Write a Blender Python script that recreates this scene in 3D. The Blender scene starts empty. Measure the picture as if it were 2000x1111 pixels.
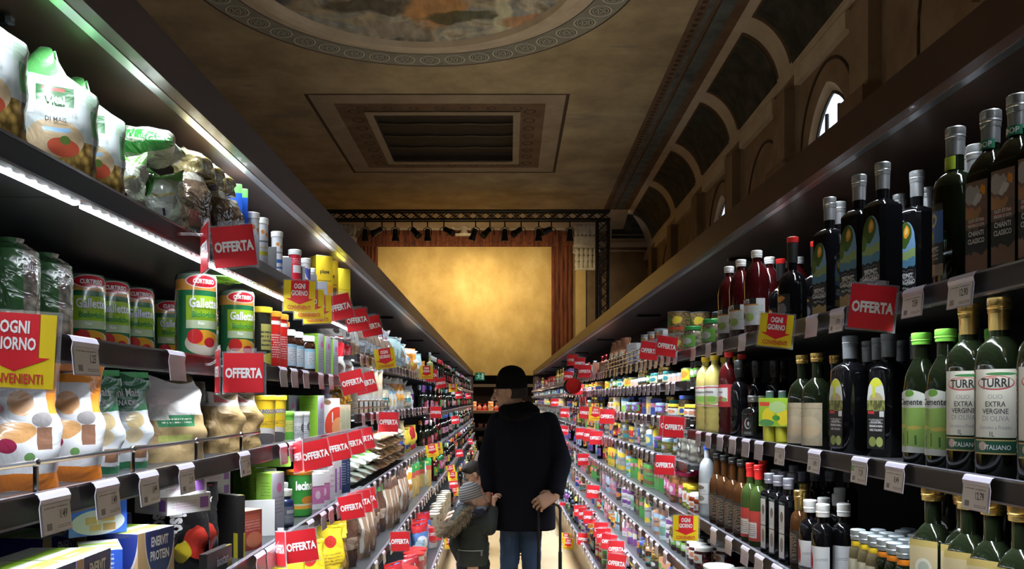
import bpy, math, random
from mathutils import Vector, Matrix
R = math.radians
sin, cos, pi = math.sin, math.cos, math.pi
C = bpy.context.scene.collection
scene = bpy.context.scene
# ---------------------------------------------------------------- camera, world, exposure
F, CX, HY, EYE = 1650.0, 974.0, 780.0, 1.55        # focal length in pixels, vanishing point, eye height
cam = bpy.data.cameras.new('camera')
cam.sensor_width = 36.0
cam.lens = 36.0 * F / 2000.0
cam.shift_x = (1000 - CX) / 2000.0
cam.shift_y = (HY - 555.5) / 2000.0
cam.clip_start = 0.05
cam_ob = bpy.data.objects.new('camera', cam)
C.objects.link(cam_ob)
cam_ob.location = (0, 0, EYE)
cam_ob.rotation_euler = (R(90), 0, 0)
scene.camera = cam_ob
scene.view_settings.view_transform = 'Standard'
scene.view_settings.look = 'None'
scene.view_settings.gamma = 1.0
scene.view_settings.exposure = 0.25
scene.view_settings.use_curve_mapping = False
world = bpy.data.worlds.new('overcast_sky')
scene.world = world
world.use_nodes = True
bg = world.node_tree.nodes['Background']
bg.inputs['Color'].default_value = (0.82, 0.90, 1.0, 1)
bg.inputs['Strength'].default_value = 2.0
COOL = (0.86, 0.93, 1.0)
WARM = (1.0, 0.77, 0.42)
LED_W = 3.0            # watts per metre of shelf LED
CANOPY_W = 2.6
GOLD_W = 285.0
HALL_W = 8.0  # strength of the added fill lights above the shelving


def area_light(name, loc, rot, sx, sy, watts, color, spread=180):
    l = bpy.data.lights.new(name, 'AREA')
    l.shape = 'RECTANGLE'
    l.size, l.size_y = sx, sy
    l.energy = watts
    l.color = color
    l.spread = R(spread)
    o = bpy.data.objects.new(name, l)
    C.objects.link(o)
    o.location = loc
    o.rotation_euler = rot
    return o


def spot_light(name, loc, target, watts, color, size, blend, rad=0.06):
    l = bpy.data.lights.new(name, 'SPOT')
    l.energy = watts
    l.color = color
    l.spot_size = R(size)
    l.spot_blend = blend
    l.shadow_soft_size = rad
    o = bpy.data.objects.new(name, l)
    C.objects.link(o)
    o.location = loc
    d = Vector(target) - Vector(loc)
    o.rotation_euler = d.to_track_quat('-Z', 'Y').to_euler()
    return o


# ---------------------------------------------------------------- shelf layout (metres)
Y0L, Y0R, BAY, NB = 0.10, -0.05, 1.3, 17
LFT = dict(s=-1, y0=Y0L, can=0.67, near=3, ztop=2.193,
           nl=[(1.915, .67), (1.65, .67), (1.415, .67), (1.14, .65), (.744, .62), (.225, .52)],
           fl=[(1.77, .67), (1.483, .67), (1.125, .65), (.744, .62), (.225, .52)])
LFT['wl'] = [(1.765, .67), (1.415, .67), (1.065, .65), (.70, .62), (.225, .52)]      # the wine bays
RGT = dict(s=1, y0=Y0R, can=0.90, near=3, ztop=2.193,
           nl=[(1.78, .86), (1.415, .86), (1.043, .86), (.62, .84), (.25, .76)],
           fl=[(1.78, .86), (1.636, .86), (1.464, .86), (1.258, .86), (1.017, .86), (.776, .86), (.56, .84), (.25, .76)])
RGT['wl'] = RGT['fl']
for S in (LFT, RGT):
    S['wine'] = 6


def levels(S, i):
    return S['nl'] if i < S['near'] else S['fl'] if i < S['wine'] else S['wl']


def levels_at(S, y):
    return levels(S, math.floor((y - S['y0']) / BAY))


# shelf LED strips: one long strip light under each shelf's lip, and one under each canopy
for S in (LFT, RGT):
    s = S['s']
    cuts = [0, S['near'], S['wine'], NB]
    yc = [S['y0'] + BAY * c for c in cuts]
    for a, b in zip(yc, yc[1:]):
        for z, lip in levels_at(S, a + .1)[:-1]:
            L = b - a - .1
            area_light('shelf_led', (s * (lip + .0195), (a + b) / 2, z - .0365), (0, s * R(8), 0), .007, L, LED_W * L, COOL, 105)
    L = yc[3] - yc[0] - .1
    area_light('canopy_led', (s * (S['can'] + .062), (yc[0] + yc[3]) / 2, 2.186), (0, -s * R(12), 0), .02, L, CANOPY_W * L, COOL, 130)


# ---------------------------------------------------------------- materials
def newmat(name):
    m = bpy.data.materials.new(name)
    m.use_nodes = True
    nt = m.node_tree
    return m, nt, nt.nodes['Principled BSDF']


MATS = {}


def mat(name, col, rough=.5, metal=0, coat=0, spec=.5, noise=0, nscale=20, bump=0, emit=0, alpha=1, trans=0):
    if name in MATS:
        return MATS[name]
    m, nt, p = newmat(name)
    c = (*col, 1)
    p.inputs['Base Color'].default_value = c
    p.inputs['Roughness'].default_value = rough
    p.inputs['Metallic'].default_value = metal
    p.inputs['Coat Weight'].default_value = coat
    p.inputs['Coat Roughness'].default_value = .05
    p.inputs['Specular IOR Level'].default_value = spec
    if emit:
        p.inputs['Emission Color'].default_value = c
        p.inputs['Emission Strength'].default_value = emit
    if trans:
        p.inputs['Transmission Weight'].default_value = trans
    if noise or bump:
        tc = nt.nodes.new('ShaderNodeTexCoord')
        n = nt.nodes.new('ShaderNodeTexNoise')
        n.inputs['Scale'].default_value = nscale
        n.inputs['Detail'].default_value = 6
        nt.links.new(tc.outputs['Object'], n.inputs['Vector'])
        if noise:
            mx = nt.nodes.new('ShaderNodeMix')
            mx.data_type = 'RGBA'
            mx.blend_type = 'MULTIPLY'
            mx.inputs[0].default_value = noise
            mx.inputs[6].default_value = c
            rp = nt.nodes.new('ShaderNodeValToRGB')
            rp.color_ramp.elements[0].position = .3
            rp.color_ramp.elements[0].color = (.25, .25, .25, 1)
            rp.color_ramp.elements[1].position = .7
            nt.links.new(n.outputs['Fac'], rp.inputs['Fac'])
            nt.links.new(rp.outputs['Color'], mx.inputs[7])
            nt.links.new(mx.outputs[2], p.inputs['Base Color'])
        if bump:
            b = nt.nodes.new('ShaderNodeBump')
            b.inputs['Strength'].default_value = bump
            b.inputs['Distance'].default_value = .01
            nt.links.new(n.outputs['Fac'], b.inputs['Height'])
            nt.links.new(b.outputs['Normal'], p.inputs['Normal'])
    MATS[name] = m
    return m


def clear_mat(name, col=(1, 1, 1), f=.12, rough=.05):
    """thin clear plastic or glass: mostly see-through, glossy at the surface"""
    if name in MATS:
        return MATS[name]
    m, nt, p = newmat(name)
    nt.nodes.remove(p)
    out = nt.nodes['Material Output']
    t = nt.nodes.new('ShaderNodeBsdfTransparent')
    t.inputs['Color'].default_value = (*col, 1)
    g = nt.nodes.new('ShaderNodeBsdfPrincipled')
    g.inputs['Base Color'].default_value = (*[.5 + .5 * c for c in col], 1)
    g.inputs['Roughness'].default_value = rough
    lw = nt.nodes.new('ShaderNodeLayerWeight')
    lw.inputs['Blend'].default_value = .35
    mr = nt.nodes.new('ShaderNodeMapRange')
    mr.inputs['To Min'].default_value = f
    mr.inputs['To Max'].default_value = min(1, f + .5)
    nt.links.new(lw.outputs['Facing'], mr.inputs['Value'])
    mx = nt.nodes.new('ShaderNodeMixShader')
    nt.links.new(mr.outputs['Result'], mx.inputs[0])
    nt.links.new(t.outputs[0], mx.inputs[1])
    nt.links.new(g.outputs[0], mx.inputs[2])
    nt.links.new(mx.outputs[0], out.inputs['Surface'])
    MATS[name] = m
    return m


def mask_group(kind):
    g = bpy.data.node_groups.new(kind + '_mask', 'ShaderNodeTree')
    for n in ('u', 'v', 'a', 'b', 'c', 'd'):
        g.interface.new_socket(n, in_out='INPUT', socket_type='NodeSocketFloat')
    g.interface.new_socket('m', in_out='OUTPUT', socket_type='NodeSocketFloat')
    gi = g.nodes.new('NodeGroupInput')
    go = g.nodes.new('NodeGroupOutput')

    def mth(op, x, y):
        n = g.nodes.new('ShaderNodeMath')
        n.operation = op
        for k, v in enumerate((x, y)):
            if isinstance(v, (int, float)):
                n.inputs[k].default_value = v
            else:
                g.links.new(v, n.inputs[k])
        return n.outputs[0]
    u, v, a, b, c, d = gi.outputs[:6]
    if kind == 'box':      # a=u0 b=u1 c=v0 d=v1
        r = mth('MULTIPLY', mth('MULTIPLY', mth('GREATER_THAN', u, a), mth('LESS_THAN', u, b)),
                mth('MULTIPLY', mth('GREATER_THAN', v, c), mth('LESS_THAN', v, d)))
    else:                  # ellipse: a=cu b=cv c=ru d=rv
        x = mth('DIVIDE', mth('SUBTRACT', u, a), c)
        y = mth('DIVIDE', mth('SUBTRACT', v, b), d)
        r = mth('LESS_THAN', mth('ADD', mth('MULTIPLY', x, x), mth('MULTIPLY', y, y)), 1.0)
    g.links.new(r, go.inputs[0])
    return g


GBOX, GELL = mask_group('box'), mask_group('ellipse')


def pm(name, base, layers=(), rough=.4, coat=0, metal=0, warp=0, crinkle=0, cscale=14, grain=0, gcol=(.3, .2, .1), gscale=9):
    """a printed surface: flat colour shapes laid out over the surface's own UV map.
    layers: ('b',u0,u1,v0,v1,col) ('e',cu,cv,ru,rv,col) ('t',u0,u1,v0,v1,col,lines) ('n',u0,u1,v0,v1,col,scale)"""
    if name in MATS:
        return MATS[name]
    m, nt, p = newmat(name)
    N, K = nt.nodes, nt.links
    p.inputs['Roughness'].default_value = rough
    p.inputs['Coat Weight'].default_value = coat
    p.inputs['Coat Roughness'].default_value = .08
    p.inputs['Metallic'].default_value = metal
    uv = N.new('ShaderNodeUVMap')
    vec = uv.outputs[0]
    if warp:
        nz = N.new('ShaderNodeTexNoise')
        nz.inputs['Scale'].default_value = 3.5
        K.new(vec, nz.inputs['Vector'])
        sc = N.new('ShaderNodeVectorMath')
        sc.operation = 'MULTIPLY_ADD'
        K.new(nz.outputs['Color'], sc.inputs[0])
        sc.inputs[1].default_value = (warp, warp, 0)
        sc.inputs[2].default_value = (-warp / 2, -warp / 2, 0)
        ad = N.new('ShaderNodeVectorMath')
        K.new(vec, ad.inputs[0])
        K.new(sc.outputs[0], ad.inputs[1])
        vec = ad.outputs[0]
    sx = N.new('ShaderNodeSeparateXYZ')
    K.new(vec, sx.inputs[0])
    U, V = sx.outputs[0], sx.outputs[1]
    rgb = N.new('ShaderNodeRGB')
    rgb.outputs[0].default_value = (*base, 1)
    cur = rgb.outputs[0]

    def mix(fac, col, src):
        mx = N.new('ShaderNodeMix')
        mx.data_type = 'RGBA'
        K.new(fac, mx.inputs[0])
        K.new(src, mx.inputs[6])
        if isinstance(col, tuple):
            mx.inputs[7].default_value = (*col, 1)
        else:
            K.new(col, mx.inputs[7])
        return mx.outputs[2]

    def mul(a, b):
        q = N.new('ShaderNodeMath')
        q.operation = 'MULTIPLY'
        K.new(a, q.inputs[0])
        K.new(b, q.inputs[1])
        return q.outputs[0]

    def cmpn(a, x, op='GREATER_THAN'):
        q = N.new('ShaderNodeMath')
        q.operation = op
        K.new(a, q.inputs[0])
        q.inputs[1].default_value = x
        return q.outputs[0]
    if grain:
        nz = N.new('ShaderNodeTexNoise')
        nz.inputs['Scale'].default_value = gscale
        nz.inputs['Detail'].default_value = 8
        K.new(uv.outputs[0], nz.inputs['Vector'])
        mr = N.new('ShaderNodeMapRange')
        mr.inputs[1].default_value = .4
        mr.inputs[2].default_value = .68
        mr.inputs[4].default_value = grain
        K.new(nz.outputs['Fac'], mr.inputs[0])
        cur = mix(mr.outputs[0], gcol, cur)
    for L in layers:
        g = N.new('ShaderNodeGroup')
        g.node_tree = GELL if L[0] == 'e' else GBOX
        K.new(U, g.inputs[0])
        K.new(V, g.inputs[1])
        for i in range(4):
            g.inputs[2 + i].default_value = L[1 + i]
        f = g.outputs[0]
        if L[0] == 't':        # small print: broken dark dashes
            w = N.new('ShaderNodeMath')
            w.operation = 'FRACT'
            q = N.new('ShaderNodeMath')
            q.operation = 'MULTIPLY'
            q.inputs[1].default_value = L[6] / (L[4] - L[3])
            K.new(V, q.inputs[0])
            K.new(q.outputs[0], w.inputs[0])
            f = mul(f, cmpn(w.outputs[0], .55))
            nz = N.new('ShaderNodeTexNoise')
            nz.inputs['Scale'].default_value = 1
            mp = N.new('ShaderNodeMapping')
            mp.inputs['Scale'].default_value = (70, 9, 1)
            K.new(uv.outputs[0], mp.inputs[0])
            K.new(mp.outputs[0], nz.inputs['Vector'])
            f = mul(f, cmpn(nz.outputs['Fac'], .47))
        elif L[0] == 'n':      # cells: nuts, biscuits, olives
            vo = N.new('ShaderNodeTexVoronoi')
            vo.inputs['Scale'].default_value = L[6]
            K.new(uv.outputs[0], vo.inputs['Vector'])
            rp = N.new('ShaderNodeValToRGB')
            rp.color_ramp.elements[0].color = (*L[5], 1)
            rp.color_ramp.elements[1].color = (*[c * .18 for c in L[5]], 1)
            rp.color_ramp.elements[1].position = .75
            K.new(vo.outputs['Distance'], rp.inputs[0])
            cur = mix(f, rp.outputs[0], cur)
            continue
        cur = mix(f, L[5], cur)
    K.new(cur, p.inputs['Base Color'])
    if crinkle:
        tc = N.new('ShaderNodeTexCoord')
        nz = N.new('ShaderNodeTexNoise')
        nz.inputs['Scale'].default_value = cscale
        nz.inputs['Detail'].default_value = 3
        nz.inputs['Distortion'].default_value = 1.2
        K.new(tc.outputs['Object'], nz.inputs['Vector'])
        b = N.new('ShaderNodeBump')
        b.inputs['Strength'].default_value = crinkle
        b.inputs['Distance'].default_value = .02
        K.new(nz.outputs['Fac'], b.inputs['Height'])
        K.new(b.outputs['Normal'], p.inputs['Normal'])
        K.new(b.outputs['Normal'], p.inputs['Coat Normal'])
    MATS[name] = m
    return m


# ---------------------------------------------------------------- mesh builder
class MB:
    def __init__(self):
        self.V, self.F, self.M, self.U, self.mats = [], [], [], [], []

    def mi(self, m):
        if m not in self.mats:
            self.mats.append(m)
        return self.mats.index(m)

    def add(self, vs, fs, m, uvs=None, mx=None):
        o = len(self.V)
        if mx is not None:
            vs = [mx @ Vector(v) for v in vs]
        self.V += [tuple(v) for v in vs]
        self.U += list(uvs) if uvs else [(.5, .5)] * len(vs)
        self.F += [[i + o for i in f] for f in fs]
        self.M += [self.mi(m)] * len(fs) if not isinstance(m, list) else [self.mi(q) for q in m]
        return self

    def join(self, other, mx=None):
        o = len(self.V)
        self.V += [tuple(mx @ Vector(v)) for v in other.V] if mx is not None else other.V
        self.U += other.U
        self.F += [[i + o for i in f] for f in other.F]
        ix = [self.mi(m) for m in other.mats]
        self.M += [ix[k] for k in other.M]
        return self

    def box(self, x0, x1, y0, y1, z0, z1, m, top=None, mx=None, side=None):
        vs, fs, us, ms = [], [], [], []
        P = [((x0, y0), (x1, y0)), ((x1, y0), (x1, y1)), ((x1, y1), (x0, y1)), ((x0, y1), (x0, y0))]
        for k, (a, b) in enumerate(P):
            i = len(vs)
            vs += [(*a, z0), (*b, z0), (*b, z1), (*a, z1)]
            us += [(0, 0), (1, 0), (1, 1), (0, 1)]
            fs.append([i, i + 1, i + 2, i + 3])
            ms.append((side or m) if k % 2 else m)
        for z, fl in ((z1, 0), (z0, 1)):
            i = len(vs)
            vs += [(x0, y0, z), (x1, y0, z), (x1, y1, z), (x0, y1, z)]
            us += [(0, 0), (1, 0), (1, 1), (0, 1)]
            f = [i, i + 1, i + 2, i + 3]
            fs.append(f[::-1] if fl else f)
            ms.append(top or m)
        return self.add(vs, fs, ms, us, mx)

    def lathe(self, prof, m, seg=20, ax=1, ay=1, mx=None, cap=True):
        """prof: (r, z[, n]) from bottom to top; n = superellipse power (2 round, 6 square)"""
        z0, z1 = prof[0][1], prof[-1][1]
        vs, us, fs = [], [], []
        for q in prof:
            r, z, n = (*q, 2)[:3]
            for k in range(seg + 1):
                a = 2 * pi * k / seg
                s_, c_ = sin(a), cos(a)
                if n != 2:
                    g = (abs(s_) ** n + abs(c_) ** n) ** (-1 / n)
                    s_, c_ = s_ * g, c_ * g
                vs.append((-r * s_ * ax, r * c_ * ay, z))
                us.append((k / seg, (z - z0) / max(1e-6, z1 - z0)))
        w = seg + 1
        for i in range(len(prof) - 1):
            for k in range(seg):
                a = i * w + k
                fs.append([a, a + 1, a + w + 1, a + w])
        if cap:
            for i, rev in ((0, True), (len(prof) - 1, False)):
                if prof[i][0] > 1e-5:
                    f = [i * w + k for k in range(seg)]
                    fs.append(f[::-1] if rev else f)
        return self.add(vs, fs, m, us, mx)

    def patch(self, r, z0, z1, half, m, n=2, cols=14, off=.0008, top=None, ax=1, ay=1, mx=None, c=0):
        """a label laid on a lathe body: half = half-width in metres of arc, centred on the front"""
        vs, us, fs = [], [], []
        for i in range(cols + 1):
            t = -1 + 2 * i / cols
            zt = z1 if top is None else z0 + (z1 - z0) * top(t)
            x, y = onbody(t * half + c, r + off, n)
            for k, z in enumerate((z0, zt)):
                vs.append((x * ax, y * ay, z))
                us.append((i / cols, (z - z0) / (z1 - z0)))
        for i in range(cols):
            a = 2 * i
            fs.append([a, a + 2, a + 3, a + 1])
        return self.add(vs, fs, m, us, mx)

    def text(self, s, h, m, x=0, z=0, y=0, cond=.7, bold=.03, r=None, n=2, mx=None, depth=0):
        """lettering of cap height h, centred at (x, z) on the plane y (facing -Y) or wrapped on a body of radius r"""
        vs, fs = glyphs(s, bold)
        k = h / .70
        out = []
        for a, b in vs:
            px, pz = x + a * k * cond, z + (b - .35) * k
            if r:
                qx, qy = onbody(px, r + .0016, n)
                out.append((qx, qy, pz))
            else:
                out.append((px, y, pz))
        return self.add(out, fs, m, None, mx)

    def tube(self, pts, r, m, seg=8, mx=None, cap=True):
        pts = [Vector(p) for p in pts]
        rs = r if isinstance(r, (list, tuple)) else [r] * len(pts)
        vs, fs = [], []
        up = Vector((0.03, .02, 1))
        for i, p in enumerate(pts):
            d = (pts[min(i + 1, len(pts) - 1)] - pts[max(i - 1, 0)]).normalized()
            a = d.cross(up)
            if a.length < .1:
                a = d.cross(Vector((1, 0, 0)))
            a.normalize()
            b = d.cross(a)
            for k in range(seg):
                t = 2 * pi * k / seg
                vs.append(p + (a * cos(t) + b * sin(t)) * rs[i])
        for i in range(len(pts) - 1):
            for k in range(seg):
                a, b = i * seg + k, i * seg + (k + 1) % seg
                fs.append([a, a + seg, b + seg, b])
        if cap:
            fs.append(list(range(seg)))
            fs.append([(len(pts) - 1) * seg + k for k in range(seg)][::-1])
        return self.add(vs, fs, m, None, mx)

    def ball(self, c, rx, ry, rz, m, seg=14, rings=9, mx=None):
        vs, fs = [], []
        for i in range(rings + 1):
            p = pi * i / rings
            for k in range(seg):
                a = 2 * pi * k / seg
                vs.append((c[0] + rx * sin(p) * cos(a), c[1] + ry * sin(p) * sin(a), c[2] - rz * cos(p)))
        for i in range(rings):
            for k in range(seg):
                a, b = i * seg + k, i * seg + (k + 1) % seg
                fs.append([a, b, b + seg, a + seg])
        return self.add(vs, fs, m, None, mx)

    def quad(self, a, b, c, d, m, mx=None):
        return self.add([a, b, c, d], [[0, 1, 2, 3]], m, [(0, 0), (1, 0), (1, 1), (0, 1)], mx)

    def build(self, name, smooth=True, ang=35):
        me = bpy.data.meshes.new(name)
        me.from_pydata(self.V, [], self.F)
        for m in self.mats:
            me.materials.append(m)
        me.polygons.foreach_set('material_index', self.M)
        uv = me.uv_layers.new(name='UVMap')
        idx = [0] * len(me.loops)
        me.loops.foreach_get('vertex_index', idx)
        flat = []
        for i in idx:
            flat += self.U[i]
        uv.data.foreach_set('uv', flat)
        if smooth:
            me.shade_smooth()
            me.set_sharp_from_angle(angle=R(ang))
        me.update()
        return me


def onbody(s, r, n=2):
    """point on the body's outline, arc length s from the front centre"""
    if n > 3:
        if abs(s) < r * .86:
            return s, -r
        a = s / r
        s_, c_ = sin(a), cos(a)
        g = (abs(s_) ** n + abs(c_) ** n) ** (-1 / n)
        return r * s_ * g, -r * c_ * g
    return r * sin(s / r), -r * cos(s / r)


GLY = {}


def glyphs(s, bold):
    k = (s, bold)
    if k not in GLY:
        cu = bpy.data.curves.new('lettering', 'FONT')
        cu.body = s
        cu.align_x = 'CENTER'
        cu.offset = bold
        cu.resolution_u = 2
        ob = bpy.data.objects.new('lettering', cu)
        me = bpy.data.meshes.new_from_object(ob)
        # text lies in XY; lay it up in XZ facing -Y
        GLY[k] = ([(v.co.x, v.co.y) for v in me.vertices], [list(p.vertices) for p in me.polygons])
        bpy.data.objects.remove(ob)
        bpy.data.meshes.remove(me)
    return GLY[k]


# ---------------------------------------------------------------- things and their labels
TH = []


def empty(name, loc=(0, 0, 0), rz=0, rot=None):
    o = bpy.data.objects.new(name, None)
    o.empty_display_size = .05
    C.objects.link(o)
    o.location = loc
    o.rotation_euler = rot or (0, 0, rz)
    return o


def obj(name, me, parent=None, loc=None, rot=None, **props):
    if isinstance(me, MB):
        me = me.build(name)
    o = bpy.data.objects.new(name, me)
    C.objects.link(o)
    if parent:
        o.parent = parent
    if loc:
        o.location = loc
    if rot:
        o.rotation_euler = rot
    for k, v in props.items():
        o[k] = v
    return o


def tag(o, label, cat, group=None):
    o['label'], o['category'] = label, cat
    if group:
        o['group'] = group
    return o


def struct(name, mb, smooth=True, loc=None):
    o = obj(name, mb.build(name, smooth), loc=loc)
    o['kind'] = 'structure'
    return o


ORD1 = 'zeroth first second third fourth fifth sixth seventh eighth ninth tenth eleventh twelfth thirteenth fourteenth fifteenth sixteenth seventeenth eighteenth nineteenth'.split()
TENS = ['', '', 'twent', 'thirt', 'fort', 'fift', 'sixt', 'sevent', 'eight', 'ninet']


def ordinal(n):
    if n < 20:
        return ORD1[n]
    if n % 10 == 0:
        return TENS[n // 10] + 'ieth'
    return TENS[n // 10] + 'y-' + ORD1[n % 10]


def later(o, look, cat, place, key, group=None):
    """remember a thing whose label is completed once all its like are known"""
    o['category'] = cat
    TH.append((o, look, place, key, group))
    return o


def finish_labels():
    by = {}
    for t in TH:
        by.setdefault((t[1], t[2]), []).append(t)
    for (look, place), ts in by.items():
        ts.sort(key=lambda t: t[3])
        for i, t in enumerate(ts):
            if len(ts) == 1:
                t[0]['label'] = f'{look}, {place}'
            else:
                t[0]['label'] = f'{look}, {ordinal(i + 1)} from near end, {place}'
                t[0]['group'] = t[4] or f'{look} {place}'
    for t in TH:
        if len(t[0]['label'].split()) > 16:
            print('LONG', t[0]['label'])
# ---------------------------------------------------------------- the hall (an old painted theatre)
def HP(x, y, z):
    """hall axes: the aisle runs a shade oblique to the hall, and the ceiling falls slightly towards the stage"""
    return (x + .0121 * y, y, z - .0212 * y + EYE)


def plaster(name, cols, scale, rough=.9, stains=None, detail=8, stretch=(1, 1, 1), bump=.15):
    m, nt, p = newmat(name)
    N, K = nt.nodes, nt.links
    p.inputs['Roughness'].default_value = rough
    tc = N.new('ShaderNodeTexCoord')
    mp = N.new('ShaderNodeMapping')
    mp.inputs['Scale'].default_value = stretch
    K.new(tc.outputs['Object'], mp.inputs[0])
    n = N.new('ShaderNodeTexNoise')
    n.inputs['Scale'].default_value = scale
    n.inputs['Detail'].default_value = detail
    n.inputs['Roughness'].default_value = .62
    K.new(mp.outputs[0], n.inputs['Vector'])
    rp = N.new('ShaderNodeValToRGB')
    e = rp.color_ramp.elements
    e[0].position, e[1].position = .32, .7
    e[0].color, e[1].color = (*cols[0], 1), (*cols[-1], 1)
    for i, c in enumerate(cols[1:-1]):
        q = e.new(.32 + .38 * (i + 1) / (len(cols) - 1))
        q.color = (*c, 1)
    K.new(n.outputs['Fac'], rp.inputs[0])
    cur = rp.outputs[0]
    if stains:
        n2 = N.new('ShaderNodeTexNoise')
        n2.inputs['Scale'].default_value = stains[1]
        n2.inputs['Detail'].default_value = 5
        n2.inputs['Distortion'].default_value = .6
        mp2 = N.new('ShaderNodeMapping')
        mp2.inputs['Scale'].default_value = (.6, 1.6, 1)
        K.new(tc.outputs['Object'], mp2.inputs[0])
        K.new(mp2.outputs[0], n2.inputs['Vector'])
        mr = N.new('ShaderNodeMapRange')
        mr.inputs[1].default_value, mr.inputs[2].default_value = stains[2], stains[2] + .07
        mr.inputs[4].default_value = .7
        K.new(n2.outputs['Fac'], mr.inputs[0])
        mx = N.new('ShaderNodeMix')
        mx.data_type = 'RGBA'
        K.new(mr.outputs[0], mx.inputs[0])
        K.new(cur, mx.inputs[6])
        mx.inputs[7].default_value = (*stains[0], 1)
        cur = mx.outputs[2]
    K.new(cur, p.inputs['Base Color'])
    b = N.new('ShaderNodeBump')
    b.inputs['Strength'].default_value = bump
    b.inputs['Distance'].default_value = .05
    K.new(n.outputs['Fac'], b.inputs['Height'])
    K.new(b.outputs[0], p.inputs['Normal'])
    return m


M_ceil = plaster('ochre_ceiling_plaster', [(.25, .185, .105), (.36, .275, .155), (.46, .36, .21)], 1.1, stains=((.22, .19, .15), .9, .60))
M_wall = plaster('brown_wall_plaster', [(.17, .11, .065), (.24, .165, .10), (.30, .21, .13)], 1.3)
M_gold = plaster('golden_plaster', [(.50, .335, .12), (.58, .405, .145), (.66, .475, .18), (.72, .55, .25)], 1.6, rough=.75, detail=10, stretch=(1, 1, .8))
M_drape = plaster('red_painted_drapery', [(.04, .012, .008), (.16, .045, .02), (.26, .08, .03)], 5, stretch=(3, 1, .25))
M_stone = plaster('pale_stone', [(.52, .46, .35), (.70, .64, .50), (.80, .75, .62)], 6)
M_cream = plaster('cream_rib_plaster', [(.46, .37, .26), (.60, .50, .37)], 2)
M_vfr = plaster('vent_frame_plaster', [(.27, .20, .13), (.36, .28, .19)], 2)
M_lun = plaster('dark_painted_panel', [(.012, .014, .012), (.035, .036, .028), (.075, .065, .045)], 3.2)
M_lunb = mat('panel_border', (.10, .055, .025), .9)
M_teal = plaster('blue_green_band', [(.06, .065, .06), (.10, .11, .10), (.14, .15, .13)], 3)
M_brown = plaster('brown_band', [(.11, .06, .03), (.18, .11, .06)], 2)
M_dark = mat('dark_line_paint', (.05, .025, .012), .9)
M_med = plaster('medallion_band', [(.20, .20, .16), (.30, .29, .23)], 3)
M_medring = mat('medallion_ring_paint', (.52, .48, .38), .9)
M_meddk = mat('medallion_ground_paint', (.12, .12, .10), .9)
M_vent = mat('vent_slats', (.028, .020, .012), .8, noise=.5, nscale=4)
M_black = mat('black_metal', (.012, .011, .011), .45, metal=.3)
M_fresco = None


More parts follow.
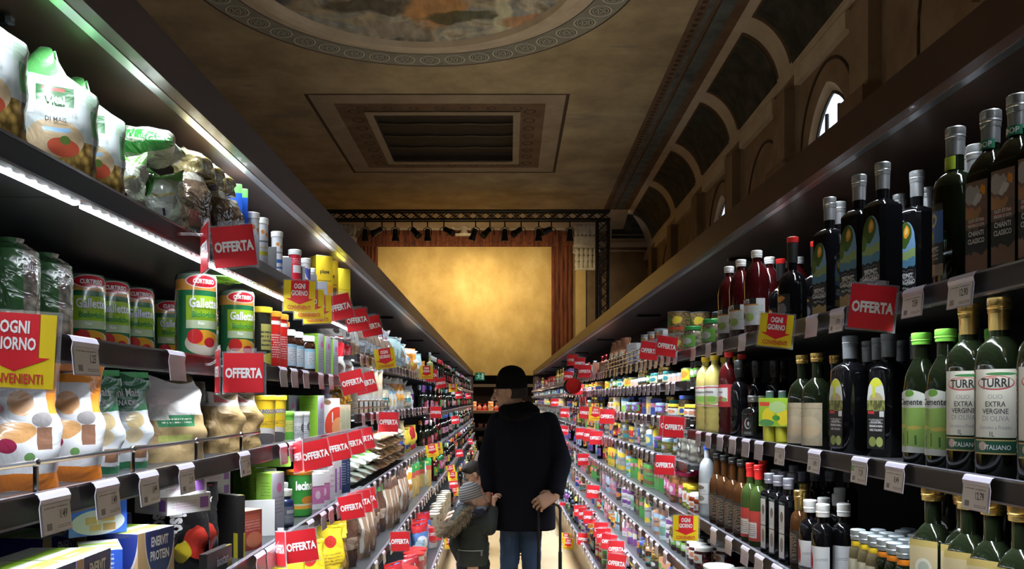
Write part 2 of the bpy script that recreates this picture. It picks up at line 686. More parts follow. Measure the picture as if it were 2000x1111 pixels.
def fresco():
    m, nt, p = newmat('faded_ceiling_painting')
    N, K = nt.nodes, nt.links
    p.inputs['Roughness'].default_value = .85
    tc = N.new('ShaderNodeTexCoord')
    nz = N.new('ShaderNodeTexNoise')
    nz.inputs['Scale'].default_value = .75
    nz.inputs['Detail'].default_value = 7
    nz.inputs['Distortion'].default_value = 1.3
    K.new(tc.outputs['Object'], nz.inputs['Vector'])
    rp = N.new('ShaderNodeValToRGB')
    e = rp.color_ramp.elements
    stops = [(.30, (.05, .06, .09)), (.42, (.17, .15, .12)), (.48, (.42, .34, .22)), (.53, (.26, .27, .25)), (.58, (.50, .44, .32)), (.66, (.20, .17, .10)), (.75, (.09, .08, .05))]
    e[0].position, e[0].color = stops[0][0], (*stops[0][1], 1)
    e[1].position, e[1].color = stops[-1][0], (*stops[-1][1], 1)
    for q, c in stops[1:-1]:
        e.new(q).color = (*c, 1)
    K.new(nz.outputs['Fac'], rp.inputs[0])
    cur = rp.outputs[0]
    # soft patches of drapery colour, their outlines broken by noise
    sc = N.new('ShaderNodeVectorMath')
    sc.operation = 'MULTIPLY_ADD'
    n2 = N.new('ShaderNodeTexNoise')
    n2.inputs['Scale'].default_value = 1.6
    n2.inputs['Detail'].default_value = 6
    K.new(tc.outputs['Object'], n2.inputs['Vector'])
    K.new(n2.outputs['Color'], sc.inputs[0])
    sc.inputs[1].default_value = (.9, .9, 0)
    K.new(tc.outputs['Object'], sc.inputs[2])
    for cx, cy, r, rx, ry, col in ((-1.0, 12.95, 1, .55, .75, (.48, .23, .07)), (-2.1, 12.9, 1, .8, .35, (.06, .045, .02)), (-.62, 13.3, 1, .7, .22, (.07, .075, .03)),
                                   (.10, 13.05, 1, .20, 1.0, (.62, .60, .40)), (.55, 13.5, 1, .55, .32, (.44, .22, .10)), (-.1, 14.3, 1, 1.4, .28, (.04, .05, .09)),
                                   (1.2, 13.0, 1, .5, .5, (.10, .13, .20)), (-1.7, 13.7, 1, .6, .3, (.34, .29, .22))):
        mp = N.new('ShaderNodeMapping')
        mp.vector_type = 'TEXTURE'
        mp.inputs['Location'].default_value = (cx + .45, cy + .45, 0)
        mp.inputs['Scale'].default_value = (rx, ry, 50)
        K.new(sc.outputs[0], mp.inputs[0])
        ln = N.new('ShaderNodeVectorMath')
        ln.operation = 'LENGTH'
        K.new(mp.outputs[0], ln.inputs[0])
        mr = N.new('ShaderNodeMapRange')
        mr.inputs[1].default_value, mr.inputs[2].default_value = 1.0, .72
        mr.inputs[4].default_value = .85
        K.new(ln.outputs['Value'], mr.inputs[0])
        mx = N.new('ShaderNodeMix')
        mx.data_type = 'RGBA'
        K.new(mr.outputs[0], mx.inputs[0])
        K.new(cur, mx.inputs[6])
        mx.inputs[7].default_value = (*col, 1)
        cur = mx.outputs[2]
    n3 = N.new('ShaderNodeTexNoise')
    n3.inputs['Scale'].default_value = 7
    n3.inputs['Detail'].default_value = 8
    mp = N.new('ShaderNodeMapping')
    mp.inputs['Rotation'].default_value = (0, 0, .6)
    mp.inputs['Scale'].default_value = (1, .3, 1)
    K.new(tc.outputs['Object'], mp.inputs[0])
    K.new(mp.outputs[0], n3.inputs['Vector'])
    mx = N.new('ShaderNodeMix')
    mx.data_type = 'RGBA'
    mx.blend_type = 'OVERLAY'
    mx.inputs[0].default_value = .8
    K.new(cur, mx.inputs[6])
    K.new(n3.outputs['Fac'], mx.inputs[7])
    K.new(mx.outputs[2], p.inputs['Base Color'])
    return m


M_fresco = fresco()
ZC = 6.30                      # ceiling height above the eye (hall axes)
HX = -1.43                     # hall centre line
XW, XCV = 4.42, 3.64           # right wall and the top of its cove
YB = 27.0                      # stage wall
YC = 25.6                      # ceiling's far edge
YF = -7.0                      # wall behind the camera


def ring(mb, cx, cy, r0, r1, z, m, seg=96, z1=None):
    vs, fs = [], []
    for k in range(seg):
        a = 2 * pi * k / seg
        for r, zz in ((r0, z), (r1, z if z1 is None else z1)):
            vs.append(HP(cx + r * cos(a), cy + r * sin(a), zz))
    for k in range(seg):
        a, b = 2 * k, 2 * ((k + 1) % seg)
        fs.append([a, b, b + 1, a + 1])
    mb.add(vs, fs, m)


def hrect(mb, x0, x1, y0, y1, z, m):
    mb.quad(HP(x0, y0, z), HP(x0, y1, z), HP(x1, y1, z), HP(x1, y0, z), m)


def frame_rect(mb, a, b, z, m):
    (x0, x1, y0, y1), (u0, u1, v0, v1) = a, b
    hrect(mb, x0, x1, y0, v0, z, m)
    hrect(mb, x0, x1, v1, y1, z, m)
    hrect(mb, x0, u0, v0, v1, z, m)
    hrect(mb, u1, x1, v0, v1, z, m)


# ceiling field with a hole for the sunk vent
VX0, VX1, VY0, VY1 = -2.83, .09, 17.55, 20.75
XL = 2 * HX - XCV
c = MB()
CB = (VX0, VX1, VY0, VY1)
frame_rect(c, (XL, XCV, YF, YC), CB, ZC, M_ceil)
for (a, b) in (((VX0, VY0), (VX1, VY0)), ((VX1, VY0), (VX1, VY1)), ((VX1, VY1), (VX0, VY1)), ((VX0, VY1), (VX0, VY0))):
    c.quad(HP(*a, ZC), HP(*b, ZC), HP(*b, ZC + .16), HP(*a, ZC + .16), M_vent)
struct('ceiling', c, False)
t = MB()                       # painted frame round the vent
frame_rect(t, (-4.0, 1.19, 16.45, 21.75), (-3.93, 1.12, 16.5, 21.66), ZC - .004, M_dark)
frame_rect(t, (-3.93, 1.12, 16.5, 21.66), (-3.52, .74, 16.95, 21.3), ZC - .005, M_vfr)
frame_rect(t, (-3.52, .74, 16.95, 21.3), (-3.40, .62, 17.05, 21.2), ZC - .006, M_brown)
frame_rect(t, (-3.40, .62, 17.05, 21.2), (-2.98, .24, 17.36, 20.95), ZC - .005, M_brown)
frame_rect(t, (-2.98, .24, 17.36, 20.95), CB, ZC - .03, M_vfr)
for k in range(8):             # scroll rosettes in the dark band
    for (x, y) in ((-3.19, 17.4 + k * .5), (.43, 17.4 + k * .5)):
        ring(t, x, y, .09, .13, ZC - .008, M_dark, 16)
for k in range(7):
    for y in (17.2, 21.08):
        ring(t, -3.0 + k * .53, y, .07, .10, ZC - .008, M_dark, 16)
struct('trim_1', t)
v = MB()
for k in range(24):
    y = VY0 + (VY1 - VY0) * (k + .5) / 24
    v.add([HP(x, yy, ZC + .12 + dz) for x in (VX0, VX1) for yy, dz in ((y - .058, 0), (y + .058, 0), (y + .058, .03), (y - .058, .03))],
          [[0, 1, 5, 4], [1, 2, 6, 5], [2, 3, 7, 6], [3, 0, 4, 7]], M_vent)
hrect(v, VX0, VX1, VY0, VY1, ZC + .165, M_black)
for k in range(1, 4):          # scalloped ironwork bars across the opening
    y = VY0 + (VY1 - VY0) * k / 4
    v.tube([HP(VX0 + (VX1 - VX0) * i / 24, y + .05 * abs(sin(pi * i / 8)), ZC + .09) for i in range(25)], .022, M_black, 6)
tag(obj('ceiling_vent', v), 'dark slatted rectangular vent sunk in the painted ceiling beyond the round painting', 'vent')
# round painting and its mouldings
OX, OY = -1.39, 11.80
p_ = MB()
vs = [HP(OX, OY, ZC - .02)] + [HP(OX + 2.36 * cos(2 * pi * k / 96), OY + 2.36 * sin(2 * pi * k / 96), ZC - .02) for k in range(96)]
p_.add(vs, [[0, 1 + (k + 1) % 96, 1 + k] for k in range(96)], M_fresco)
paint = empty('ceiling_painting', HP(OX, OY, ZC))
tag(paint, 'round faded painting of clouds and drapery on the ceiling in a moulded cream frame', 'painting')


def under(name, mb, par):
    o = obj(name, mb.build(name), par)
    o.matrix_parent_inverse = Matrix.Translation(par.location).inverted()
    return o


under('canvas', p_, paint)
f = MB()
for r0, r1, z0, z1 in ((2.33, 2.38, -.02, -.10), (2.38, 2.45, -.10, -.12), (2.45, 2.50, -.12, -.07), (2.50, 2.56, -.07, -.09), (2.56, 2.64, -.09, -.02)):
    ring(f, OX, OY, r0, r1, ZC + z0, M_cream, 96, ZC + z1)
under('frame', f, paint)
t = MB()
ring(t, OX, OY, 2.64, 2.84, ZC - .006, M_cream)
ring(t, OX, OY, 2.84, 3.33, ZC - .006, M_med)
ring(t, OX, OY, 3.33, 3.36, ZC - .007, M_dark)
ring(t, OX, OY, 2.83, 2.85, ZC - .008, M_dark)
for k in range(44):
    a = 2 * pi * k / 44
    x, y = OX + 3.09 * cos(a), OY + 3.09 * sin(a)
    ring(t, x, y, 0, .19, ZC - .009, M_meddk, 24)
    ring(t, x, y, .155, .185, ZC - .012, M_medring, 24)
    ring(t, x, y, .115, .13, ZC - .012, M_medring, 20)
    for j in range(5):
        b = 2 * pi * j / 5 + a
        ring(t, x + .06 * cos(b), y + .06 * sin(b), .02, .034, ZC - .012, M_medring, 10)
struct('trim_2', t)
# right edge bands and the cove with its dark painted panels
t = MB()
zb = ZC - .004
hrect(t, 2.86, 2.92, YF, YC, zb, M_brown)
for k in range(170):
    y = YF + (YC - YF) * k / 170
    hrect(t, 2.94, 3.02, y, y + .10, zb - .002, M_dark)
hrect(t, 2.92, 3.06, YF, YC, zb, M_brown)
hrect(t, 3.06, 3.14, YF, YC, zb, M_teal)
hrect(t, 3.14, 3.20, YF, YC, zb, M_brown)
hrect(t, 3.20, 3.23, YF, YC, zb, M_dark)
hrect(t, 3.23, 3.46, YF, YC, zb, M_teal)
hrect(t, 3.46, XCV, YF, YC, zb, M_brown)
struct('trim_3', t, False)


def cove_pt(u, y, inset=0, side=1):
    """u = 0 at the ceiling edge, 1 on the wall; a hollow quarter curve"""
    a = u * pi / 2
    w, h = XW - XCV, .98
    x = XCV + w * sin(a) ** 1.0 - inset * cos(a + .3)
    z = ZC - h * (1 - cos(a)) - inset * sin(a + .3)
    if side < 0:
        x = 2 * HX - x
    return HP(x, y, z)


for side, nm in ((1, 'right'), (-1, 'left')):
    cv = MB()
    vs, fs = [], []
    ys = [YF + (YC + 1.4 - YF) * i / 12 for i in range(13)]
    for y in ys:
        for k in range(13):
            vs.append(cove_pt(k / 12, y, 0, side))
    for i in range(12):
        for k in range(12):
            a = i * 13 + k
            q = [a, a + 1, a + 14, a + 13]
            fs.append(q if side > 0 else q[::-1])
    cv.add(vs, fs, M_cream)
    if side > 0:
        for j in range(-6, 6):     # dark painted panels between the ribs
            y0, y1 = 10.72 + 3.05 * j, 10.72 + 3.05 * j + 2.52
            if y1 > 25.4:
                y1 = 25.4
            for u0, u1, dy, ins, m in ((.14, .92, 0, .012, M_lunb), (.17, .885, .10, .02, M_lun)):
                vs = []
                for k in range(13):
                    u = u0 + (u1 - u0) * k / 12
                    for y in (y0 + dy, y1 - dy):
                        vs.append(cove_pt(u, y, ins))
                cv.add(vs, [[2 * k, 2 * k + 2, 2 * k + 3, 2 * k + 1] for k in range(12)], m)
    struct('trim_4' if side > 0 else 'trim_5', cv)

# right wall with pointed windows
M_frame = mat('dark_window_lead', (.02, .02, .02), .6)
M_pane = clear_mat('window_glass', (.92, .96, 1), .05)


def arch(w, h0, h1, n=9):
    """pointed arch outline, from the left spring round to the right one"""
    r = (w * w + (h1 - h0) ** 2) / (2 * w)
    lft = []
    cx = -w + r
    a1 = math.atan2(h1 - h0, -cx)
    for i in range(n + 1):
        a = pi + (a1 - pi) * i / n
        lft.append((cx + r * cos(a), h0 + r * sin(a)))
    return lft + [(-x, z) for x, z in lft[-2::-1]]


def wallx(y):
    return XW + .0121 * y


ZT = ZC + EYE + .1
wins = [(11.75, 4.42 + EYE), (17.6, 4.25 + EYE), (23.3, 4.1 + EYE), (5.9, 4.55 + EYE)]
wall = MB()
WW = .80
outl = []
# wall as a column of quads between window bays, windows cut out as arches
ys = sorted(wins)
edges = [YF]
for (yc, zt) in ys:
    edges += [yc - WW, yc + WW]
edges.append(YB + .3)
for i in range(0, len(edges), 2):
    a, b = edges[i], edges[i + 1]
    wall.quad((wallx(b), b, 0), (wallx(a), a, 0), (wallx(a), a, ZT), (wallx(b), b, ZT), M_wall)
for (yc, zt) in ys:
    A = arch(WW, zt - 1.05, zt)
    x = lambda y: wallx(y)
    wall.quad((x(yc + WW), yc + WW, 0), (x(yc - WW), yc - WW, 0), (x(yc - WW), yc - WW, 2.4), (x(yc + WW), yc + WW, 2.4), M_wall)
    pts = [(x(yc + q), yc + q, z) for q, z in A]
    tops = [(x(yc + q), yc + q, ZT) for q, z in A]
    n = len(pts)
    wall.add(pts + tops, [[i + 1, i, n + i, n + i + 1] for i in range(n - 1)], M_wall)
    # splayed reveal
    full = [(-WW, 2.4)] + A + [(WW, 2.4)]
    ins = [(-WW * .86, 2.5)] + [(q * .86, zt - 1.05 + (z - zt + 1.05) * .86) for q, z in A] + [(WW * .86, 2.5)]
    n = len(full)
    wall.add([(x(yc + q), yc + q, z) for q, z in full] + [(x(yc + q) + .10, yc + q, z) for q, z in ins],
             [[i, i + 1, n + i + 1, n + i] for i in range(n - 1)] + [[n - 1, 0, n, 2 * n - 1]], M_cream)
struct('wall_right', wall, False)
for i, (yc, zt) in enumerate(wins):
    x = wallx(yc) + .10
    ins = [(-WW * .86, 2.5)] + [(q * .86, zt - 1.05 + (z - zt + 1.05) * .86) for q, z in arch(WW, zt - 1.05, zt)] + [(WW * .86, 2.5)]
    g = MB()
    g.add([(x, yc + q, z) for q, z in ins], [list(range(len(ins)))[::-1]], M_pane)
    w_ = obj('window_%d' % (i + 1), g.build('window_pane', False))
    w_['kind'] = 'structure'
    g = MB()
    pl = [(x - .01, yc + q, z) for q, z in ins]
    g.tube(pl + [pl[0]], .025, M_frame, 6)
    for q in (-.22, .22):
        g.tube([(x - .01, yc + q, 2.6), (x - .01, yc + q, zt - .38)], .028, M_frame, 6)
    for k in range(1, 7):
        g.tube([(x - .01, yc - .50, 2.6 + k * .42), (x - .01, yc + .50, 2.6 + k * .42)], .010, M_frame, 6)
    obj('window_frame', g.build('window_frame'), w_)
# wall mouldings, pilaster stubs and drawn arches
t = MB()


def wbox(y0, y1, z0, z1, d, m):
    a, b = wallx(y0), wallx(y1)
    P = [(a + .02, y0), (b + .02, y1), (b - d, y1), (a - d, y0)]
    vs = [(*p, z) for z in (z0, z1) for p in P]
    t.add(vs, [[3, 2, 1, 0], [4, 5, 6, 7], [0, 1, 5, 4], [1, 2, 6, 5], [2, 3, 7, 6], [3, 0, 4, 7]], m)


for j in range(-5, 6):
    y = 10.3 + 3.05 * j
    zt = ZC - 1.02 + EYE - .0212 * y
    wbox(y + .55, y + 2.5, zt - .30, zt - .06, .10, M_cream)       # pale ledge between pilasters
    wbox(y - .28, y + .28, 0, zt - .20, .16, M_wall)
    wbox(y - .36, y + .36, zt - 1.55, zt - 1.35, .26, M_brown)
    wbox(y - .32, y + .32, 0, zt - 1.55, .20, M_wall)
struct('trim_6', t, False)
t = MB()
for yc, zt in wins + [(8.1, 6.3), (14.6, 5.7)]:
    A = [(q, z + .28) for q, z in arch(WW + .20, zt - 1.05, zt)]
    t.tube([(wallx(yc + q) - .005, yc + q, z) for q, z in [(A[0][0], 3)] + A + [(A[-1][0], 3)]], .022, M_dark, 5)
struct('trim_7', t)
# the other walls and the floor
w = MB()
xl = 2 * HX - XW
w.quad((xl, YF, 0), (xl + .33, YB + .3, 0), (xl + .33, YB + .3, ZT), (xl, YF, ZT), M_wall)
struct('wall_left', w, False)
w = MB()
w.quad((wallx(YF) + .3, YF, 0), (xl - .3, YF, 0), (xl - .3, YF, ZT + .3), (wallx(YF) + .3, YF, ZT + .3), M_wall)
struct('wall_front', w, False)
M_floor = mat('cream_floor_tile', (.40, .31, .18), .18, coat=.25, noise=.25, nscale=1.5)
w = MB()
w.quad((xl - .3, YF, 0), (5.2, YF, 0), (5.2, YB + .3, 0), (xl - .3, YB + .3, 0), M_floor)
struct('floor', w, False)
# stage wall: gold field, painted drapery, stone lintel, columns
SC = YB / F


def bx(px):
    return (px - CX) * SC


def bz(py):
    return EYE + (HY - py) * SC


w = MB()
GX0, GX1, GZ = bx(738), bx(1077), bz(482)
for a, b, m in ((xl, GX0, M_wall), (GX0, GX1, M_gold), (GX1, 5.2, M_wall)):
    w.quad((a, YB, 0), (b, YB, 0), (b, YB, GZ), (a, YB, GZ), m)
w.quad((xl, YB, GZ), (5.2, YB, GZ), (5.2, YB, ZT), (xl, YB, ZT), M_wall)
struct('wall_back', w, False)


def slab(mb, x0, x1, y0, y1, z0, z1, m, r=0):
    mb.box(x0, x1, y0, y1, z0, z1, m)


t = MB()                       # red painted valance and side drops with rounded upper corners
x0, x1, zt, zb_ = bx(700), bx(1117), bz(451), GZ
top = []
rr = .45
for k in range(7):
    a = pi - pi / 2 * k / 6
    top.append((x0 + rr + rr * cos(a), zt - rr + rr * sin(a)))
top += [(-x + x0 + x1, z) for x, z in top[::-1]]
poly = [(x1, zb_), (x1, zt - rr)] + top[::-1][1:-1] + [(x0, zt - rr), (x0, zb_)]
n = len(poly)
t.add([(x, YB - .07, z) for x, z in poly] + [(x, YB - .001, z) for x, z in poly],
      [list(range(n))] + [[i, (i + 1) % n, n + (i + 1) % n, n + i][::-1] for i in range(n)], M_drape)
for a, b in ((bx(704), GX0), (GX1, bx(1117))):
    t.box(a, b, YB - .07, YB, 0, zb_ - .001, M_drape)
    for k in range(5):
        q = a + (b - a) * (k + .5) / 5
        t.tube([(q, YB - .075, .1), (q, YB - .075, zb_)], .05, M_drape, 8)
for k in range(19):            # scalloped swags along the valance
    q = x0 + .35 + (x1 - x0 - .7) * k / 18
    t.tube([(q - .17 + .34 * i / 6, YB - .08, zb_ + .18 - .10 * sin(pi * i / 6)) for i in range(7)], .03, M_drape, 6)
struct('trim_8', t)
t = MB()                       # stone lintel with scrollwork
lz0, lz1 = bz(452), bz(434)
t.box(bx(693), bx(1117), YB - .16, YB, lz0 + .03, lz1, M_stone)
t.box(bx(690), bx(1120), YB - .22, YB, lz1, lz1 + .07, M_stone)
for k in range(34):
    q = bx(697) + (bx(1113) - bx(697)) * (k + .5) / 34
    t.ball((q, YB - .17, (lz0 + lz1) / 2 + .02), .075, .03, .09, M_stone, 10, 6)
struct('trim_9', t)
orn = empty('keystone_ornament', (bx(907), YB - .2, bz(462)))
tag(orn, 'pale carved stone ornament with wings at the middle of the stage lintel', 'ornament')
t = MB()
t.box(-.27, .27, -.10, .05, -.02, .05, M_stone)
t.lathe([(.16, .05), (.12, .10), (.09, .2), (.15, .3), (.17, .42), (.10, .5)], M_stone, 14)
obj('pedestal', t.build('pedestal'), orn)
for s in (-1, 1):
    t = MB()
    for k in range(5):
        t.ball((s * (.13 + .055 * k), -.06, .36 - .012 * k * k + .06), .05, .04, .13 - .018 * k, M_stone, 10, 6)
    obj('wing', t.build('wing'), orn)


def column(px0, px1):
    a, b = bx(px0), bx(px1)
    cx, hw = (a + b) / 2, (b - a) / 2
    root = empty('stage_column', (cx, YB - .25, 0))
    tag(root, 'pilaster column with carved pale capital beside the %s edge of the golden stage wall' % ('window-side' if cx > 0 else 'shadowed'), 'column')
    s = MB()
    zc0, zc1 = bz(531), bz(481)
    s.box(-hw * .8, hw * .05, -.08, .25, 0, zc0, M_gold)
    s.box(hw * .05, hw * .9, -.02, .25, 0, zc0, M_wall)
    obj('shaft', s.build('shaft', False), root)
    k = MB()
    k.box(-hw * .85, hw * .95, -.12, .25, zc0, zc0 + .08, M_stone)
    k.box(-hw * .78, hw * .88, -.08, .25, zc0 + .08, zc1 - .12, M_stone)
    k.box(-hw, hw * 1.08, -.22, .25, zc1 - .12, zc1, M_stone)
    for row in range(3):
        for i in range(5):
            x = -hw * .7 + hw * 1.5 * i / 4
            k.ball((x, -.10 - .03 * row, zc0 + .18 + .19 * row), .075, .06, .12, M_stone, 8, 6)
    for x in (-hw * .85, hw * .95):
        k.tube([(x + .10 * (1 - i / 14) * cos(i * .6), -.16, zc1 - .24 + .10 * (1 - i / 14) * sin(i * .6)) for i in range(14)], .03, M_stone, 6)
    obj('capital', k.build('capital'), root)
    e = MB()
    e.box(-hw * .9, hw, -.18, .25, zc1, zc1 + .25, M_stone)
    for i in range(6):
        e.ball((-hw * .8 + i * hw * .34, -.16, zc1 + .45), .09, .06, .20, M_stone, 8, 6)
    obj('entablature', e.build('entablature'), root)


column(1118, 1164)
column(652, 697)
# coved corner on the stage wall, right of the truss
t = MB()
y0 = YB - .9
for x0, x1, z0, z1, m in ((bx(1190), bx(1268), bz(472), bz(425), M_cream), (bx(1194), bx(1258), bz(466), bz(431), M_lun)):
    vs = []
    d = 0 if m is M_cream else .02
    for k in range(9):
        a = pi / 2 * k / 8
        for x in (x0, x1 - (x1 - x0) * .35 * (1 - cos(a)) if False else x1):
            vs.append((x, YB - .9 * (1 - sin(a)) - d, z1 - (z1 - z0) * (1 - cos(a))))
    t.add(vs, [[2 * k, 2 * k + 1, 2 * k + 3, 2 * k + 2] for k in range(8)], m)
t.box(bx(1165), bx(1290), YB - .14, YB, bz(484), bz(474), M_cream)
t.box(bx(1165), bx(1290), YB - .10, YB, bz(492), bz(489), M_cream)
struct('trim_10', t)
w = MB()                       # the strip of ceiling between the field and the stage wall
w.quad(HP(XL, YC, ZC), HP(XL, YB, ZC - .35), HP(XCV, YB, ZC - .35), HP(XCV, YC, ZC), M_cream)
struct('trim_11', w, False)

# ---------------------------------------------------------------- lighting truss and spotlights
YT = 23.6
ST = YT / F
M_lampglass = mat('spotlight_lens', (1, .85, .55), .3, emit=4)


def tx(px):
    return (px - CX) * ST


def tz(py):
    return EYE + (HY - py) * ST


tr = empty('lighting_truss', (tx(900), YT, 0))
tag(tr, 'black lattice lighting truss on two uprights in front of the golden stage wall', 'truss')


def lattice(name, p, q, w, n, face):
    m = MB()
    p, q = Vector(p), Vector(q)
    d = (q - p)
    ax = Vector((0, 0, 1)) if abs(d.z) < 1 else Vector((1, 0, 0))
    for a in (-w, w):
        for b in (-w, w):
            o = ax * a + Vector((0, b, 0))
            m.tube([p + o, q + o], .035, M_black, 6)
    for i in range(n):
        A, B = p + d * i / n, p + d * (i + 1) / n
        for b in (-w, w):
            o = Vector((0, b, 0))
            m.tube([A + o - ax * w, B + o + ax * w], .014, M_black, 5)
            m.tube([A + o + ax * w, B + o - ax * w], .014, M_black, 5)
    o = obj(name, m.build(name), tr)
    o.location = -tr.location
    return o


zt0, zt1 = tz(432), tz(411)
lattice('crossbar', (tx(560), YT, (zt0 + zt1) / 2), (tx(1191), YT, (zt0 + zt1) / 2), (zt1 - zt0) / 2 - .03, 26, 0)
for px in (1177, 573):
    lattice('upright', (tx(px), YT, .03), (tx(px), YT, zt0), .155, 20, 1)
    b = MB()
    b.box(-.3, .3, -.3, .3, 0, .03, M_black)
    o = obj('base_plate', b.build('base_plate'), tr)
    o.location = Vector((tx(px), YT, 0)) - tr.location
sp_px = [(713, 0), (746, 55), (772, 0), (805, -40), (835, 0), (867, -60), (929, 20), (957, 40), (986, 0), (1018, 50), (1052, 0), (1077, 65), (1113, 0)]
lam = MB()
lam.lathe([(.05, 0), (.075, .03), (.08, .22), (.10, .26), (.10, .34)], M_black, 16)
LAMP_BODY = lam.build('lamp_body')
yk = MB()
yk.tube([(-.11, 0, -.12), (-.11, 0, .05), (0, 0, .12), (.11, 0, .05), (.11, 0, -.12)], .014, M_black, 6)
yk.tube([(0, 0, .12), (0, 0, .26)], .02, M_black, 6)
LAMP_YOKE = yk.build('yoke')
ln = MB()
ln.lathe([(.085, .325), (.05, .335)], M_lampglass, 16)
LAMP_LENS = ln.build('lens')
for i, (px, ang) in enumerate(sp_px):
    r_ = empty('stage_spotlight', (tx(px), YT, zt0 - .27))
    tag(r_, 'black stage spotlight hung under the truss, %s from the window side' % ordinal(len(sp_px) - i), 'spotlight', 'stage spotlights under the truss')
    obj('yoke', LAMP_YOKE, r_)
    o = obj('lamp_body', LAMP_BODY, r_, rot=(R(180 - 25 if i % 2 else 180 + 8), R(ang), 0))
    o.location = (0, 0, .06)
    q = obj('lens', LAMP_LENS, o)
for (px, tgx, tgy, wt, sz) in ((929, 932, 560, .62, 52), (986, 1020, 620, .16, 50), (790, 800, 600, .75, 112), (908, 905, 590, .85, 116), (1035, 1040, 600, .75, 112)):
    spot_light('stage_spot_beam', (tx(px), YT + .5, zt0 - .78), (bx(tgx), YB, bz(tgy)), GOLD_W * wt, WARM, sz, 1.0, .08)
# unseen fill lights added on top of the shelving to brighten the painted ceiling
M_fill = mat('fill_diffuser', (1, .8, .5), .5, emit=1.5)
for s, xx, ys_, k in ((-1, -1.05, (1.5, 4.5, 7.5, 10.5, 13.5, 16.5), 'snack'), (1, 1.22, (1.5, 4.5, 7.5, 10.5, 13.5, 16.5), 'oil')):
    for i, y in enumerate(ys_):
        r_ = empty('fill_uplight', (xx, y, 2.2855))
        tag(r_, 'added warm fill light on top of the %s side shelving, %s from near end' % (k, ordinal(i + 1)), 'lamp', 'added fill lights on the shelving')
        b = MB()
        b.box(-.06, .06, -.4, .4, 0, .05, M_black)
        obj('housing', b.build('housing'), r_)
        b = MB()
        b.box(-.05, .05, -.38, .38, .05, .055, M_fill)
        obj('diffuser', b.build('diffuser'), r_)
        area_light('fill_beam', (xx, y, 2.36), (R(180), 0, 0), .1, .76, HALL_W * (1.0 if y < 12 else .55), (1, .86, .66), 160)
# ---------------------------------------------------------------- shelving units, one per bay
M_wood = mat('dark_wood_laminate', (.070, .034, .024), .38, coat=.15, noise=.35, nscale=3)
M_canun = mat('canopy_underside', (.085, .050, .036), .30, coat=.2, noise=.3, nscale=2)
M_alu = mat('aluminium_strip', (.62, .62, .64), .28, metal=1)
M_shelf = mat('charcoal_shelf', (.045, .045, .05), .38, metal=.2)
M_rail = mat('black_price_rail', (.018, .018, .02), .35)
M_edge = mat('clear_rail_edge', (.20, .20, .24), .2, coat=.4)
M_back = mat('black_back_panel', (.004, .0035, .0035), .75, spec=.2)
M_plinth = mat('tan_plinth_board', (.36, .25, .14), .4, noise=.3, nscale=4)
M_ledm = mat('led_tape', (.86, .93, 1), .4, emit=14)
M_leddim = mat('shaded_led_tape', (.86, .93, 1), .4, emit=2)
M_leddot = mat('led_chip', (.92, .96, 1), .4, emit=30)
M_chrome = mat('chrome_wire', (.70, .71, .74), .18, metal=1)
UNITM = {}


def unit_mesh(key, fn):
    if key not in UNITM:
        m = MB()
        fn(m)
        UNITM[key] = m.build(key[0], False)
    return UNITM[key]


def sbox(m, s, x0, x1, y0, y1, z0, z1, mt):
    a, b = sorted((s * x0, s * x1))
    m.box(a, b, y0, y1, z0, z1, mt)


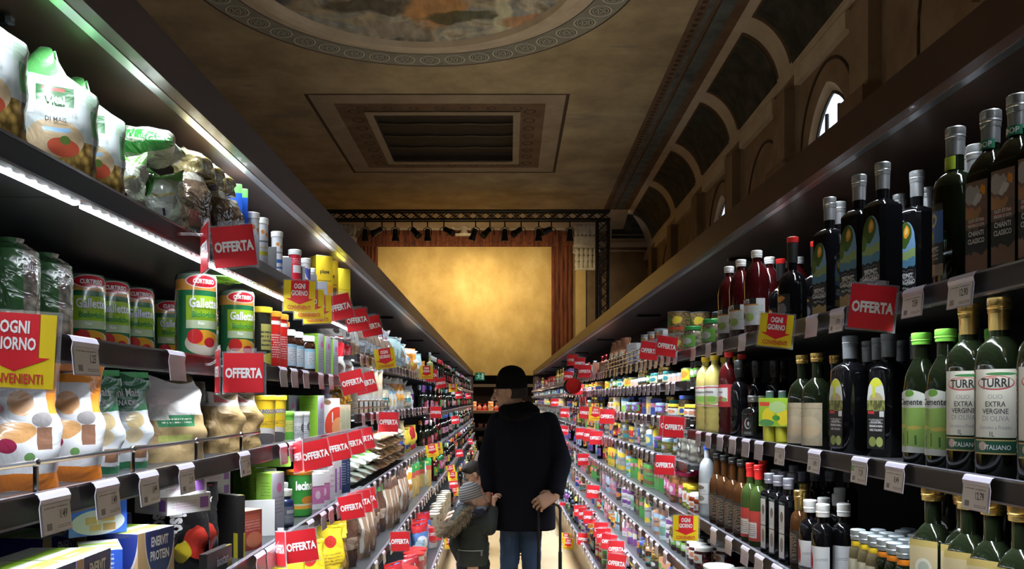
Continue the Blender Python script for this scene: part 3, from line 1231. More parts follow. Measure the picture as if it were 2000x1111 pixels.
def make_unit(S, i):
    s, near = S['s'], i < S['near']
    lv = levels(S, i)
    XBK = 1.22 if s < 0 else 1.40
    y0 = S['y0'] + BAY * i
    root = empty('shelving_unit', (0, y0, 0))
    side = 'snack' if s < 0 else 'oil'
    later(root, 'black shelving bay with wood canopy', 'shelf unit', f'{side} side of aisle', y0, f'{side} side shelving bays')
    B = BAY
    k = (s, near, i >= S['wine'])
    obj('back_panel', unit_mesh(('back_panel',) + k, lambda m: sbox(m, s, XBK - .03, XBK, 0, B, .10, 2.20, M_back)), root)
    zb, lb = lv[-1]
    obj('plinth', unit_mesh(('plinth',) + k, lambda m: sbox(m, s, lb, XBK, 0, B, 0, zb - .05, M_plinth)), root)

    def can(m):
        sbox(m, s, S['can'] + .052, XBK, 0, B, 2.200, 2.285, M_canun)
    cn = obj('canopy', unit_mesh(('canopy',) + k, can), root)
    obj('fascia', unit_mesh(('fascia',) + k, lambda m: sbox(m, s, S['can'], S['can'] + .03, 0, B, 2.193, 2.288, M_wood)), cn)
    obj('metal_strip', unit_mesh(('metal_strip',) + k, lambda m: sbox(m, s, S['can'] + .03, S['can'] + .052, 0, B, 2.191, 2.20, M_alu)), cn)

    def bracket(m):
        sbox(m, s, S['can'] + .16, S['can'] + .34, .02, .036, 2.184, 2.20, M_black)
        sbox(m, s, S['can'] + .15, S['can'] + .16, .02, .032, 2.184, 2.195, M_edge)
    if i % 2:
        obj('bracket', unit_mesh(('bracket',) + k, bracket), cn)
    for j, (z, lip) in enumerate(lv):
        kk = k + (j,)
        sh = obj('shelf', unit_mesh(('shelf',) + kk, lambda m: sbox(m, s, lip + .012, XBK - .03, .002, B - .002, z - .030, z - .010, M_shelf)), root)

        def rail(m):
            sbox(m, s, lip, lip + .014, 0, B, z - .040, z - .004, M_rail)
            sbox(m, s, lip - .002, lip + .012, 0, B, z - .004, z, M_edge)
            sbox(m, s, lip - .003, lip + .012, 0, B, z - .044, z - .040, M_edge)
        obj('price_rail', unit_mesh(('price_rail',) + kk, rail), sh)
        if j < len(lv) - 1:
            def led(m):
                zl = z - .046 if s < 0 and j == 0 and near else z - .036
                xl = lip + .024
                sbox(m, s, xl, xl + .006, .01, B - .01, zl, zl + .006, M_ledm if zl < z - .04 else M_leddim)
                if s < 0 and j == 0 and near:
                    for q in range(40):
                        y = .02 + q * (B - .04) / 39
                        sbox(m, s, lip + .0155, lip + .026, y - .0032, y + .0032, z - .0462, z - .041, M_leddot)
            obj('led_strip', unit_mesh(('led_strip',) + kk, led), sh)
    if i == NB - 1:
        obj('end_panel', unit_mesh(('end_panel',) + k, lambda m: sbox(m, s, S['can'], XBK, B, B + .05, 0, 2.288, M_wood)), root)


for S in (LFT, RGT):
    for i in range(NB):
        make_unit(S, i)

# wire guards along the front of a shelf


def wire_guard(S, z, lip, ya, yb, h, look, n=4, rows=1):
    s = S['s']
    root = empty('wire_guard', (s * (lip + .012), ya, z - .01))
    L = yb - ya
    for r_ in range(rows):
        m = MB()
        zz = h * (rows - r_) / rows
        m.tube([(s * .045, .0, zz - .012), (0, 0, zz), (0, L, zz), (s * .045, L, zz - .012)], .0042, M_chrome, 8)
        obj('top_wire' if r_ == 0 else 'wire', m.build('wire'), root)
    for k in range(n):
        m = MB()
        y = L * (k + .5) / n
        m.tube([(0, y, 0), (0, y, h)], .0040, M_chrome, 8)
        m.ball((0, y, h), .007, .007, .007, M_chrome, 8, 6)
        obj('post', m.build('post'), root)
    later(root, look, 'shelf guard', f"{'snack' if s < 0 else 'oil'} side of the aisle", ya)


wire_guard(LFT, 1.415, .67, .75, 2.40, .052, 'chrome guard before the paper bags', 5)
wire_guard(LFT, 1.483, .67, 4.05, 5.25, .07, 'chrome guard below the beige tub', 8, 2)
wire_guard(RGT, 1.78, .86, 5.1, 6.9, .09, 'chrome guard beside stacked fish tins', 12, 3)

# far end of the aisle: a chilled cabinet wall under an exit sign
YE = 25.2
SE = YE / F


def ex(px):
    return (px - CX) * SE


def ez(py):
    return EYE + (HY - py) * SE


cab = empty('display_cabinet', (ex(985), YE + .35, 0))
tag(cab, 'dark wall cabinet with pale lit shelf fronts across the far end of the aisle', 'cabinet')
M_cbar = mat('pale_shelf_front', (.62, .52, .38), .4)
m = MB()
x0, x1 = ex(880) - .2, ex(1100)
m.box(x0, x1, YE + .45, YE + .7, 0, ez(733), M_back)
m.box(x0, x1, YE, YE + .7, ez(749), ez(733), M_back)
m.box(x0, x1, YE - .1, YE + .7, 0, .25, M_back)
o = obj('carcass', m.build('carcass', False), cab)
o.location = -cab.location
for py in (750, 802, 836, 861, 890):
    m = MB()
    m.box(x0, x1, YE - .02, YE + .45, ez(py + 5), ez(py), M_cbar if py < 830 else M_shelf)
    o = obj('shelf', m.build('shelf', False), cab)
    o.location = -cab.location
for py in (754, 807):
    area_light('cabinet_light', ((x0 + x1) / 2, YE + .15, ez(py + 3)), (R(-20), 0, 0), x1 - x0 - .3, .04, 22 if py < 800 else 6, (1, .62, .38), 150)
M_exit = mat('exit_sign_face', (.012, .16, .09), .35, emit=.35)
M_exitw = mat('exit_sign_figure', (.45, .75, .60), .4, emit=.3)
sg = empty('exit_sign', (ex(937), YE - .05, ez(735)))
tag(sg, 'green running-figure exit sign above the cabinet at the far end', 'sign')
m = MB()
m.box(-.145, .145, 0, .05, -.115, .115, M_exit)
obj('panel', m.build('panel', False), sg)
m = MB()
for a, b, r_ in (((-.03, .05), (-.03, -.02), .022), ((-.03, .03), (.05, .0), .012), ((-.03, .03), (-.09, .02), .012), ((-.03, -.02), (.03, -.07), .014), ((-.03, -.02), (-.09, -.07), .014)):
    m.tube([(a[0], -.004, a[1]), (b[0], -.004, b[1])], r_, M_exitw, 6)
m.ball((-.025, -.004, .075), .02, .008, .02, M_exitw, 10, 6)
m.box(.055, .12, -.006, 0, -.09, .09, M_exitw)
obj('pictogram', m.build('pictogram'), sg)
# ---------------------------------------------------------------- product kinds
M_oil = mat('dark_green_glass', (.006, .009, .004), .07, spec=.7)
M_blk = mat('black_glass', (.004, .004, .005), .06, spec=.7)
M_wine = mat('dark_red_glass', (.045, .004, .005), .08, spec=.6)
M_amber = mat('amber_glass', (.06, .022, .006), .08)
M_silv = mat('silver_cap', (.62, .64, .66), .28, metal=.85)
M_greyc = mat('grey_cap', (.20, .22, .24), .35, metal=.5)
M_goldc = mat('gold_cap', (.72, .50, .16), .25, metal=.9)
M_white = mat('white_plastic', (.80, .80, .78), .35)
M_red = mat('red_plastic', (.62, .02, .02), .35)
M_pink = mat('pink_lid', (.75, .05, .22), .3)
M_green = mat('bright_green_plastic', (.22, .62, .08), .35)
M_gdk = mat('green_lid', (.04, .35, .08), .35)
M_yel = mat('yellow_plastic', (.85, .62, .03), .35)
M_blue = mat('blue_plastic', (.03, .10, .55), .35)
M_ora = mat('orange_plastic', (.80, .25, .02), .35)
M_navy = mat('navy_plastic', (.012, .02, .07), .3)
M_blkp = mat('black_plastic', (.012, .012, .012), .4)
M_ink = mat('dark_ink', (.02, .02, .02), .6)
M_wink = mat('white_ink', (.92, .92, .92), .6)
M_rink = mat('red_ink', (.60, .03, .03), .6)
M_gink = mat('green_ink', (.03, .25, .05), .6)
M_bink = mat('blue_ink', (.03, .05, .30), .6)
M_grink = mat('grey_ink', (.25, .25, .27), .6)
M_clear = clear_mat('clear_plastic', (.93, .93, .97), .10)
M_lilac = mat('lilac_tag_holder', (.72, .68, .82), .25, coat=.4)
M_paper = pm('tag_paper', (.90, .86, .90), [('t', .08, .92, .82, .90, (.12, .11, .13), 1), ('b', .12, .30, .10, .34, (.30, .28, .30)), ('t', .5, .95, .10, .24, (.2, .2, .22), 2)], .5)


class Proto:
    def __init__(s, name, parts, look=None, cat=None):
        s.name, s.parts, s.look, s.cat = name, [], look, cat
        s.flat = None
        for p in parts:
            nm, mb = p[0], p[1]
            s.parts.append((nm, mb, p[2] if len(p) > 2 else []))
        s._me = None

    def meshes(s):
        if s._me is None:
            s._me = [(n, m.build(n), [(a, b.build(a)) for a, b in subs]) for n, m, subs in s.parts]
        return s._me

    def flatmesh(s):
        if s.flat is None:
            q = MB()
            for n, m, subs in s.parts:
                q.join(m)
                for a, b in subs:
                    q.join(b)
            s.flat = q.build(s.name)
        return s.flat


PLACES = {-1: {}, 1: {}}
SHN = ['top', 'second', 'third', 'fourth', 'fifth', 'sixth', 'seventh', 'eighth', 'ninth']


def shelf_at(S, j, y):
    lv = levels_at(S, y)
    j = min(j, len(lv) - 1)
    return lv[j]


OCC = {}
DIM = {}


def dims(pr):
    k = id(pr)
    if k not in DIM:
        vs = [v for p in pr.parts for v in p[1].V]
        xs, ys, zs = zip(*vs)
        DIM[k] = (max(xs) - min(xs), max(ys) - min(ys), max(zs))
    return DIM[k]


def foot(x, y, rz, w, d):
    c, s_ = cos(rz), sin(rz)
    return (x, y, c, s_, w / 2 * .985, d / 2 * .985)


def hits(A, B):
    dx, dy = B[0] - A[0], B[1] - A[1]
    if dx * dx + dy * dy > (A[4] + A[5] + B[4] + B[5]) ** 2:
        return False
    rd = [min(q[4], q[5]) for q in (A, B)]
    rnd = [abs(q[4] - q[5]) < .004 for q in (A, B)]
    if all(rnd):
        return dx * dx + dy * dy < (rd[0] + rd[1]) ** 2
    for q in (A, B):
        for ax, ay in ((q[2], q[3]), (-q[3], q[2])):
            def ext(o):
                if abs(o[4] - o[5]) < .004:
                    return o[4]
                return abs(o[4] * (o[2] * ax + o[3] * ay)) + abs(o[5] * (-o[3] * ax + o[2] * ay))
            if abs(dx * ax + dy * ay) > ext(A) + ext(B):
                return False
    return True


def settle(S, j, pr, x, y, rz, z0, free):
    """slide a product along its shelf to the nearest spot where it touches no other"""
    w, d, h = dims(pr)
    lst = OCC.setdefault((S['s'], j), [])
    near = [q for q in lst if abs(q[0][1] - y) < .5 and q[1] < z0 + h - .004 and q[2] > z0 + .004]
    best = (x, y)
    if free:
        done = False
        for k in range(0, 60):
            for sg_ in ((1, -1) if k else (1,)):
                for dx in (0, .012, .03):
                    f = foot(x + S['s'] * dx, y + sg_ * k * .004, rz, w, d)
                    if not any(hits(f, q[0]) for q in near):
                        best, done = (f[0], f[1]), True
                        break
                if done:
                    break
            if done:
                break
    if abs(best[1] - y) > .02:
        0 and print('MOVED', pr.name, S['s'], j, round(y, 3), round(best[1] - y, 3), (round(w, 3), round(d, 3)))
    f = foot(*best, rz, w, d)
    lst.append((f, z0, z0 + h))
    return best


def place(pr, S, j, px=None, y=None, sb=.07, yaw=0, look=None, cat=None, dz=0, flat=False, tilt=0, z=None, roll=0, free=True):
    """stand a product on shelf j: px picks the spot along the shelf, sb = distance behind the lip, yaw turns it up the aisle"""
    s = S['s']
    lv = S['nl']
    if abs(tilt) < 30:         # keep clear of the raised price rail
        w_, d_, h_ = dims(pr)
        a_ = R(90 - yaw)
        hx = w_ / 2 if abs(w_ - d_) < .004 else (w_ * abs(cos(a_)) + d_ * abs(sin(a_))) / 2 * .94
        sb = max(sb, .025 + hx)
    if y is None:
        lip = lv[min(j, len(lv) - 1)][1]
        y = F * (lip + sb) / abs(px - CX)
    zz, lip = shelf_at(S, j, y)
    loc = (s * (lip + sb), y, (zz - .0098 if z is None else z) + dz)
    rz = -s * R(90 - yaw)
    if abs(tilt) < 30:
        bx_, by_ = settle(S, j, pr, loc[0], y, rz, loc[2], free)
        loc, y = (bx_, by_, loc[2]), by_
    look = look or pr.look
    cat = cat or pr.cat
    side = 'snack' if s < 0 else 'oil'
    pl = f'{side} side {SHN[j]} shelf'
    rot = Matrix.Rotation(rz, 3, 'Z') @ Matrix.Rotation(R(roll), 3, 'Y') @ Matrix.Rotation(R(tilt), 3, 'X')
    e = rot.to_euler()
    if flat or (len(pr.parts) == 1 and not pr.parts[0][2]):
        o = obj(pr.name, pr.flatmesh(), loc=loc, rot=e)
    else:
        o = empty(pr.name, loc, rot=e)
        for n, me, subs in pr.meshes():
            c = obj(n, me, o)
            for a, b in subs:
                obj(a, b, c)
    later(o, look, cat, pl, y + sb * .5 + dz * .1)
    return o


def run(pr, S, j, y0, y1, step, sb=.07, rows=1, rstep=.08, yaw=0, jit=0, flat=False, **k):
    y = y0
    while y < y1:
        for r_ in range(rows):
            place(pr, S, j, y=y + random.uniform(-jit, jit), sb=sb + r_ * rstep, yaw=yaw + random.uniform(-1, 1) * jit * 300, flat=flat, **k)
        y += step


# ---- bottles
def bottle(name, look, h, r, body, cap, n=2, neck=.30, sh=.60, nr=.014, capr=None, caph=.035, foil=0, labels=(), seg=20, waist=0, cat='bottle', ribs=0):
    """sh: shoulder height, neck: where the neck begins (fraction of h from the top)"""
    zs, zn = h * sh, h * (1 - neck)
    m = MB()
    P = [(r * .55, .004, n), (r * .9, 0, n), (r, .008, n)]
    if ribs:
        for q in range(ribs):
            za = .02 + (zs - .03) * q / ribs
            P += [(r, za, n), (r * .95, za + (zs - .03) / ribs * .5, n)]
    P += [(r * (1 - waist), h * sh * .5, n), (r, zs, n), (r * .97, zs + (zn - zs) * .18, n)]
    for q in (.4, .6, .8, 1):
        f = cos(q * pi / 2) if n == 2 else (1 - q) ** .8
        P.append((nr + (r * .97 - nr) * f, zs + (zn - zs) * (.18 + .82 * q ** .8), n if q < .5 else 2 + (n - 2) * (1 - q)))
    P += [(nr, zn + .005), (nr, h - caph + .002)]
    m.lathe(P, body, seg)
    cr = capr or nr + .002
    c = MB()
    z = h - caph
    c.lathe([(cr * .98, z), (cr, z + .001), (cr, z + caph * .28), (cr * 1.06, z + caph * .32), (cr * 1.06, z + caph * .40), (cr, z + caph * .44), (cr * 1.05, z + caph * .52), (cr * 1.05, z + caph * .94), (cr * .93, h), (.001, h + .0005)], cap, 18)
    parts = [('glass', m), ('cap', c)]
    if foil:
        f = MB()
        f.lathe([(nr + .0012, z - foil), (nr + .0018, z)], cap, 18)
        parts.append(('neck_foil', f))
    for L in labels:       # (name, z0, z1, half, mat, [texts (s,h,mat,x,z,cond,bold)], top)
        l = MB()
        rr = r if L[1] < zs else nr + .0025
        nn = n if L[1] < zs else 2
        l.patch(rr, L[1], L[2], L[3], L[4], nn, top=L[6] if len(L) > 6 else None)
        subs = []
        if len(L) > 5 and L[5]:
            t = MB()
            for (s_, hh, mt, x, z_, co, bo) in L[5]:
                t.text(s_, hh, mt, x, z_, cond=co, bold=bo, r=rr, n=nn)
            subs.append(('lettering', t))
        parts.append((L[0], l, subs))
    return Proto(name, parts, look, cat)


def archtop(t):
    return .72 + .28 * math.sqrt(max(0, 1 - t * t))


def jar(name, look, h, r, content, lid, labels=(), lidh=.018, seg=22, n=2, cat='jar'):
    m = MB()
    m.lathe([(r * .6, .003, n), (r * .93, 0, n), (r, .008, n), (r, h * .72, n), (r * .95, h * .80, 2), (r * .84, h - lidh - .003), (r * .84, h - lidh + .002)], content, seg)
    c = MB()
    z = h - lidh
    c.lathe([(r * .86, z), (r * .93, z + .001), (r * .93, z + lidh * .85), (r * .88, h), (r * .7, h - .0015), (.001, h - .0015)], lid, seg)
    parts = [('glass', m), ('lid', c)]
    for L in labels:
        l = MB()
        l.patch(r, L[1], L[2], L[3], L[4], n)
        subs = []
        if len(L) > 5 and L[5]:
            t = MB()
            for (s_, hh, mt, x, z_, co, bo) in L[5]:
                t.text(s_, hh, mt, x, z_, cond=co, bold=bo, r=r, n=n)
            subs.append(('lettering', t))
        parts.append((L[0], l, subs))
    return Proto(name, parts, look, cat)


def can(name, look, h, r, wrap, texts=(), lid=None, cat='tin', rim=None):
    m = MB()
    m.lathe([(r, .003), (r, h - .003)], wrap, 24, cap=False)
    e = MB()
    e.lathe([(.001, .002), (r * .96, .002), (r * 1.01, 0), (r * 1.01, .004), (r, .004)], rim or M_silv, 24, cap=False)
    e.lathe([(r, h - .004), (r * 1.01, h - .004), (r * 1.01, h), (r * .97, h), (r * .95, h - .003), (.001, h - .003)], rim or M_silv, 24, cap=False)
    subs = []
    if texts:
        t = MB()
        for (s_, hh, mt, x, z_, co, bo) in texts:
            t.text(s_, hh, mt, x, z_, cond=co, bold=bo, r=r)
        subs = [('lettering', t)]
    parts = [('wrapper', m, subs), ('rims', e)]
    parts[1] = ('rim', e)
    if lid:
        l = MB()
        l.lathe([(r * 1.03, h - .012), (r * 1.04, h - .010), (r * 1.04, h + .004), (r * .98, h + .008), (.001, h + .008)], lid, 24)
        parts.append(('lid', l))
    return Proto(name, parts, look, cat)


def carton(name, look, w, d, h, face, top=None, texts=(), side=None, cat='box', sidetexts=()):
    m = MB()
    m.box(-w / 2, w / 2, -d / 2, d / 2, 0, h, face, top, None, side)
    parts = [('carton', m)]
    subs = []
    if texts:
        t = MB()
        for (s_, hh, mt, x, z_, co, bo) in texts:
            t.text(s_, hh, mt, x, z_, -d / 2 - .0008, cond=co, bold=bo)
        subs.append(('lettering', t))
    if sidetexts:
        t = MB()
        for (s_, hh, mt, x, z_, co, bo) in sidetexts:      # on the two ends
            for an in (-90,):
                t.text(s_, hh, mt, x, z_, -w / 2 - .0008, cond=co, bold=bo, mx=Matrix.Rotation(R(an), 4, 'Z'))
        subs.append(('lettering', t))
    if subs:
        parts = [('carton', m, subs)]
    fl = MB()
    fl.box(-w / 2 + .002, w / 2 - .002, -d / 2 + .001, 0, h, h + .0008, top or face)
    parts.append(('flap', fl))
    return Proto(name, parts, look, cat)


def refine(vs, fs, lim):
    """split long triangles so that lettering can follow a bulging pouch"""
    vs = [tuple(v) for v in vs]
    todo = []
    for f in fs:
        todo += [(f[0], f[i], f[i + 1]) for i in range(1, len(f) - 1)]
    out, mid = [], {}
    while todo:
        t = todo.pop()
        e = max(((math.dist(vs[t[i]], vs[t[(i + 1) % 3]]), i) for i in range(3)))
        if e[0] <= lim:
            out.append(list(t))
            continue
        a, b, c = t[e[1]], t[(e[1] + 1) % 3], t[(e[1] + 2) % 3]
        k = (min(a, b), max(a, b))
        if k not in mid:
            mid[k] = len(vs)
            vs.append(tuple((p + q) / 2 for p, q in zip(vs[a], vs[b])))
        todo += [(a, mid[k], c), (mid[k], b, c)]
    return vs, out


def bag(name, look, w, d, h, m_, top='seal', texts=(), seed=0, cat='bag', crumple=.006, topm=None, base=.9, slant=0):
    rnd = random.Random(seed)
    nz, seg = 16, 32
    ph = [rnd.uniform(0, 6.28) for _ in range(8)]
    m = MB()
    vs, us, fs = [], [], []
    for i in range(nz + 1):
        v = i / nz
        z = h * v
        if top == 'seal':
            g = max(0, (v - .45) / .55)
            a = w / 2 * (base + (1 - base) * min(1, v * 3)) * (1 - .05 * sin(pi * v))
            b = d / 2 * (1 - g ** 1.5) * (.85 + .3 * sin(pi * min(1, v * 1.4))) + .0022
            n_ = 3.5 - 1.3 * g
        elif top == 'gather':
            if v < .70:
                g = v / .70
                k = 1 - .55 * max(0, (g - .55) / .45) ** 1.6
            elif v < .80:
                k = .45 + (.12 - .45) * (v - .70) / .10
            else:
                k = .12 + .38 * ((v - .80) / .20) ** .8
            a, b = w / 2 * k, d / 2 * (k if v < .8 else k * .5)
            n_ = 3 - min(1, v)
        elif top == 'fold':
            g = max(0, (v - .72) / .28)
            a = w / 2 * (1 - .12 * g)
            b = d / 2 * (1 - .82 * g)
            n_ = 5 - 2 * g
        else:                  # pillow lying or standing: sealed at both ends
            g = abs(2 * v - 1)
            a = w / 2 * (1 - .06 * (1 - g))
            b = d / 2 * (1 - g ** 3.2) + .002
            n_ = 2.4
        for k in range(seg + 1):
            t = 2 * pi * (k % seg) / seg
            s_, c_ = sin(t), cos(t)
            q = (abs(s_) ** n_ + abs(c_) ** n_) ** (-1 / n_)
            wob = crumple * (sin(3 * t + ph[0] + 9 * v) * .5 + sin(5 * t + ph[1] - 14 * v) * .35 + sin(2 * t + ph[2] + 23 * v) * .3) * min(1, 4 * v + .2)
            if top == 'gather' and v > .6:
                wob += .10 * a * sin(9 * t + ph[3])
            if slant and v > .72:
                a *= 1 - .16 * ((v - .72) / .28) ** 2
            sag = .0 if v < .9 else crumple * 1.5 * sin(2 * t + ph[4])
            x, y = -(a + wob) * s_ * q, (b + wob * (.3 + .7 * b / (d / 2 + 1e-6))) * c_ * q
            if slant and v > .72:
                sag -= slant * (x + .3 * w * (abs(x) / w) ** 2) * (v - .72) / .28
            vs.append((x, y, z + sag))
            us.append((.5 + x / w * .96, v))
    W_ = seg + 1
    for i in range(nz):
        for k in range(seg):
            a = i * W_ + k
            fs.append([a, a + 1, a + W_ + 1, a + W_])
    fs.append([k for k in range(seg)][::-1])
    fs.append([nz * W_ + k for k in range(seg)])
    m.add(vs, fs, m_, us)
    parts = []
    subs = []
    if texts:
        t = MB()
        for (s_, hh, mt, x, z_, co, bo) in texts:
            # lay each letter point on the bag's front
            gv, gf = glyphs(s_, bo)
            kk = hh / .7
            gv, gf = refine(gv, gf, .004 / kk)
            out = []
            for (ga, gb) in gv:
                X, Z = x + ga * kk * co, z_ + (gb - .35) * kk
                out.append((X, front_y(vs, W_, nz, seg, h, X, Z) - (.003 if slant else .0015), Z))
            t.add(out, gf, mt)
        subs.append(('lettering', t))
    parts.append(('pouch', m, subs))
    if top == 'gather':
        c = MB()
        zt = h * .80
        c.lathe([(w * .075, zt - .004), (w * .085, zt), (w * .075, zt + .004)], M_red, 12, ay=d / w)
        parts.append(('tie', c))
    if top == 'seal' and not slant:
        c = MB()
        c.box(-w / 2 * .98, w / 2 * .98, -.0025, .0025, h - .004, h + .008, topm or m_)
        parts.append(('seal', c))
    return Proto(name, parts, look, cat)


def front_y(vs, W_, nz, seg, h, X, Z):
    v = max(0, min(nz - 1e-3, Z / h * nz))
    i = int(v)
    f = v - i
    best = []
    for row in (i, i + 1):
        R_ = vs[row * W_ + seg // 4:row * W_ + 3 * seg // 4 + 1]
        y = None
        for p, q in zip(R_, R_[1:]):
            if (p[0] - X) * (q[0] - X) <= 0 and abs(p[0] - q[0]) > 1e-6:
                yy = p[1] + (q[1] - p[1]) * (X - p[0]) / (q[0] - p[0])
                y = yy if y is None else min(y, yy)
        best.append(y if y is not None else 0)
    return best[0] * (1 - f) + best[1] * f - .001


def pot(name, look, h, r, bodym, lidm, texts=(), cat='tub', taper=.92):
    m = MB()
    m.lathe([(r * taper * .9, 0), (r * taper, .003), (r, h - .014), (r, h - .012)], bodym, 24)
    c = MB()
    c.lathe([(r * 1.02, h - .016), (r * 1.05, h - .014), (r * 1.05, h - .003), (r * 1.0, h), (r * .9, h - .003), (.001, h - .003)], lidm, 24)
    subs = []
    if texts:
        t = MB()
        for (s_, hh, mt, x, z_, co, bo) in texts:
            t.text(s_, hh, mt, x, z_, cond=co, bold=bo, r=r)
        subs = [('lettering', t)]
    return Proto(name, [('body', m, subs), ('lid', c)], look, cat)


# ---- signs and price tags
def sign_offer():
    a = .047
    h = MB()
    h.box(-a - .004, a + .006, 0, .0015, -a - .004, a + .004, M_clear)
    h.box(-.03, .03, .0015, .003, a + .004, a + .012, M_clear)
    c = MB()
    c.box(-a, a, -.0015, -.0002, -a, a, mat('red_card', (.72, .014, .026), .45, coat=.35))
    t = MB()
    t.text('OFFERTA', .022, M_wink, 0, 0, -.0022, cond=.66, bold=.045)
    return Proto('offer_sign', [('holder', h), ('card', c, [('lettering', t)])], 'red offer sign', 'sign')


def sign_daily():
    a = .047
    h = MB()
    h.box(-a - .004, a + .006, 0, .0015, -a - .004, a + .004, M_clear)
    c = MB()
    yl = mat('yellow_card', (.88, .64, .012), .45, coat=.35)
    c.box(-a, a, -.0015, -.0002, -a, a, yl)
    rd = MATS['red_card']
    r_ = MB()
    r_.add([(-.026, -.002, a), (.028, -.002, a), (.028, -.002, -.008), (.042, -.002, -.008), (.001, -.002, -.026), (-.042, -.002, -.008), (-.026, -.002, -.008)], [[6, 5, 4, 3, 2, 1, 0][::-1]], rd)
    r_.F[-1] = [0, 1, 2, 3, 4, 5, 6][::-1]
    t = MB()
    t.text('OGNI', .015, M_wink, 0, .030, -.0026, cond=.62, bold=.03)
    t.text('GIORNO', .015, M_wink, 0, .009, -.0026, cond=.58, bold=.03)
    t.text('CONVENIENTI', .012, M_rink, 0, -.035, -.0024, cond=.62, bold=.02)
    return Proto('everyday_price_sign', [('holder', h), ('card', c, [('arrow', r_), ('lettering', t)])], 'yellow sign with red arrow', 'sign')


OFFER, DAILY = sign_offer(), sign_daily()


def sign_flat(pr, name):
    return pr


def hang_sign(pr, S, j, px, py, yaw=0, roll=0, out=.062, flat=False, scale=1, tilt=0):
    """a sign clipped to a price rail, sticking out into the aisle and facing back down it"""
    s = S['s']
    lip0 = S['nl'][min(j, len(S['nl']) - 1)][1]
    y = F * (lip0 - out) / abs(px - CX)
    zz, lip = shelf_at(S, j, y)
    y = F * (lip - out) / abs(px - CX)
    z = EYE + (HY - py) * y / F
    e = (Matrix.Rotation(R(yaw), 3, 'Z') @ Matrix.Rotation(R(roll), 3, 'Y') @ Matrix.Rotation(R(tilt), 3, 'X')).to_euler()
    side = 'snack' if s < 0 else 'oil'
    loc = (s * (lip - out), y, z)
    if flat:
        o = obj(pr.name, pr.flatmesh(), loc=loc, rot=e)
    else:
        o = empty(pr.name, loc, rot=e)
        for n, me, subs in pr.meshes():
            c = obj(n, me, o)
            for a, b in subs:
                obj(a, b, c)
        g = MB()               # the clip that ties the holder to the rail
        dx = s * out
        mi = Matrix.Translation(-Vector(loc))
        g.tube([Vector((s * (lip + .002), y + .014, zz - .02)), Vector((s * (lip - out * .4), y + .014, zz - .02)), Vector((s * (lip - out), y + .012, z + .03)), Vector((s * (lip - out), y + .002, z + .02))], .003, M_clear, 6, mx=e.to_matrix().to_4x4().inverted() @ mi)
        obj('clip', g.build('clip'), o)
    o.scale = (scale,) * 3
    later(o, pr.look, 'sign', f'{side} side {SHN[j]} rail', y)
    return o


def tagproto(price=None, bio=False):
    h = MB()
    w, hh = .043, .056
    # local: front = -Y, hangs down from z = 0
    prof = [(-.004, .006), (-.008, .004), (-.012, -.004), (-.010, -.016), (-.014, -hh)]
    for x0, x1 in ((-w, w),):
        vs = []
        for (y, z) in prof:
            vs += [(x0, y, z), (x1, y, z), (x0, y + .0012, z), (x1, y + .0012, z)]
        fs = []
        for i in range(len(prof) - 1):
            a, b = 4 * i, 4 * i + 4
            fs += [[a, b, b + 1, a + 1], [a + 2, a + 3, b + 3, b + 2], [a, a + 2, b + 2, b], [a + 1, b + 1, b + 3, a + 3]]
        fs += [[0, 1, 3, 2], [16, 18, 19, 17]]
        h.add(vs, fs, M_lilac)
    if price is None:
        return Proto('price_tag', [('holder', h)], 'small lilac price tag holder', 'price tag')
    p = MB()
    k = 1.6
    p.quad((-w + .003, -.0108, -hh + .002), (w - .003, -.0108, -hh + .002), (w - .003, -.0108, -.012), (-w + .003, -.0108, -.012), M_paper,
           Matrix.Rotation(R(0), 4, 'X'))
    for i, v in enumerate(p.V):
        p.V[i] = (v[0], -.0112 - .004 * ((-.012 - v[2]) / .042), v[2])
    t = MB()
    t.text(price, .013, M_ink, .016, -.029, -.0142, cond=.70, bold=.01)
    if bio:
        t.text('BIO', .012, M_gink, -.030, -.022, -.0142, cond=.7, bold=.03)
    return Proto('price_tag', [('holder', h), ('paper', p, [('lettering', t)])], 'lilac tag with printed price', 'price tag')


TAG = tagproto()
TAGS = {}
TAG_ROWS = {-1: MB(), 1: MB()}
NTAG = [0]


def hang_tag(S, j, px=None, y=None, price=None, wk=1.0):
    s = S['s']
    if y is None:
        lip0 = S['nl'][min(j, len(S['nl']) - 1)][1]
        y = F * lip0 / abs(px - CX)
    zz, lip = shelf_at(S, j, y)
    rz = -s * R(90)
    loc = Vector((s * (lip - .0035), y, zz - .006))
    side = 'snack' if s < 0 else 'oil'
    if price:
        pr = TAGS.setdefault(price, tagproto(price.replace('b', ''), price.endswith('b')))
        o = empty('price_tag', loc, rz)
        for n, me, subs in pr.meshes():
            c = obj(n, me, o)
            for a, b in subs:
                obj(a, b, c)
    else:
        pr = TAG
        if NTAG[0] > 285:
            q = MB().join(TAG.parts[0][1], Matrix.Translation(loc) @ Matrix.Rotation(rz, 4, 'Z') @ Matrix.Diagonal((wk, 1, 1, 1)))
            TAG_ROWS[s].join(q)
            return None
        o = obj('price_tag', TAG.flatmesh(), loc=loc, rot=(0, 0, rz))
        o.scale = (wk, 1, 1)
    NTAG[0] += 1
    later(o, pr.look, 'price tag', f'{side} side {SHN[j]} rail', y)
    return o
random.seed(7)
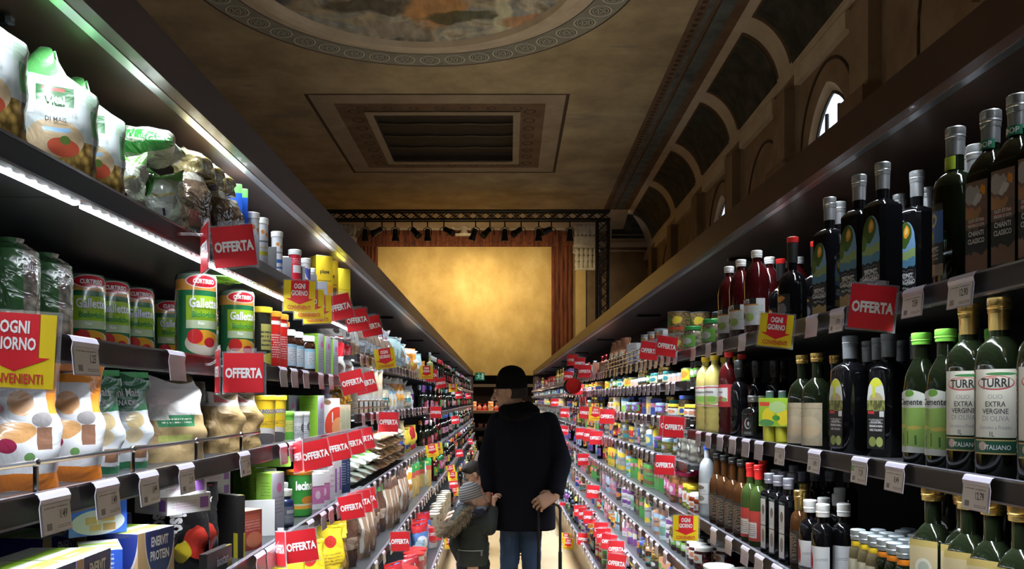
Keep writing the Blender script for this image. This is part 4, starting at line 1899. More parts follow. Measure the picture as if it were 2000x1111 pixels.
# ================================================================ oil side, near bays
P_sea = pm('label_lake_view', (.20, .38, .62), [('b', 0, 1, 0, .16, (.62, .42, .14)), ('b', 0, 1, .16, .46, (.012, .012, .012)), ('t', .1, .9, .20, .42, (.5, .5, .5), 4), ('b', 0, 1, .46, .56, (.10, .26, .42)), ('b', 0, 1, .56, .66, (.30, .42, .16)),
                                                ('e', .3, .86, .5, .16, (.06, .12, .02)), ('e', .05, .70, .22, .10, (.10, .18, .03)), ('e', .52, .88, .14, .07, (.85, .35, .03)), ('e', .52, .88, .07, .035, (.9, .65, .2))], .35, warp=.12)
P_hill = pm('label_brown_hills', (.20, .11, .085), [('b', 0, 1, 0, .20, (.30, .14, .07)), ('b', 0, 1, .20, .52, (.012, .010, .010)), ('e', .5, .56, .9, .10, (.16, .09, .06)), ('e', .2, .66, .5, .07, (.42, .20, .08)),
                                                   ('e', .3, .86, .35, .10, (.40, .37, .38)), ('e', .55, .80, .2, .05, (.62, .60, .60)), ('e', .78, .90, .13, .06, (.80, .30, .03)), ('b', .1, .9, .53, .545, (.5, .05, .05))], .4, warp=.2)
P_bluel = pm('label_blue_orchard', (.012, .014, .016), [('b', 0, 1, .45, .9, (.06, .16, .48)), ('e', .5, .78, .22, .09, (.75, .65, .25)), ('e', .5, .78, .13, .05, (.05, .12, .35)), ('e', .25, .56, .3, .08, (.25, .45, .08)), ('b', 0, 1, .0, .16, (.52, .38, .26)), ('t', .1, .8, .2, .4, (.6, .6, .6), 4)], .35, warp=.05)
P_limen = pm('neck_label_lime', (.40, .55, .04), [('e', .35, .5, .22, .40, (.75, .78, .5)), ('e', .35, .42, .16, .18, (.85, .70, .05))], .4)
P_greenn = pm('neck_label_green', (.02, .22, .12), [('e', .25, .5, .12, .3, (.6, .7, .62))], .4)
P_cream = pm('label_cream_olive', (.66, .63, .54), [('b', 0, 1, .0, .006, (.1, .3, .12)), ('e', .5, .80, .40, .105, (.52, .05, .05)), ('e', .5, .805, .375, .09, (.70, .67, .58)), ('e', .62, .93, .32, .022, (.05, .22, .07)), ('e', .45, .875, .10, .02, (.60, .35, .30)), ('b', .03, .035, 0, .97, (.45, .38, .2)), ('t', .25, .6, .36, .40, (.45, .43, .4), 1)], .45)
P_greenb = pm('label_dark_green_band', (.02, .10, .055), [('b', 0, 1, .9, 1, (.5, .38, .15)), ('b', 0, 1, 0, .1, (.5, .38, .15)), ('e', .22, .55, .10, .3, (.5, .35, .3))], .4)
P_clem = pm('label_leaf_green', (.26, .42, .10), [('b', 0, 1, 0, .10, (.62, .62, .55)), ('b', 0, 1, .72, 1, (.64, .66, .60)), ('e', .5, .95, .10, .06, (.12, .30, .04)), ('e', .3, .42, .12, .03, (.60, .48, .10)), ('e', .6, .40, .16, .03, (.55, .42, .10)), ('b', .3, .34, .13, .30, (.06, .14, .03)), ('b', .45, .48, .13, .34, (.06, .14, .03)), ('b', .62, .66, .13, .28, (.06, .14, .03))], .4, warp=.04)
P_olive = pm('label_olive_jug', (.014, .014, .014), [('b', 0, 1, .54, 1, (.55, .58, .56)), ('e', .5, .66, .42, .13, (.40, .33, .18)), ('b', .3, .46, .72, .95, (.50, .52, .03)), ('e', .5, .93, .35, .06, (.58, .60, .05)), ('n', 0, 1, .54, .68, (.40, .42, .12), 14), ('b', .05, .4, .49, .53, (.6, .05, .05)), ('b', .7, .95, .45, .53, (.65, .65, .65)), ('t', .1, .9, .30, .44, (.4, .4, .4), 3), ('e', .3, .1, .2, .07, (.30, .36, .10)), ('e', .7, .1, .2, .07, (.42, .50, .14))], .4)
P_beige = pm('label_beige_bowl', (.50, .42, .29), [('e', .55, .42, .42, .26, (.58, .48, .32)), ('e', .6, .34, .30, .12, (.66, .50, .30)), ('b', 0, 1, .86, .88, (.35, .28, .18)), ('t', .05, .25, .6, .95, (.2, .18, .12), 4)], .5, grain=.3)
P_pontiw = pm('label_white_grapes', (.66, .66, .66), [('b', .0, .75, .78, 1, (.012, .01, .01)), ('b', .0, .8, .74, .79, (.6, .25, .05)), ('e', .25, .36, .16, .14, (.12, .05, .10)), ('e', .55, .30, .15, .16, (.35, .50, .12)), ('t', .62, .95, .35, .75, (.35, .45, .3), 7)], .45)
P_balsl = pm('label_black_orange', (.015, .013, .013), [('e', .4, .85, .32, .10, (.65, .28, .04)), ('e', .5, .45, .3, .25, (.20, .20, .21)), ('t', .1, .9, .05, .2, (.4, .4, .4), 3)], .4, warp=.2)
P_sq = pm('label_white_strip', (.62, .62, .60), [('b', 0, 1, .45, .47, (.1, .1, .1)), ('e', .5, .78, .3, .10, (.15, .12, .10)), ('e', .5, .25, .3, .14, (.25, .22, .18)), ('t', .1, .9, .55, .7, (.2, .2, .2), 4)], .5)
P_redl = pm('label_red_wrap', (.50, .05, .04), [('b', .1, .8, .1, .62, (.66, .62, .58)), ('t', .15, .75, .15, .55, (.2, .1, .1), 6)], .5)
P_gold2 = pm('label_beige_gold_crest', (.46, .38, .22), [('b', 0, 1, .92, 1, (.42, .32, .10)), ('e', .5, .66, .30, .12, (.55, .55, .48)), ('e', .5, .66, .20, .08, (.35, .38, .32)), ('t', .15, .85, .38, .48, (.45, .12, .10), 2), ('b', .2, .8, .2, .3, (.18, .16, .10))], .5)
P_smd = pm('label_navy_print', (.012, .02, .05), [('t', .12, .9, .2, .9, (.45, .45, .5), 9)], .45)
P_smw = pm('label_herb_sketch', (.52, .49, .40), [('b', 0, 1, .7, 1, (.55, .52, .40)), ('e', .5, .55, .25, .18, (.25, .30, .10)), ('e', .6, .35, .2, .1, (.45, .12, .06)), ('b', 0, 1, .15, .24, (.20, .12, .08)), ('b', .0, .2, 0, 1, (.10, .07, .05))], .5, warp=.15)
P_pep = pm('label_white_red_pepper', (.66, .66, .67), [('e', .22, .62, .14, .34, (.55, .02, .03)), ('e', .35, .5, .07, .30, (.50, .02, .03)), ('t', .5, .95, .5, .6, (.2, .2, .2), 2), ('b', 0, 1, 0, .12, (.10, .09, .10))], .45, warp=.1)
P_grape = pm('label_white_green_grapes', (.66, .66, .62), [('e', .5, .30, .42, .22, (.42, .50, .14)), ('e', .62, .35, .16, .14, (.20, .42, .08)), ('b', 0, 1, .88, .94, (.55, .05, .05)), ('b', 0, 1, .04, .08, (.55, .05, .05))], .45, warp=.1)
P_redw = pm('label_red_white_apple', (.46, .03, .04), [('b', 0, .7, .25, .85, (.66, .64, .62)), ('e', .45, .35, .14, .12, (.5, .1, .08)), ('e', .58, .32, .1, .1, (.2, .35, .1))], .45)

L = lambda n, z0, z1, hw, m, t=(), top=None: (n, z0, z1, hw, m, t, top) if top else (n, z0, z1, hw, m, t)
b_chianti = bottle('oil_bottle', 'tall dark oil bottle with brown hill label', .318, .034, M_oil, M_silv, n=5, sh=.60, neck=.24, nr=.0145, capr=.0175, caph=.032, foil=.03,
                   labels=[L('label', .018, .185, .024, P_hill, [('CHIANTI', .009, M_wink, 0, .088, .66, .02), ('CLASSICO', .009, M_wink, 0, .074, .62, .02), ('OLIO EXTRA', .006, M_wink, 0, .112, .7, .01), ('VERGINE DI OLIVA', .0055, M_wink, 0, .103, .55, .01)]),
                           L('neck_label', .245, .262, .020, P_greenn, [('DOP', .010, M_wink, .002, .2535, .9, .02)])])
b_lime = bottle('oil_bottle', 'round dark oil bottle with lime neck label', .330, .041, M_oil, M_silv, sh=.62, neck=.27, nr=.016, capr=.018, caph=.03, foil=.028,
                labels=[L('label', .03, .175, .028, P_bluel, [('VERGINE', .007, M_wink, 0, .085, .7, .01), ('OLIVA', .007, M_wink, 0, .072, .7, .01)]), L('neck_label', .243, .270, .024, P_limen)])
b_sea = bottle('oil_bottle', 'square dark oil bottle with lake view label', .352, .036, M_blk, M_silv, n=7, sh=.69, neck=.25, nr=.0145, capr=.0172, caph=.03, foil=.035,
               labels=[L('label', .012, .222, .028, P_sea, [('BRUNO', .011, M_wink, 0, .088, .7, .02), ('GARGANO', .011, M_wink, 0, .072, .7, .02)], archtop)])
b_bals = bottle('vinegar_bottle', 'dark balsamic bottle with red cap', .292, .044, M_blk, M_red, sh=.46, neck=.36, nr=.014, capr=.017, caph=.018, foil=.06, labels=[L('label', .02, .11, .032, P_balsl)])
b_bals.parts[2] = ('neck_foil', MB().lathe([(.0152, .210), (.0165, .273)], M_blkp, 18), [])
b_redpet = bottle('vinegar_bottle', 'red wine vinegar bottle with white cap', .315, .044, M_wine, M_white, sh=.62, neck=.13, nr=.015, capr=.019, caph=.026, waist=.06,
                  labels=[L('label', .045, .140, .066, P_pontiw, [('PONTI', .015, M_wink, -.018, .130, .85, .03)])])
b_turri = bottle('oil_bottle', 'big oil bottle with cream oval label', .334, .0415, M_oil, M_goldc, sh=.62, neck=.22, nr=.0165, capr=.0195, caph=.030, foil=.032,
                 labels=[L('label', .075, .200, .040, P_cream, [('TURRI', .0155, M_ink, 0, .1755, .78, .02), ('OLIO', .008, M_grink, 0, .150, .9, 0), ('EXTRA', .0095, M_ink, 0, .1365, .8, .01), ('VERGINE', .0095, M_ink, 0, .1235, .8, .01), ('DI OLIVA', .0095, M_grink, 0, .1105, .8, 0), ('Estratto a Freddo', .007, M_grink, 0, .094, .75, 0), ('1L', .009, M_ink, -.006, .082, .7, .01)]),
                         L('lower_label', .045, .072, .040, P_greenb, [('ITALIANO', .0085, M_wink, .004, .058, .8, .01)])])
b_clem = bottle('oil_bottle', 'green oil bottle with bright green cap', .290, .038, M_oil, M_green, sh=.50, neck=.20, nr=.0165, capr=.020, caph=.026,
                labels=[L('label', .030, .165, .052, P_clem, [('Clemente', .013, M_ink, 0, .140, .78, .02)], archtop)])
b_grey = bottle('oil_bottle', 'rounded dark oil bottle with grey cap', .312, .041, M_blk, M_greyc, n=4, sh=.70, neck=.22, nr=.0165, capr=.0185, caph=.03, foil=.03,
                labels=[L('label', .02, .200, .029, P_olive, [('OLIO EXTRA', .006, M_wink, 0, .088, .7, .01), ('VERGINE DI OLIVA', .006, M_wink, 0, .078, .6, .01), ('100% ITALIANO', .006, M_wink, 0, .068, .7, .01)], archtop)])
b_gold = bottle('oil_bottle', 'bellied dark oil bottle with gold cap', .280, .043, M_oil, M_goldc, sh=.52, neck=.26, nr=.0145, capr=.018, caph=.026, labels=[L('label', .012, .135, .044, P_beige)])
b_tall = bottle('vinegar_bottle', 'tall black bottle with black cap', .295, .033, M_blk, M_blkp, sh=.60, neck=.28, nr=.0145, capr=.0185, caph=.055, foil=.01)
b_small = bottle('vinegar_bottle', 'small black square bottle with silver cap', .158, .031, M_blk, M_silv, n=6, sh=.62, neck=.26, nr=.013, capr=.017, caph=.022,
                 labels=[L('label', .015, .085, .022, pm('label_crescent', (.010, .010, .010), [('e', .5, .62, .30, .28, (.5, .5, .5)), ('e', .55, .64, .24, .24, (.010, .010, .010)), ('e', .56, .62, .10, .11, (.5, .5, .5)), ('t', .15, .85, .06, .2, (.6, .6, .6), 2)], .4))])
M_yliq = mat('pale_yellow_liquid', (.62, .52, .16), .08, coat=.3, noise=.25, nscale=30)
b_ypet = bottle('vinegar_bottle', 'ribbed clear vinegar bottle with yellow cap', .335, .044, M_yliq, M_yel, sh=.66, neck=.12, nr=.0145, capr=.018, caph=.022, ribs=6, labels=[L('label', .115, .205, .064, P_grape, [('condimento', .011, M_ink, 0, .178, .7, .02)])])
b_rpet = bottle('vinegar_bottle', 'dark red vinegar bottle with red cap', .335, .042, M_wine, M_red, sh=.66, neck=.12, nr=.0145, capr=.018, caph=.022, ribs=6, labels=[L('label', .115, .205, .060, P_redw, [('di mele', .010, M_ink, -.012, .175, .7, .02)])])
b_gold2 = bottle('oil_bottle', 'dark oil bottle with beige crest label', .335, .036, M_oil, M_goldc, n=4, sh=.62, neck=.24, nr=.016, capr=.0215, caph=.032, labels=[L('label', .05, .222, .030, P_gold2)])
b_sq = bottle('vinegar_bottle', 'slim square black bottle with clear stopper', .270, .024, M_blk, M_edge, n=8, sh=.74, neck=.20, nr=.014, capr=.0165, caph=.034, labels=[L('label', .02, .185, .014, P_sq)])
b_redcap = bottle('oil_bottle', 'green oil bottle with red cap', .286, .034, mat('green_glass', (.04, .07, .015), .08), M_red, sh=.58, neck=.26, nr=.0135, capr=.0165, caph=.026, foil=.025, labels=[L('label', .02, .125, .036, P_redl)])
P_twig = pm('label_black_twig', (.03, .022, .016), [('e', .4, .5, .3, .4, (.12, .07, .04)), ('t', .1, .9, .1, .9, (.25, .2, .15), 9)], .5, warp=.3)
b_herb = bottle('oil_bottle', 'dark flavoured oil bottle with black cap', .290, .033, M_amber, M_blkp, sh=.55, neck=.30, nr=.0135, capr=.0175, caph=.024, labels=[L('label', .015, .13, .036, P_twig)])
b_water = bottle('vinegar_bottle', 'clear bottle with blue cap', .315, .036, mat('clear_water_plastic', (.40, .43, .45), .06, coat=.5, noise=.4, nscale=18), M_blue, sh=.62, neck=.18, nr=.013, capr=.0155, caph=.020, ribs=5, labels=[L('label', .06, .15, .04, P_sq)])
b_wine = bottle('vinegar_bottle', 'dark bottle with red pepper label', .222, .031, M_blk, M_white, sh=.62, neck=.24, nr=.0135, capr=.018, caph=.036, labels=[L('label', .02, .105, .042, P_pep)])
b_gcap = bottle('vinegar_bottle', 'slender brown bottle with gold cap', .240, .028, M_amber, M_goldc, sh=.60, neck=.26, nr=.014, capr=.017, caph=.03, foil=.03, labels=[L('label', .02, .12, .032, P_twig)])


def smallb(look, band, lab):
    p = bottle('dressing_bottle', look, .190, .0215, M_oil if lab is P_smd else mat('dark_dressing', (.10, .08, .04), .1), mat('steel_blue_cap', (.40, .46, .50), .3, metal=.5), sh=.66, neck=.20, nr=.0135, capr=.0175, caph=.026, labels=[L('label', .015, .118, .026, lab)])
    q = MB()
    q.lathe([(.0158, .148), (.0162, .149), (.0162, .160), (.0158, .161)], band, 18)
    p.parts.append(('neck_band', q, []))
    return p


b_sm1 = smallb('small dressing bottle with orange neck band', M_ora, P_smd)
b_sm2 = smallb('small dressing bottle with yellow neck band', M_yel, P_smw)

for px, sb, yaw in ((1988, .055, 18), (1935, .055, 18), (2045, .055, 15)):
    place(b_chianti, RGT, 0, px, sb=sb, yaw=yaw)
place(b_chianti, RGT, 0, 1905, sb=.15, yaw=18)
place(b_lime, RGT, 0, 1866, sb=.055, yaw=-8)
place(b_lime, RGT, 0, 1897, sb=.155, yaw=-5)
for px, sb, yaw in ((1678, .035, 22), (1724, .07, 20), (1791, .19, 22), (1640, .13, 20), (1612, .08, 20), (1757, .26, 18), (1668, .22, 18), (1812, .30, 15)):
    place(b_sea, RGT, 0, px, sb=sb, yaw=yaw)
for px, sb, yaw in ((1548, .06, 20), (1594, .17, 20), (1525, .17, 10)):
    place(b_bals, RGT, 0, px, sb=sb, yaw=yaw)
for px, sb in ((1478, .055), (1447, .055), (1424, .055), (1503, .16), (1527, .24), (1560, .27)):
    place(b_redpet, RGT, 0, px, sb=sb, yaw=28)
# second shelf
for px, sb, yaw in ((1952, .055, 50), (1893, .055, 46), (2040, .055, 50)):
    place(b_turri, RGT, 1, px, sb=sb, yaw=yaw)
for px, sb in ((1847, .055), (1800, .055), (1893, .16), (1945, .16)):
    place(b_clem, RGT, 1, px, sb=sb, yaw=24)
for px, sb, yaw in ((1660, .06, 12), (1736, .13, 20), (1717, .17, 20), (1697, .20, 20), (1770, .22, 18), (1752, .27, 18), (1800, .27, 10)):
    place(b_grey, RGT, 1, px, sb=sb, yaw=yaw)
for px, sb in ((1596, .06), (1567, .06), (1632, .17), (1600, .17)):
    place(b_gold, RGT, 1, px, sb=sb, yaw=30)
place(b_small, RGT, 1, 1470, sb=.05, yaw=40)
place(b_small, RGT, 1, 1487, sb=.12, yaw=40)
for px, sb in ((1444, .06), (1479, .14), (1498, .17), (1516, .22), (1530, .27)):
    place(b_tall, RGT, 1, px, sb=sb)
for px, sb in ((1378, .06), (1396, .06), (1415, .16), (1432, .17)):
    place(b_ypet, RGT, 1, px, sb=sb, yaw=35)
for px, sb in ((1424, .06), (1449, .16)):
    place(b_rpet, RGT, 1, px, sb=sb, yaw=35)
# lemon juice in a card sleeve
m_lj = mat('lemon_juice', (.62, .58, .05), .15, coat=.4)
P_lem = pm('lemon_card', (.34, .55, .04), [('e', .25, .35, .16, .30, (.82, .66, .03)), ('e', .62, .33, .15, .30, (.80, .64, .03)), ('e', .48, .68, .22, .20, (.42, .60, .25)), ('e', .45, .3, .1, .1, (.06, .30, .05)), ('b', .02, .28, .72, .86, (.65, .06, .04)), ('b', .78, .98, .70, .84, (.65, .06, .04)), ('e', .2, .12, .2, .12, (.10, .30, .10))], .4, coat=.3, warp=.06)
jp = []
for x in (-.048, 0, .048):
    g = MB()
    g.lathe([(.018, 0), (.022, .004), (.023, .05), (.020, .06), (.023, .07), (.022, .11), (.012, .135), (.011, .15)], m_lj, 18, mx=Matrix.Translation((x, 0, 0)))
    q = MB()
    q.lathe([(.0125, .148), (.013, .149), (.013, .172), (.011, .174), (.001, .174)], M_greyc, 14, mx=Matrix.Translation((x, 0, 0)))
    jp.append(('bottle', g, [('cap', q)]))
q = MB()
q.box(-.074, .074, -.0255, -.0245, .055, .150, P_lem)
q.box(-.074, .074, -.0245, .0245, .149, .150, M_gdk)
q.box(-.074, .074, .0245, .0255, .055, .150, P_lem)
jp.append(('sleeve', q))
j_lem = Proto('lemon_juice_pack', jp, 'lemon juice bottles in a lime card sleeve', 'bottle pack')
place(j_lem, RGT, 1, 1528, sb=.055, yaw=38)
# third shelf
for px, sb in ((1822, .06), (1856, .06), (1893, .06), (1940, .06), (1996, .06), (1850, .16), (1900, .16), (1962, .16), (2030, .16), (2050, .06)):
    place(b_gold2, RGT, 2, px, sb=sb, yaw=34)
yr = F * .92 / (1792 - CX)
for a in range(6):
    for r_ in range(4):
        place(b_sm1 if (a * 3 + r_) % 5 in (0, 1, 3) and a < 4 else b_sm2, RGT, 2, y=yr + .03 + a * .049, sb=.045 + r_ * .052, yaw=45 if a < 3 else 20)
for px, sb in ((1582, .05), (1609, .12), (1637, .20), (1607, .05), (1648, .12), (1640, .28)):
    place(b_wine, RGT, 2, px, sb=sb, yaw=28)
for px, sb in ((1562, .06), (1572, .15)):
    place(b_gcap, RGT, 2, px, sb=sb)
for px, sb in ((1503, .05), (1520, .05), (1540, .05), (1530, .12), (1548, .13), (1566, .18), (1585, .22), (1604, .25), (1622, .27), (1640, .30), (1550, .25), (1515, .12)):
    place(b_sq, RGT, 2, px, sb=sb, yaw=15)
for px, sb in ((1482, .05), (1466, .05), (1490, .14)):
    place(b_redcap, RGT, 2, px, sb=sb, yaw=25)
for px, sb in ((1401, .05), (1415, .05), (1432, .05), (1449, .05), (1425, .14), (1440, .14), (1458, .14)):
    place(b_herb, RGT, 2, px, sb=sb, yaw=20)
place(b_water, RGT, 2, 1381, sb=.05, yaw=20)
place(b_water, RGT, 2, 1392, sb=.14, yaw=20)
# fourth shelf, only its far stretch shows
P_bcan = pm('blue_drum_print', (.03, .10, .50), [('e', .5, .3, .5, .35, (.02, .05, .22)), ('b', 0, 1, .85, .95, (.6, .62, .68))], .3, coat=.3)
pot_b = pot('cleaning_tub', 'round blue tub', .24, .062, P_bcan, M_white)
b_deta = bottle('detergent_bottle', 'green bottle with yellow spout cap', .25, .04, mat('green_soap_plastic', (.03, .38, .12), .25, coat=.4), M_yel, sh=.70, neck=.18, nr=.014, capr=.015, caph=.04)
b_dety = bottle('detergent_bottle', 'yellow bottle with yellow spout cap', .25, .04, M_yel, M_yel, sh=.70, neck=.18, nr=.014, capr=.015, caph=.04)
for px, sb in ((1404, .07), (1432, .15)):
    place(pot_b, RGT, 3, px, sb=sb)
for px, sb in ((1436, .05), (1455, .05), (1474, .05)):
    place(b_deta, RGT, 3, px, sb=sb)
for px, sb in ((1500, .05), (1525, .05), (1560, .06), (1600, .06)):
    place(b_dety, RGT, 3, px, sb=sb)

# ================================================================ snack side, near bays
P_vital = pm('cracker_bag_print', (.50, .56, .53), [('b', 0, 1, .82, 1, (.10, .38, .10)), ('b', 0, .12, .42, .82, (.16, .42, .16)), ('b', .88, 1, .42, .82, (.14, .42, .14)), ('b', 0, 1, .60, .82, (.42, .56, .44)), ('b', .17, .83, .36, .80, (.55, .60, .60)), ('n', 0, 1, 0, .36, (.74, .46, .12), 17),
                                                     ('e', .50, .36, .30, .13, (.62, .46, .28)), ('e', .58, .30, .17, .065, (.58, .10, .05)), ('e', .60, .35, .06, .03, (.14, .22, .05)), ('b', .36, .66, .40, .43, (.30, .50, .72)), ('b', .30, .70, .60, .75, (.02, .13, .03)), ('b', .36, .6, .715, .74, (.55, .05, .03))], .3, coat=.35, warp=.03, crinkle=.25)
g_vital = bag('cracker_bag', 'plump cracker bag with green top', .140, .085, .248, P_vital, 'seal',
              [('Vital', .015, M_wink, 0, .161, .80, .03), ('MINI GALLETTE', .0085, M_grink, 0, .135, .80, 0), ('DI MAIS', .0085, M_ink, 0, .120, .80, .01)], seed=3, topm=M_gdk, base=.94, slant=.34)
for px, sb, yaw in ((-50, .10, 56), (106, .10, 60), (168, .12, 58)):
    place(g_vital, LFT, 0, px, sb=sb, yaw=yaw)
P_cgrn = pm('rice_cake_wrap', (.46, .52, .38), [('b', 0, 1, .86, 1, (.16, .42, .08)), ('b', 0, 1, 0, .12, (.05, .30, .06)), ('e', .5, .55, .34, .30, (.60, .64, .56)), ('e', .12, .8, .2, .2, (.14, .42, .10)), ('b', .55, .62, .32, .42, (.05, .05, .12)), ('b', .25, .85, .60, .63, (.55, .46, .18))], .18, coat=1, warp=.1, crinkle=.9, cscale=22)
g_rc = bag('rice_cake_pack', 'upright clear and green rice cake pack', .078, .075, .150, P_cgrn, 'pillow', seed=5)
g_rct = bag('rice_cake_pack', 'rice cake pack lying across two others', .150, .078, .135, P_cgrn, 'pillow', seed=6)
P_cbr = pm('brown_clear_wrap', (.10, .065, .045), [('b', 0, 1, .9, 1, (.35, .33, .28)), ('b', .1, .5, .3, .5, (.25, .10, .08)), ('t', .1, .9, .1, .3, (.3, .3, .3), 3)], .14, coat=1, crinkle=1, cscale=16, grain=.5, gcol=(.22, .16, .10))
g_br = bag('bread_pack', 'dark crispbread pack in glossy clear film', .082, .062, .190, P_cbr, 'fold', seed=8, crumple=.003)
P_ylw = pm('amber_clear_wrap', (.28, .22, .10), [('b', .2, .8, .2, .5, (.35, .36, .25)), ('e', .5, .7, .2, .12, (.45, .36, .08))], .14, coat=1, crinkle=1, cscale=18, grain=.5, gcol=(.45, .38, .20))
g_yl = bag('bread_pack', 'amber crispbread pack lying on the dark packs', .084, .075, .062, P_ylw, 'fold', seed=9, crumple=.003)
for px, sb in ((252, .06), (320, .075), (290, .16), (345, .17)):
    place(g_rc, LFT, 0, px, sb=sb, yaw=78)
place(g_rct, LFT, 0, 262, sb=.09, yaw=80, z=1.905 + .153 + .035, tilt=-88)
for px in (372, 393, 412, 429):
    place(g_br, LFT, 0, px, sb=.06, yaw=25)
for px in (376, 398, 418):
    place(g_yl, LFT, 0, px, sb=.085, yaw=10, z=1.905 + .194)
P_bl = pm('blue_pack_print', (.02, .10, .52), [('b', 0, 1, .9, 1, (.15, .5, .12)), ('b', .2, .9, .05, .5, (.62, .62, .52)), ('t', .25, .85, .12, .45, (.3, .35, .4), 6), ('e', .5, .56, .4, .05, (.10, .30, .6))], .3, coat=.5)
c_bl = carton('biscuit_box', 'tall bright blue biscuit box', .085, .05, .250, P_bl, M_white, [('ette', .018, M_wink, .01, .180, .8, .03)])
place(c_bl, LFT, 0, 455, sb=.05, yaw=66)
place(c_bl, LFT, 0, 441, sb=.05, yaw=66)


def tube_(name, look, h, r, printm, capm):
    m = MB()
    m.lathe([(r, 0), (r, h - .018)], printm, 20)
    c = MB()
    c.lathe([(r, h - .019), (r * 1.1, h - .017), (r * 1.1, h - .001), (r * 1.02, h), (.001, h)], capm, 20)
    return Proto(name, [('tube', m), ('cap', c)], look, 'tube')


P_t1 = pm('tube_white_yellow', (.72, .72, .72), [('b', 0, 1, .25, .34, (.75, .65, .05)), ('b', 0, 1, .42, .44, (.6, .5, .1)), ('e', .42, .80, .05, .05, (.75, .25, .04)), ('e', .55, .74, .05, .05, (.75, .28, .05)), ('b', .3, .7, .56, .60, (.2, .2, .25))], .3, coat=.3)
P_t2 = pm('tube_white_blue', (.70, .71, .73), [('b', 0, 1, .30, .40, (.05, .14, .50)), ('b', 0, 1, .15, .2, (.05, .14, .50)), ('e', .42, .80, .05, .05, (.75, .25, .04)), ('e', .55, .74, .05, .05, (.75, .28, .05)), ('b', .3, .7, .56, .60, (.2, .2, .25))], .3, coat=.3)
P_t3 = pm('tube_red', (.62, .02, .04), [('b', .35, .6, .4, .65, (.72, .7, .7)), ('b', 0, 1, .1, .16, (.3, .0, .0)), ('t', .2, .8, .7, .9, (.7, .5, .5), 3)], .3, coat=.3)
P_t4 = pm('tube_white_red', (.72, .72, .72), [('b', 0, .5, 0, .4, (.6, .03, .05)), ('e', .6, .6, .2, .2, (.10, .12, .45)), ('e', .4, .75, .1, .1, (.10, .12, .45))], .3, coat=.3, warp=.2)
P_t5 = pm('tube_sky_blue', (.05, .30, .62), [('b', 0, 1, .6, .7, (.7, .7, .7))], .3)
tb1, tb2 = tube_('vitamin_tube', 'white and yellow vitamin tube', .145, .0175, P_t1, M_white), tube_('vitamin_tube', 'white and blue vitamin tube', .138, .0175, P_t2, M_white)
tb3, tb4, tb5 = tube_('vitamin_tube', 'red vitamin tube with white cap', .125, .021, P_t3, M_white), tube_('vitamin_tube', 'white and red vitamin tube', .120, .018, P_t4, M_white), tube_('vitamin_tube', 'blue vitamin tube', .105, .0175, P_t5, M_white)
for p_, px, sb in ((tb1, 484, .05), (tb1, 512, .04), (tb1, 492, .11), (tb2, 541, .04), (tb5, 527, .10), (tb5, 556, .09), (tb3, 576, .045), (tb3, 584, .10), (tb4, 597, .04), (tb4, 606, .08)):
    place(p_, LFT, 0, px, sb=sb, yaw=40, dz=.046)
P_ybx = pm('yellow_box_print', (.80, .55, .03), [('b', 0, 1, 0, .38, (.78, .36, .03)), ('b', .1, .9, .46, .48, (.3, .2, .02))], .35, coat=.2)
c_y1 = carton('supplement_box', 'yellow and orange supplement box', .075, .085, .195, P_ybx, M_white, [('plase', .016, M_ink, 0, .130, .9, .02)], sidetexts=[('plase', .014, M_ink, 0, .130, .9, .02)])
P_ybx2 = pm('lemon_box_print', (.78, .62, .04), [('b', 0, 1, .52, .54, (.55, .4, .02)), ('b', .1, .4, .3, .4, (.3, .3, .25)), ('b', .6, 1, 0, .3, (.25, .25, .35))], .35, coat=.2)
c_y2 = carton('supplement_box', 'lemon yellow supplement box', .07, .08, .205, P_ybx2, P_ybx2)
place(c_y1, LFT, 0, 626, sb=.06, yaw=55, dz=.046)
place(c_y1, LFT, 0, 637, sb=.06, yaw=55, dz=.046)
place(c_y2, LFT, 0, 663, sb=.06, yaw=50, dz=.046)
# grey divider tray that holds the tubes
tr_ = MB()
M_gcard = mat('grey_card', (.34, .35, .38), .5)
ya, yb = F * .70 / (974 - 495), F * .70 / (974 - 650)
tr_.box(.0, .30, 0, yb - ya, 0, .045, M_gcard)
for k in range(7):
    y = (yb - ya) * k / 6
    tr_.add([(0, y, .045), (.30, y, .045), (.30, y, .115), (.03, y, .115), (0, y, .065), (0, y + .003, .045), (.30, y + .003, .045), (.30, y + .003, .115), (.03, y + .003, .115), (0, y + .003, .065)],
            [[0, 1, 2, 3, 4], [9, 8, 7, 6, 5], [0, 5, 6, 1], [1, 6, 7, 2], [2, 7, 8, 3], [3, 8, 9, 4], [4, 9, 5, 0]], M_gcard)
o = obj('divider_tray', tr_.build('divider_tray', False), loc=(-.985, ya, 1.9056))
o.scale = (1, 1, 1)
later(o, 'grey divider tray holding the vitamin tubes', 'tray', 'snack side top shelf', ya)

# second shelf: rice cake rolls
P_curt = pm('rice_cake_roll_print', (.02, .16, .06), [('b', 0, 1, .78, .90, (.62, .28, .06)), ('b', 0, 1, .9, 1, (.12, .16, .12)), ('b', .36, .64, .36, .72, (.36, .58, .03)), ('b', .36, .64, .36, .45, (.55, .65, .40)), ('e', .5, .88, .145, .075, (.62, .60, .58)), ('e', .5, .88, .135, .066, (.58, .02, .03)), ('e', .52, .20, .17, .135, (.60, .52, .42)), ('e', .50, .26, .12, .085, (.72, .34, .03)), ('e', .43, .27, .06, .08, (.62, .03, .03)), ('e', .55, .21, .05, .055, (.5, .02, .03))], .22, coat=.9)
roll = MB()
roll.lathe([(.018, .002), (.046, 0), (.0495, .006), (.0485, .03), (.0495, .06), (.0485, .10), (.0495, .14), (.0485, .18), (.049, .205), (.046, .214), (.03, .220), (.02, .222)], P_curt, 30)
rt = MB()
